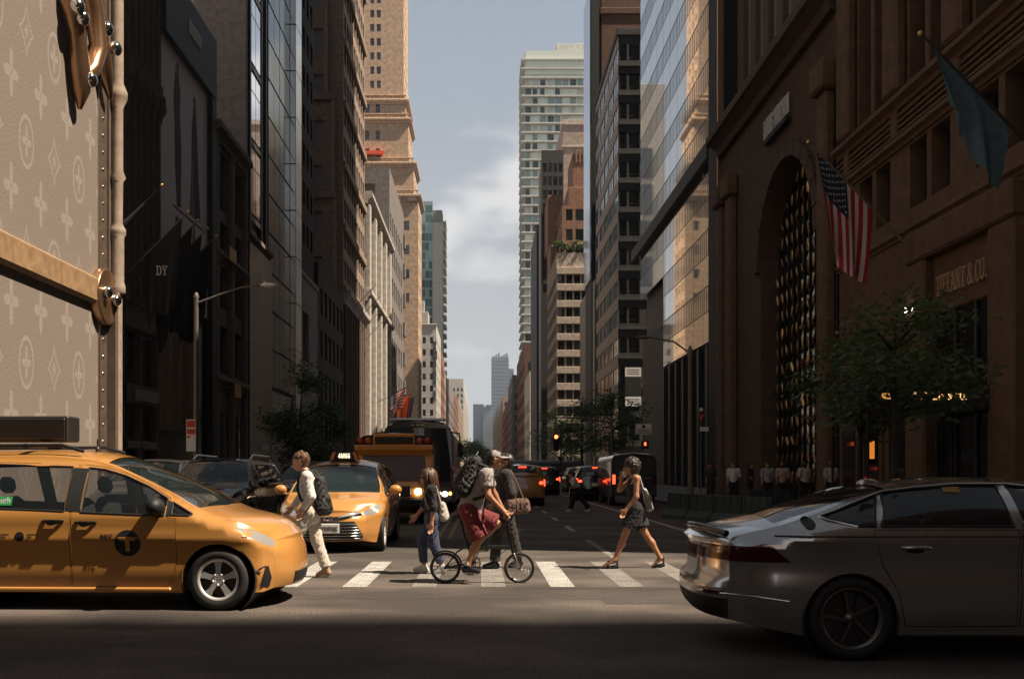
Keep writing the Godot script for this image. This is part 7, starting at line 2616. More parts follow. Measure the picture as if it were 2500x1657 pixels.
	for c in ["l", "r"]:
		var a: Vector3 = J["a" + c]
		var t: Vector3 = J["t" + c]
		b = MB.new()
		b.tube([a + Vector3(0.06, -0.095, 0), a.lerp(t, 0.5) + Vector3(0, -0.075, 0), t + Vector3(-0.03, -0.03, 0)], [0.03, 0.036, 0.03], 8)
		b.tube([a + Vector3(0.03, -0.02, 0.04), a + Vector3(-0.03, 0.01, 0), a + Vector3(0.03, -0.02, -0.04)], 0.016, 6)
		b.tube([a.lerp(t, 0.6) + Vector3(0, -0.04, 0.04), a.lerp(t, 0.6) + Vector3(0, 0.03, 0), a.lerp(t, 0.6) + Vector3(0, -0.04, -0.04)], 0.016, 6)
		b.tube([a + Vector3(0.045, -0.08, 0.01), a + Vector3(0.045, 0.02, 0.0)], 0.016, 6)
		part(p, "sandal", b, M.black_cloth)
	hair_cap(p, J, M.hair_dark, 0.024, -0.08, 190, 0.017)
	b = MB.new()
	b.xf = Transform3D(Basis(Vector3(0, 0, 1), 0.25), J.wr + Vector3(0.04, 0.05, 0.03))
	b.lathe([[0.0, -0.05], [0.028, -0.05], [0.034, 0.04], [0.03, 0.045], [0.0, 0.045]], 14)
	part(p, "cup", b, M.white_cotton)
	bag = thing("tote_bag", "white striped tote bag on the curly haired woman's back", "bag", Vector3(2.376, 0, -15.8))
	b = MB.new()
	blob(b, [_bn(Vector3(0.12, 1.2, 0.1), Vector3(0.2, 0.93, 0.1), 0.04, 0.05), _bn(Vector3(0.12, 1.2, -0.08), Vector3(0.2, 0.93, -0.08), 0.04, 0.05), _bn(Vector3(0.14, 1.1, 0.0), Vector3(0.2, 0.95, 0.0), 0.06, 0.06)], 0.014, 0.02, 0.02)
	part(bag, "sack", b, M.canvas)
	for i in 5:
		b = MB.new()
		b.tube([Vector3(0.1 + i * 0.025, 1.23 - i * 0.015, 0.145 - i * 0.004), Vector3(0.13 + i * 0.028, 1.08 - i * 0.02, 0.16 - i * 0.004), Vector3(0.16 + i * 0.025, 0.92, 0.15)], 0.007, 5)
		part(bag, "stripe", b, M.black_cloth)
	b = MB.new()
	b.tube([Vector3(0.1, 1.22, 0.1), Vector3(0.04, 1.42, 0.15), Vector3(-0.03, 1.45, 0.15), Vector3(-0.08, 1.3, 0.14)], 0.012, 6)
	part(bag, "strap", b, M.canvas)

	# person crossing farther down the street
	J = _joints(1, {"pelvis": Vector3(-0.02, 0.82, 0), "waist": Vector3(-0.08, 0.95, 0), "chest": Vector3(-0.16, 1.1, 0), "neck": Vector3(-0.2, 1.25, 0), "head": Vector3(-0.24, 1.36, 0), "face": -1.0, "sl": Vector3(-0.16, 1.2, 0.17), "sr": Vector3(-0.16, 1.2, -0.17), "el": Vector3(-0.2, 0.95, 0.2), "er": Vector3(-0.1, 0.96, -0.2), "wl": Vector3(-0.34, 0.85, 0.16), "wr": Vector3(-0.02, 0.8, -0.18),
		"hl": Vector3(-0.02, 0.8, 0.09), "hr": Vector3(-0.02, 0.8, -0.09), "kl": Vector3(-0.2, 0.46, 0.09), "al": Vector3(-0.3, 0.1, 0.09), "tl": Vector3(-0.44, 0.04, 0.1), "kr": Vector3(0.16, 0.46, -0.09), "ar": Vector3(0.4, 0.12, -0.09), "tr": Vector3(0.28, 0.04, -0.09)})
	p = figure("small figure in a white top crossing the shaded road farther back", Vector3(3.54, 0, -37.5), J, M.skin_warm, false)
	cloth(p, "shirt", torso(J, 0.02) + sleeve(J, "l", 0.02, 1.0) + sleeve(J, "r", 0.02, 1.0), M.white_cotton, false)
	cloth(p, "trousers", trouser(J, 0.025, 1.95, 0.02), M.black_cloth, false)
	shoes(p, J, M.white_cotton, M.white_rubber, false)
	hair_cap(p, J, M.hair_dark, 0.012, -0.04, 0, 0.02)
	# onlookers on the right pavement
	var who := [["person in a white shirt and dark trousers, leftmost of the group by the barriers", 9.75, -39.6, "white_cotton", "hair_brown"], ["person in black beside the white shirted one by the barriers", 10.6, -40.4, "black_cloth", "hair_dark"], ["person in a lilac shirt in the group by the barriers", 10.9, -39.0, "lilac_cotton", "hair_dark"], ["person in a pink top with a cross strap by the barriers", 11.35, -38.6, "pink_cotton", "hair_auburn"], ["person in a cream top lifting a hand in the group by the barriers", 12.1, -38.4, "ecru_cotton", "hair_dark"], ["person in a pale shirt with a bag strap, rightmost of the group", 12.9, -37.8, "canvas", "hair_brown"], ["person in dark clothes far left of the group by the barriers", 9.0, -40.2, "navy_cloth", "hair_dark"]]
	for i in who.size():
		var q: Array = who[i]
		J = _joints(1.0 if i % 2 else -1.0, {"size": 1.02, "el": Vector3(0.05, 1.14, 0.23), "wl": Vector3(0.12, 1.02 if i != 4 else 1.35, 0.2)})
		p = figure(q[0], Vector3(q[1], 0.13, q[2]), J, M.skin_warm, false, "people standing on the right pavement")
		p.rotation.y = [1.2, -0.4, 1.4, 1.1, -1.3, 1.5, 0.5][i]
		cloth(p, "shirt", torso(J, 0.025) + sleeve(J, "l", 0.025, 1.0) + sleeve(J, "r", 0.025, 1.0), M[q[3]], false)
		cloth(p, "trousers", trouser(J, 0.02, 1.97, 0.01), M.black_cloth, false)
		shoes(p, J, M.black_gloss, M.rubber, false)
		hair_cap(p, J, M[q[4]], 0.012, -0.05, 0, 0.02)
		if i in [3, 5]:
			b = MB.new()
			b.tube([Vector3(0.0, 1.5, 0.08), Vector3(-0.13, 1.3, 0.0), Vector3(-0.1, 1.05, -0.16)], 0.016, 6)
			b.tube([Vector3(0.0, 1.5, 0.08), Vector3(0.14, 1.3, 0.0), Vector3(0.1, 1.05, -0.16)], 0.016, 6)
			part(p, "bag_strap", b, M.black_cloth)

func _cyclist() -> void:
	var at := Vector3(0.0, 0, -13.74)
	# folding bicycle with small wheels, facing right
	var o := thing("folding_bicycle", "small wheeled black folding bicycle on the crosswalk", "bicycle", at)
	mat("bike_black", 0.012, 0.012, 0.012, 0.3)
	var b: MB
	for x in [-0.489, 0.505]:
		var w := Node3D.new()
		w.name = "wheel"
		o.add_child(w, true)
		w.position = Vector3(x, 0.205, 0)
		b = MB.new()
		var ring := []
		for i in 41: ring.append(Vector3(cos(TAU * i / 40) * 0.19, sin(TAU * i / 40) * 0.19, 0))
		b.tube(ring, 0.017, 8, false)
		part(w, "tyre", b, M.rubber)
		b = MB.new()
		ring = []
		for i in 41: ring.append(Vector3(cos(TAU * i / 40) * 0.17, sin(TAU * i / 40) * 0.17, 0))
		b.tube(ring, 0.008, 6, false)
		part(w, "rim", b, M.steel)
		for i in 20:
			b = MB.new()
			b.tube([Vector3(0, 0, 0.012 if i % 2 else -0.012), Vector3(cos(TAU * i / 20) * 0.17, sin(TAU * i / 20) * 0.17, 0)], 0.0022, 4, false)
			part(w, "spoke", b, M.steel)
		b = MB.new()
		b.tube([Vector3(0, 0, -0.05), Vector3(0, 0, 0.05)], 0.022, 10)
		part(w, "hub", b, M.dark_steel)
	var tubes := [["main_tube", [Vector3(-0.12, 0.44, 0), Vector3(0.1, 0.485, 0), Vector3(0.37, 0.49, 0)], 0.024], ["seat_tube", [Vector3(-0.1, 0.27, 0), Vector3(-0.2, 0.55, 0)], 0.02], ["seat_post", [Vector3(-0.2, 0.5, 0), Vector3(-0.29, 0.87, 0)], 0.016], ["head_tube", [Vector3(0.43, 0.4, 0), Vector3(0.385, 0.56, 0)], 0.024], ["stem", [Vector3(0.385, 0.55, 0), Vector3(0.34, 0.9, 0)], 0.018]]
	for q in tubes:
		b = MB.new()
		b.tube(q[1], q[2], 10)
		part(o, q[0], b, M.bike_black)
	b = MB.new()
	b.tube([Vector3(0.34, 0.9, -0.25), Vector3(0.33, 0.92, -0.08), Vector3(0.33, 0.92, 0.08), Vector3(0.34, 0.9, 0.25)], 0.012, 8)
	part(o, "handlebar", b, M.bike_black)
	for s in [-1.0, 1.0]:
		b = MB.new()
		b.tube([Vector3(0.34, 0.9, s * 0.16), Vector3(0.34, 0.9, s * 0.26)], 0.017, 8)
		part(o, "grip", b, M.rubber)
		b = MB.new()
		b.tube([Vector3(0.43, 0.4, s * 0.02), Vector3(0.46, 0.33, s * 0.05), Vector3(0.505, 0.205, s * 0.05)], 0.011, 8)
		part(o, "fork_blade", b, M.steel)
		b = MB.new()
		b.tube([Vector3(-0.1, 0.27, s * 0.03), Vector3(-0.489, 0.205, s * 0.055)], 0.012, 8)
		b.tube([Vector3(-0.19, 0.5, s * 0.03), Vector3(-0.33, 0.42, s * 0.05), Vector3(-0.489, 0.205, s * 0.055)], 0.009, 8)
		part(o, "rear_stay", b, M.bike_black)
	b = MB.new()
	var md := []
	for i in 13: md.append(Vector3(-0.489 + cos(0.2 + i * 0.17) * 0.225, 0.205 + sin(0.2 + i * 0.17) * 0.225, 0))
	b.tube(md, 0.014, 6)
	part(o, "rear_mudguard", b, M.bike_black)
	b = MB.new()
	b.ball(Vector3(-0.3, 0.89, 0), Vector3(0.12, 0.03, 0.06), 8, 12)
	part(o, "saddle", b, M.black)
	b = MB.new()
	b.xf = Transform3D(Basis(Vector3.RIGHT, PI / 2), Vector3(-0.098, 0.277, 0.06))
	b.lathe([[0.07, -0.004], [0.085, -0.004], [0.085, 0.004], [0.07, 0.004], [0.07, -0.004]], 26)
	b.lathe([[0.0, 0.01], [0.025, 0.01], [0.025, -0.03]], 12)
	for i in 5:
		b.tube([Vector3(0, 0, 0), Vector3(cos(TAU * i / 5) * 0.075, 0, sin(TAU * i / 5) * 0.075)], 0.007, 5)
	part(o, "chainring", b, M.dark_steel)
	b = MB.new()
	b.tube([Vector3(-0.098, 0.36, 0.06), Vector3(-0.3, 0.29, 0.06), Vector3(-0.489, 0.235, 0.06)], 0.005, 5)
	b.tube([Vector3(-0.098, 0.195, 0.06), Vector3(-0.3, 0.185, 0.06), Vector3(-0.489, 0.175, 0.06)], 0.005, 5)
	part(o, "chain", b, M.dark_steel)
	for q in [[Vector3(-0.15, 0.135, 0.1), 0.085], [Vector3(-0.04, 0.42, -0.1), -0.085]]:
		b = MB.new()
		b.tube([Vector3(-0.098, 0.277, q[1]), Vector3(q[0].x, q[0].y, q[1])], 0.01, 7)
		part(o, "crank", b, M.steel)
		b = MB.new()
		b.cbox(q[0] + Vector3(-0.045, -0.012, signf(q[1]) * 0.0), q[0] + Vector3(0.045, 0.012, signf(q[1]) * 0.09), 0.006)
		part(o, "pedal", b, M.black)
	b = MB.new()
	b.tube([Vector3(0.33, 0.9, 0.05), Vector3(0.45, 0.75, 0.03), Vector3(0.42, 0.5, 0.03), Vector3(0.2, 0.36, 0.03), Vector3(-0.1, 0.33, 0.03)], 0.004, 5)
	part(o, "cable", b, M.black)

	var J := _joints(1, {"pelvis": Vector3(-0.17, 0.99, 0), "waist": Vector3(-0.11, 1.13, 0), "chest": Vector3(0.0, 1.34, 0), "neck": Vector3(0.11, 1.54, 0), "head": Vector3(0.185, 1.645, 0), "nod": 0.1,
		"sl": Vector3(0.06, 1.45, -0.18), "sr": Vector3(0.06, 1.45, 0.18), "er": Vector3(0.09, 1.18, 0.24), "el": Vector3(0.18, 1.17, -0.24), "wr": Vector3(0.29, 0.97, 0.23), "wl": Vector3(0.3, 0.965, -0.23),
		"hl": Vector3(-0.17, 0.95, -0.09), "hr": Vector3(-0.17, 0.95, 0.09), "kr": Vector3(-0.03, 0.6, 0.11), "ar": Vector3(-0.19, 0.235, 0.12), "tr": Vector3(-0.05, 0.17, 0.13), "kl": Vector3(0.2, 0.79, -0.11), "al": Vector3(-0.06, 0.52, -0.12), "tl": Vector3(0.07, 0.45, -0.13), "dr": Vector3(0.75, -0.65, 0), "dl": Vector3(0.75, -0.65, 0), "tr_": Vector3(0.2, 0.3, -1), "tl_": Vector3(0.2, 0.3, 1), "cr": 0.85, "cl": 0.85})
	var p := figure("cyclist in grey T-shirt, red shorts and cap riding the folding bicycle", at, J, M.skin_tan)
	cloth(p, "t_shirt", torso(J, 0.03) + sleeve(J, "l", 0.028, 0.62) + sleeve(J, "r", 0.028, 0.62) + [_bn(J.pelvis + Vector3(0.02, 0.0, 0), J.waist, 0.15, 0.14)], M.grey_jersey, true, 0.013)
	cloth(p, "shorts", trouser(J, 0.032, 0.98, 0.03), M.red_cotton, true, 0.02)
	shoes(p, J, M.black_cloth, M.white_rubber)
	hair_cap(p, J, M.hair_dark, 0.006, -0.03, 8, 0.012)
	b = MB.new()
	for c in ["r", "l"]: b.tube([J["a" + c] + Vector3(0, 0.06, 0), J["a" + c]], [0.043, 0.044], 10)
	part(p, "socks", b, M.white_cotton)
	b = MB.new()
	var h: Vector3 = J.head + Vector3(-0.01, 0.055, 0)
	var rows := []
	for i in 6:
		var th := PI / 2 * (1.0 - i / 5.0)
		var r := PackedVector3Array()
		for j in 16: r.append(h + Vector3(cos(TAU * j / 16) * 0.108 * sin(th + 0.01), 0.085 * cos(th), sin(TAU * j / 16) * 0.096 * sin(th + 0.01)))
		rows.append(r)
	b.grid(rows, true, false)
	var cap := part(p, "cap", b, M.grey_jersey)
	b = MB.new()
	rows = []
	for i in 4:
		var r := PackedVector3Array()
		for j in 9:
			var a := lerpf(-1.15, 1.15, j / 8.0)
			r.append(h + Vector3(cos(a) * (0.1 + i * 0.026) + 0.01 * i, 0.002 - 0.012 * i / 3.0 - 0.018 * absf(sin(a)) * i / 3.0, sin(a) * (0.092 - i * 0.004)))
		rows.append(r)
	b.grid(rows, false, false)
	part(cap, "visor", b, M.grey_jersey)
	var bag := thing("backpack", "large black frame backpack with buckles on the cyclist", "backpack", at)
	b = MB.new()
	blob(b, [_bn(Vector3(-0.09, 1.62, 0.07), Vector3(-0.24, 1.26, 0.09), 0.09, 0.11), _bn(Vector3(-0.09, 1.62, -0.07), Vector3(-0.24, 1.26, -0.09), 0.09, 0.11), _bn(Vector3(-0.2, 1.5, 0.0), Vector3(-0.3, 1.3, 0.0), 0.08, 0.09)], 0.014, 0.02, 0.03)
	part(bag, "sack", b, M.nylon)
	for i in 6:
		b = MB.new()
		var z := -0.12 + i * 0.048
		b.tube([Vector3(-0.07, 1.71, z), Vector3(-0.22, 1.6, z * 1.3), Vector3(-0.36, 1.38, z * 1.2), Vector3(-0.36, 1.2, z)], 0.009, 6)
		part(bag, "webbing", b, M.dark_steel if i % 2 else M.nylon)
	for z in [0.13, -0.13]:
		b = MB.new()
		b.tube([Vector3(-0.06, 1.6, z), Vector3(0.06, 1.56, z), Vector3(0.15, 1.44, z), Vector3(0.15, 1.28, z), Vector3(0.02, 1.16, z * 1.25), Vector3(-0.12, 1.12, z * 1.3)], 0.022, 7)
		part(bag, "strap", b, M.nylon)
	b = MB.new()
	b.tube([Vector3(-0.08, 1.7, -0.04), Vector3(-0.05, 1.76, 0), Vector3(-0.08, 1.7, 0.04)], 0.009, 6)
	part(bag, "handle", b, M.steel)
	b = MB.new()
	b.tube([Vector3(0.08, 1.56, 0.12), Vector3(0.06, 1.2, 0.2), Vector3(0.02, 0.98, 0.2), Vector3(0.0, 0.75, 0.18)], 0.012, 6)
	part(bag, "hanging_strap", b, M.nylon)

func tree(called: String, label: String, at: Vector3, h: float, crown_lo: float, rad: float, leaves: int, leaf: float, m: Material, sd: int, group := "") -> Node3D:
	var o := thing(called, label, "tree", at, 0.0, group)
	var r := RandomNumberGenerator.new()
	r.seed = sd
	var tk := MB.new()
	var lean := Vector3(r.randf_range(-0.15, 0.15), 0, r.randf_range(-0.15, 0.15))
	var pts := []
	var rr := []
	for i in 7:
		var f := i / 6.0
		pts.append(Vector3(0, 0, 0).lerp(Vector3(lean.x, h * 0.86, lean.z), f) + Vector3(r.randf_range(-1, 1), 0, r.randf_range(-1, 1)) * 0.03 * h * 0.1)
		rr.append(lerpf(0.016 * h + 0.03, 0.015, f))
	tk.tube(pts, rr, 8)
	var tips := []
	for i in 14:
		var y0 := lerpf(crown_lo * 0.85, h * 0.8, r.randf())
		var a := r.randf_range(0, TAU)
		var p0 := Vector3(lean.x * y0 / h, y0, lean.z * y0 / h)
		var ff := clampf((y0 - crown_lo) / (h - crown_lo), 0.0, 1.0)
		var reach := rad * (0.55 + 0.45 * sin(PI * (0.25 + 0.75 * ff))) * r.randf_range(0.6, 1.05)
		var p1 := p0 + Vector3(cos(a) * reach * 0.55, reach * 0.35, sin(a) * reach * 0.55)
		var p2 := p0 + Vector3(cos(a + 0.2) * reach, reach * r.randf_range(0.25, 0.6), sin(a + 0.2) * reach)
		tk.tube([p0, p1, p2], [0.008 * h, 0.005 * h, 0.006], 5, false)
		tips.append_array([p2, p1, p1.lerp(p2, 0.5)])
	tips.append(Vector3(lean.x, h * 0.93, lean.z))
	part(o, "trunk", tk, M.bark)
	var b := MB.new()
	for i in leaves:
		var c: Vector3 = tips[r.randi() % tips.size()]
		var p := c + Vector3(r.randfn(), r.randfn() * 0.7, r.randfn()) * rad * 0.2
		if p.y < crown_lo * 0.8: continue
		var bs := Basis.from_euler(Vector3(r.randf_range(-1.2, 1.2), r.randf_range(0, TAU), r.randf_range(-0.8, 0.8)))
		var l := leaf * r.randf_range(0.6, 1.3)
		var u := bs.x * l
		var v := bs.z * l * 0.55
		b.face([p - u * 0.5, p + v * 0.5, p + u * 0.6, p - v * 0.5], bs.y)
	part(o, "crown", b, m)
	return o

func pole_flag(label: String, base: Vector3, tip: Vector3, from: float, to: float, drop: float, m: Material, sd: int, called := "flag", pole_m: Material = null, uvs := true) -> Node3D:
	# staff slanting out from a wall with cloth hanging from it in folds
	var o := thing(called, label, "flag", base)
	var d := tip - base
	var b := MB.new()
	b.tube([Vector3.ZERO, d], [0.05, 0.03], 8)
	part(o, "pole", b, pole_m if pole_m else M.pole_metal)
	b = MB.new()
	b.ball(d + d.normalized() * 0.08, Vector3(0.08, 0.08, 0.08), 8, 10)
	part(o, "finial", b, M.gold_leaf)
	b = MB.new()
	b.cbox(Vector3(-0.12, -0.2, -0.12), Vector3(0.12, 0.15, 0.12), 0.03)
	part(o, "bracket", b, M.dark_steel)
	if drop <= 0.0: return o
	var r := RandomNumberGenerator.new()
	r.seed = sd
	var side := d.cross(Vector3.UP).normalized()
	var rows := []
	var n := 22
	var ph := r.randf_range(0, 6)
	for i in n + 1:
		var f := float(i) / n
		var row := PackedVector3Array()
		for j in n + 1:
			var g := float(j) / n # along the staff
			var p := d * lerpf(from, to, g)
			# cloth falls, gathers towards the low end of the staff
			var fall := drop * f * (1.0 + 0.12 * sin(g * 5.0 + ph))
			var sway := 0.16 * f * sin(g * 11.0 + ph + f * 1.3) + 0.07 * f * sin(g * 23.0 + f * 3.0)
			p += Vector3(0, -fall, 0) + side * sway + Vector3(d.x, 0, d.z) * (-0.12 * f * g + 0.06 * f * f * (1.0 - g))
			row.append(p)
		rows.append(row)
	b = MB.new()
	b.grid(rows, false, false, uvs)
	part(o, "cloth", b, m)
	return o

func _flag_print(stars: bool) -> ImageTexture:
	var im := Image.create(190, 100, false, Image.FORMAT_RGB8)
	for i in 13: im.fill_rect(Rect2i(0, i * 100 / 13, 190, 8), Color(0.34, 0.012, 0.02).linear_to_srgb() if i % 2 == 0 else Color(0.62, 0.5, 0.48).linear_to_srgb())
	if stars:
		im.fill_rect(Rect2i(0, 0, 76, 54), Color(0.012, 0.016, 0.04).linear_to_srgb())
		for j in 9:
			for i in (6 if j % 2 == 0 else 5):
				im.fill_rect(Rect2i(5 + i * 12 + (0 if j % 2 == 0 else 6), 3 + j * 5.6, 3, 3), Color(0.6, 0.58, 0.56).linear_to_srgb())
	return ImageTexture.create_from_image(im)

func _street_things() -> void:
	wall("bark", 0.05, 0.04, 0.03, 0.9, 2.0, 0.8, 0.3)
	for q in [["leaf", 0.05, 0.075, 0.028]]:
		var m := mat(q[0], q[1], q[2], q[3], 0.6)
		m.backlight_enabled = true
		m.backlight = Color(q[1], q[2] * 1.2, q[3] * 0.6).linear_to_srgb()
	wall("pole_metal", 0.32, 0.24, 0.17, 0.5, 1.0, 0.5, 0.0)
	wall("pole_grey", 0.2, 0.17, 0.15, 0.5, 1.0, 0.5, 0.0)
	var b: MB
	var o: Node3D
	# ---- trees
	tree("street_tree", "dark leafy street tree nearest on the right before the limestone store", Vector3(9.5, 0.13, -23.6), 5.5, 2.4, 1.9, 2600, 0.17, M.leaf, 3, "trees along the right kerb")
	tree("street_tree", "dark leafy street tree between the barriers and the limestone store", Vector3(11.0, 0.13, -29.8), 5.6, 2.3, 1.8, 2600, 0.18, M.leaf, 4, "trees along the right kerb")
	tree("street_tree", "street tree before the mirror glass tower's dark shops", Vector3(9.5, 0.13, -76), 7.5, 3.0, 2.4, 3600, 0.2, M.leaf, 6, "trees along the right kerb")
	tree("street_tree", "street tree before the charcoal block on the right", Vector3(9.6, 0.13, -98), 8.6, 3.2, 2.9, 3600, 0.24, M.leaf, 7, "trees along the right kerb")
	tree("street_tree", "street tree at the corner below the banded cream building", Vector3(9.6, 0.13, -124), 9.2, 3.2, 3.2, 3200, 0.28, M.leaf, 8, "trees along the right kerb")
	tree("street_tree", "dense dark tree before the black boutique on the left", Vector3(-10.9, 0.13, -61.0), 8.0, 1.6, 2.1, 6500, 0.2, M.leaf, 9, "trees along the left kerb")
	tree("street_tree", "smaller dark tree before the rendered annex on the left", Vector3(-10.9, 0.13, -72.0), 6.2, 1.8, 1.8, 3200, 0.2, M.leaf, 10, "trees along the left kerb")
	tree("street_tree", "sunlit green tree far down the left kerb, nearest of its group", Vector3(-8.8, 0.13, -300), 12.0, 3.0, 5.0, 2600, 0.7, M.leaf, 11, "sunlit trees far away")
	tree("street_tree", "sunlit green tree far down the left kerb, middle of its group", Vector3(-5.5, 0.0, -360), 12.5, 3.0, 5.5, 2600, 0.8, M.leaf, 12, "sunlit trees far away")
	tree("street_tree", "sunlit green tree closing the view at the far end of the road", Vector3(2.5, 0.0, -470), 12.0, 2.0, 6.5, 2600, 1.0, M.leaf, 13, "sunlit trees far away")
	for i in 6:
		var s := tree("roof_shrub", ["dark shrub at the left corner of the banded building's roof garden", "second shrub from the left on the banded building's roof garden", "third shrub from the left on the banded building's roof garden", "fourth shrub from the left on the banded building's roof garden", "fifth shrub from the left on the banded building's roof garden", "sixth shrub from the left on the banded building's roof garden"][i], Vector3(14.7 + i * 1.15, 43.5, -197.6), 1.8 + 0.9 * sin(i * 2.1 + 1), 0.3, 1.0, 420, 0.35, M.leaf, 20 + i, "roof garden shrubs")
		s.set_meta("category", "shrub")

	# ---- black flags with monogram over the jeweller's
	for i in 4:
		var z := 46.0 + i * 1.6
		var f := pole_flag(["black flag with pale letter monogram, nearest of the jeweller's row", "black flag, second of the jeweller's row", "black flag, third of the jeweller's row", "black flag, farthest of the jeweller's row"][i], Vector3(-16.1, 10.25, -z), Vector3(-13.25, 13.1, -z), 0.32, 0.93, 3.5 + 0.3 * (i % 2), M.black_cloth, 30 + i, "black_flag")
		f.set_meta("group", "black flags on the left")
		if i == 0: words(f, "lettering", "DY", M.white_sign, 0.42, 0.01, Vector3(1.8, 0.2, 0.3), Vector3.ZERO, true, 0.5)
	o = pole_flag("dark furled flag on a pole above the trunk-clad corner", Vector3(-16.0, 11.9, -44.6), Vector3(-14.0, 13.9, -44.6), 0, 0, 0, M.black_cloth, 0, "furled_flag", M.frame_dark)
	b = MB.new()
	b.tube([Vector3(0.05, 0.0, 0.02), Vector3(0.6, 0.5, 0.02), Vector3(1.3, 1.25, 0.0)], [0.16, 0.14, 0.05], 8)
	part(o, "rolled_cloth", b, M.black_cloth)
	# ---- flags on the right
	var us := mat("flag_print", 1, 1, 1, 0.85)
	us.albedo_texture = _flag_print(true)
	us.backlight_enabled = true
	us.backlight = Color(0.25, 0.2, 0.2)
	# cloth runs down from the staff: u along the staff, v down
	o = pole_flag("stars and stripes flag hanging from a slanting pole on the limestone store", Vector3(14.35, 8.45, -33.5), Vector3(10.76, 12.2, -33.5), 0.44, 0.94, 2.9, us, 41, "striped_flag")
	var cl: MeshInstance3D = o.get_node("cloth")
	var arr := (cl.mesh as ArrayMesh).surface_get_arrays(0)
	var tu: PackedVector2Array = arr[Mesh.ARRAY_TEX_UV]
	for i in tu.size(): tu[i] = Vector2(tu[i].y, 1.0 - tu[i].x)
	arr[Mesh.ARRAY_TEX_UV] = tu
	var am := ArrayMesh.new()
	am.add_surface_from_arrays(Mesh.PRIMITIVE_TRIANGLES, arr)
	cl.mesh = am
	var teal := wall("teal_cloth", 0.13, 0.22, 0.27, 0.8, 2.0, 0.6, 0.0)
	teal.backlight_enabled = true
	teal.backlight = Color(0.12, 0.2, 0.22)
	o = pole_flag("teal flag with dark lettering hanging from a slanting pole at the upper right", Vector3(14.35, 8.9, -25.5), Vector3(11.0, 12.34, -25.5), 0.36, 0.93, 1.7, teal, 43, "teal_flag", M.frame_dark)
	# ---- far flags over the coach
	mat("flag_orange", 0.6, 0.1, 0.02, 0.8)
	mat("flag_blue", 0.1, 0.08, 0.2, 0.8)
	var far := [["striped flag on the dark pole above the coach", us, 154.0, 3.2], ["orange red flag on a pole above the coach", M.flag_orange, 166.0, 3.8], ["blue and white flag on a pole above the coach", M.flag_blue, 174.0, 3.2]]
	for i in 3:
		pole_flag(far[i][0], Vector3(-16.1, 11.6, -far[i][2]), Vector3(-10.9, 14.4, -far[i][2]), 0.45, 0.9, far[i][3], far[i][1], 50 + i, "distant_flag", M.frame_dark)
	for i in 4:
		pole_flag("bare flagpole, %s of the row on the stepped brown building" % ["nearest", "second", "third", "farthest"][i], Vector3(-16.1, 19.8 - i * 0.4, -(121.0 + i * 5.4)), Vector3(-12.6, 23.4 - i * 0.4, -(121.0 + i * 5.4)), 0, 0, 0, null, 0, "bare_flagpole").set_meta("category", "flagpole")

	# ---- lamp post with curved arm on the left
	o = thing("street_lamp", "tall street lamp with a curved arm and white head over the left lane", "street lamp", Vector3(-10.8, 0.13, -38.7))
	b = MB.new()
	b.lathe([[0.16, 0], [0.16, 0.5], [0.1, 0.7], [0.085, 7.7], [0.08, 7.9], [0.11, 7.95], [0.06, 8.1], [0.0, 8.14]], 14)
	part(o, "pole", b, M.pole_grey)
	b = MB.new()
	b.tube([Vector3(0, 7.7, 0), Vector3(0.8, 8.0, 0), Vector3(1.7, 8.3, 0), Vector3(2.5, 8.42, 0)], [0.05, 0.045, 0.04, 0.035], 8)
	part(o, "arm", b, M.pole_grey)
	b = MB.new()
	b.ball(Vector3(2.75, 8.4, 0), Vector3(0.34, 0.085, 0.13), 8, 14)
	b.cbox(Vector3(2.55, 8.46, -0.04), Vector3(2.65, 8.54, 0.04), 0.02)
	part(o, "lamp_head", b, M.car_white)
	o = thing("kerb_sign", "narrow red and white kerb sign on the left lamp post", "sign", Vector3(-10.95, 2.25, -38.55))
	b = MB.new()
	b.cbox(Vector3(-0.18, 0, 0), Vector3(0.18, 1.2, 0.015), 0.005)
	part(o, "plate", b, M.white_sign)
	mat("sign_red_paint", 0.5, 0.05, 0.025, 0.6)
	for q in [[0.9, 1.16], [0.64, 0.84], [0.5, 0.58]]:
		b = MB.new()
		b.box(Vector3(-0.16, q[0], 0.015), Vector3(0.16 if q[0] > 0.6 else -0.02, q[1], 0.02))
		part(o, "red_block", b, M.sign_red_paint)
	# ---- right lamp post, signs, signals
	o = thing("street_lamp", "tan lamp post standing at the right kerb below the mirror glass tower", "street lamp", Vector3(8.9, 0.13, -43.7))
	b = MB.new()
	b.lathe([[0.17, 0], [0.17, 0.6], [0.11, 0.8], [0.09, 6.2], [0.13, 6.3], [0.13, 6.5], [0.05, 6.7], [0.0, 6.75]], 14)
	part(o, "pole", b, M.pole_metal)
	b = MB.new()
	b.tube([Vector3(0, 6.4, 0), Vector3(-0.7, 6.9, 0), Vector3(-1.8, 7.1, 0)], 0.04, 7)
	part(o, "arm", b, M.pole_metal)
	b = MB.new()
	b.ball(Vector3(-2.0, 7.08, 0), Vector3(0.3, 0.08, 0.12), 8, 12)
	part(o, "lamp_head", b, M.pole_grey)
	o = thing("route_sign", "small white plate and red arrow sign by the right lamp post", "sign", Vector3(9.35, 3.2, -43.5))
	b = MB.new()
	b.cbox(Vector3(-0.07, 0.0, 0), Vector3(0.3, 0.18, 0.015), 0.004)
	part(o, "plate", b, M.white_sign)
	b = MB.new()
	b.slab(v2([-0.2, 0.75, -0.12, 0.75, -0.02, 0.62, 0.08, 0.75, 0.16, 0.75, 0.02, 0.52, 0.02, 0.4, -0.06, 0.4, -0.06, 0.52]), 0.0, 0.012)
	part(o, "red_arrow", b, M.sign_red_paint)
	b = MB.new()
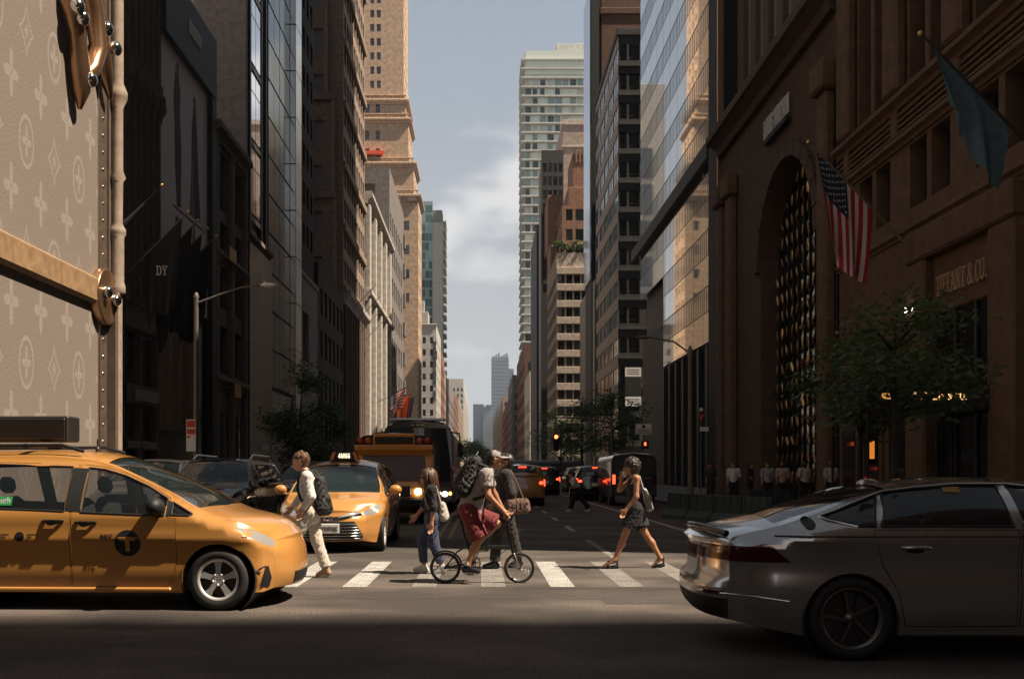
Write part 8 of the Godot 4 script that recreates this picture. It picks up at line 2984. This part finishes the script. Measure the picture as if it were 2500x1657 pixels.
	b.cbox(Vector3(-0.1, 0.85, 0), Vector3(0.06, 0.98, 0.015), 0.004)
	part(o, "plate", b, M.white_sign)
	b = MB.new()
	b.tube([Vector3(-0.02, -3.05, -0.04), Vector3(-0.02, 1.05, -0.04)], 0.03, 7)
	part(o, "post", b, M.pole_grey)
	o = thing("blade_sign", "tall dark blade sign with white ends on the charcoal block", "sign", Vector3(19.8, 9.9, -133.9))
	o.scale = Vector3.ONE * 1.38
	b = MB.new()
	b.cbox(Vector3(-0.8, 0, 0), Vector3(0.75, 3.75, 0.25), 0.03)
	part(o, "box", b, M.frame_dark)
	for q in [[0.05, 0.95], [2.85, 3.7]]:
		b = MB.new()
		b.box(Vector3(-0.78, q[0], 0.25), Vector3(0.73, q[1], 0.262))
		var wp := part(o, "white_panel", b, M.white_sign)
		for i in 3:
			b = MB.new()
			b.box(Vector3(-0.6, q[0] + 0.2 + i * 0.2, 0.262), Vector3(0.55, q[0] + 0.28 + i * 0.2, 0.266))
			part(wp, "print_line", b, M.frame_brown)
	o = thing("parking_sign", "white notice sign with a dark round symbol on a post at the right kerb", "sign", Vector3(8.7, 0.13, -55.0))
	b = MB.new()
	b.tube([Vector3(0, 0, -0.04), Vector3(0, 3.95, -0.04)], 0.035, 7)
	part(o, "post", b, M.pole_grey)
	b = MB.new()
	b.cbox(Vector3(-0.43, 3.35, 0), Vector3(0.43, 3.9, 0.02), 0.006)
	part(o, "plate", b, M.white_sign)
	b = MB.new()
	b.slab(circle(Vector2(0, 3.76), 0.1, 18), 0.02, 0.026)
	part(o, "round_symbol", b, M.frame_dark)
	for i in 3:
		b = MB.new()
		b.box(Vector3(-0.36, 3.41 + i * 0.08, 0.02), Vector3(0.36, 3.445 + i * 0.08, 0.025))
		part(o, "print_line", b, M.frame_brown)
	o = thing("walk_signal", "small lit red hand signal below the white notice sign", "signal", Vector3(8.72, 2.7, -54.5))
	b = MB.new()
	b.cbox(Vector3(-0.2, 0, -0.15), Vector3(0.2, 0.42, 0.0), 0.03)
	b.box(Vector3(-0.03, 0.1, -0.4), Vector3(0.03, 0.16, -0.15))
	part(o, "box", b, M.black)
	b = MB.new()
	b.cbox(Vector3(-0.07, 0.16, 0.0), Vector3(0.05, 0.34, 0.012), 0.02)
	part(o, "red_hand", b, glow("hand_red", 1.0, 0.15, 0.03, 1.2))
	# signal on a mast arm
	o = thing("traffic_signal", "traffic signal showing red over the right lanes in the shade", "traffic light", Vector3(8.9, 0.13, -70.0))
	b = MB.new()
	b.tube([Vector3(0, 0, 0), Vector3(0, 5.0, 0)], [0.13, 0.09], 10)
	b.tube([Vector3(0, 4.7, 0), Vector3(-1.8, 5.0, 0), Vector3(-3.9, 5.05, 0)], [0.07, 0.06, 0.045], 8)
	part(o, "mast", b, M.pole_grey)
	b = MB.new()
	b.cbox(Vector3(-4.0, 2.75, -0.18), Vector3(-3.62, 3.95, 0.06), 0.04)
	b.tube([Vector3(-3.81, 3.9, -0.05), Vector3(-3.81, 5.05, 0)], 0.03, 6)
	var hd := part(o, "head", b, M.black)
	for i in 3:
		b = MB.new()
		b.xf = Transform3D(Basis(Vector3.RIGHT, PI / 2), Vector3(-3.81, 3.0 + i * 0.36, 0.06))
		b.lathe([[0.0, 0.05], [0.08, 0.04], [0.125, 0.0]], 16)
		part(hd, "lens", b, glow("signal_red", 1.0, 0.1, 0.03, 5.0) if i == 2 else M.black_gloss)
		b = MB.new()
		b.xf = Transform3D(Basis(Vector3.RIGHT, PI / 2), Vector3(-3.81, 3.0 + i * 0.36, 0.06))
		b.lathe([[0.14, 0.0], [0.15, 0.2]], 12, PI, TAU)
		part(hd, "visor", b, M.black)

	# ---- teal barriers along the right kerb
	var tb := wall("barrier_teal", 0.05, 0.085, 0.08, 0.55, 1.5, 0.8, 0.4)
	var bl := ["teal barrier at the left end of the row by the kerb", "second teal barrier from the left in the kerb row", "third teal barrier from the left in the kerb row", "fourth teal barrier in the kerb row beside the silver sedan", "short teal barrier standing behind the kerb row"]
	for i in 5:
		var p0 := Vector3(6.3, 0, -32.4).lerp(Vector3(8.0, 0, -26.4), i / 4.0) if i < 4 else Vector3(8.7, 0.13, -31.0)
		o = thing("barrier", bl[i], "barrier", p0, 1.295 - 0.04 * i if i < 4 else 0.4, "teal barriers by the right kerb")
		o.rotation.y = -1.295 if i < 4 else 0.3
		b = MB.new()
		b.xf = Transform3D(Basis(Vector3(0, 0, 1), Vector3.UP, Vector3(-1, 0, 0)), Vector3(0.75, 0, 0))
		b.slab(v2([-0.3, 0, 0.3, 0, 0.28, 0.12, 0.12, 0.3, 0.08, 0.8, -0.08, 0.8, -0.12, 0.3, -0.28, 0.12]), 0.02, 1.5)
		part(o, "block", b, tb)
		for k in 4:
			b = MB.new()
			b.cbox(Vector3(-0.66 + k * 0.4, 0.1, -0.13), Vector3(-0.6 + k * 0.4, 0.78, 0.13), 0.02)
			part(o, "rib", b, tb)

	# ---- lit canopy with gold letters before the limestone store
	o = thing("shop_canopy", "black pavement canopy with lit gold letters beside the limestone store", "canopy", Vector3(12.4, 0.13, -28.0))
	b = MB.new()
	b.cbox(Vector3(-1.9, 3.05, -3.0), Vector3(1.9, 3.75, 0.0), 0.03)
	part(o, "fascia", b, M.black)
	for x in [-1.8, 1.8]:
		for z in [-0.1, -2.9]:
			b = MB.new()
			b.tube([Vector3(x, 0, z), Vector3(x, 3.06, z)], 0.04, 8)
			part(o, "post", b, M.black)
	words(o, "lettering", "TIFFANY & CO.", glow("sign_gold", 1.0, 0.55, 0.2, 0.8), 0.2, 0.02, Vector3(0.15, 3.42, 0.012), Vector3.ZERO, true, 1.45)
	b = MB.new()
	b.cbox(Vector3(-1.45, 3.34, 0.0), Vector3(-1.12, 3.5, 0.014), 0.01)
	part(o, "gold_emblem", b, glow("emblem_gold", 1.0, 0.45, 0.12, 0.35))
	for i in 9:
		b = MB.new()
		b.cbox(Vector3(1.0 + i * 0.09, 3.3, 0.0), Vector3(1.03 + i * 0.09, 3.54, 0.012), 0.004)
		part(o, "grille_slat", b, M.dark_steel)
	o = thing("lit_display", "small orange lit display window in the dark store front on the right", "display", Vector3(14.3, 1.75, -37.3))
	b = MB.new()
	b.cbox(Vector3(-0.06, 0, -0.45), Vector3(0.08, 1.0, 0.45), 0.02)
	part(o, "frame", b, M.frame_dark)
	b = MB.new()
	b.box(Vector3(-0.075, 0.2, -0.22), Vector3(-0.06, 0.85, 0.22))
	part(o, "lit_panel", b, glow("display_orange", 1.0, 0.32, 0.04, 0.3))
	o = thing("twin_floodlight", "pair of small white floodlights above the store portal", "lamp", Vector3(13.85, 6.75, -33.4))
	for k in 2:
		b = MB.new()
		b.ball(Vector3(0, 0, k * 0.35), Vector3(0.09, 0.09, 0.09), 8, 10)
		part(o, "bulb", b, glow("flood_white", 1.0, 0.85, 0.6, 2.5))
	b = MB.new()
	b.tube([Vector3(0.5, -0.1, 0.17), Vector3(0.05, -0.08, 0.17)], 0.03, 6)
	b.tube([Vector3(0.03, -0.06, 0), Vector3(0.03, -0.06, 0.35)], 0.025, 6)
	part(o, "bracket", b, M.dark_steel)
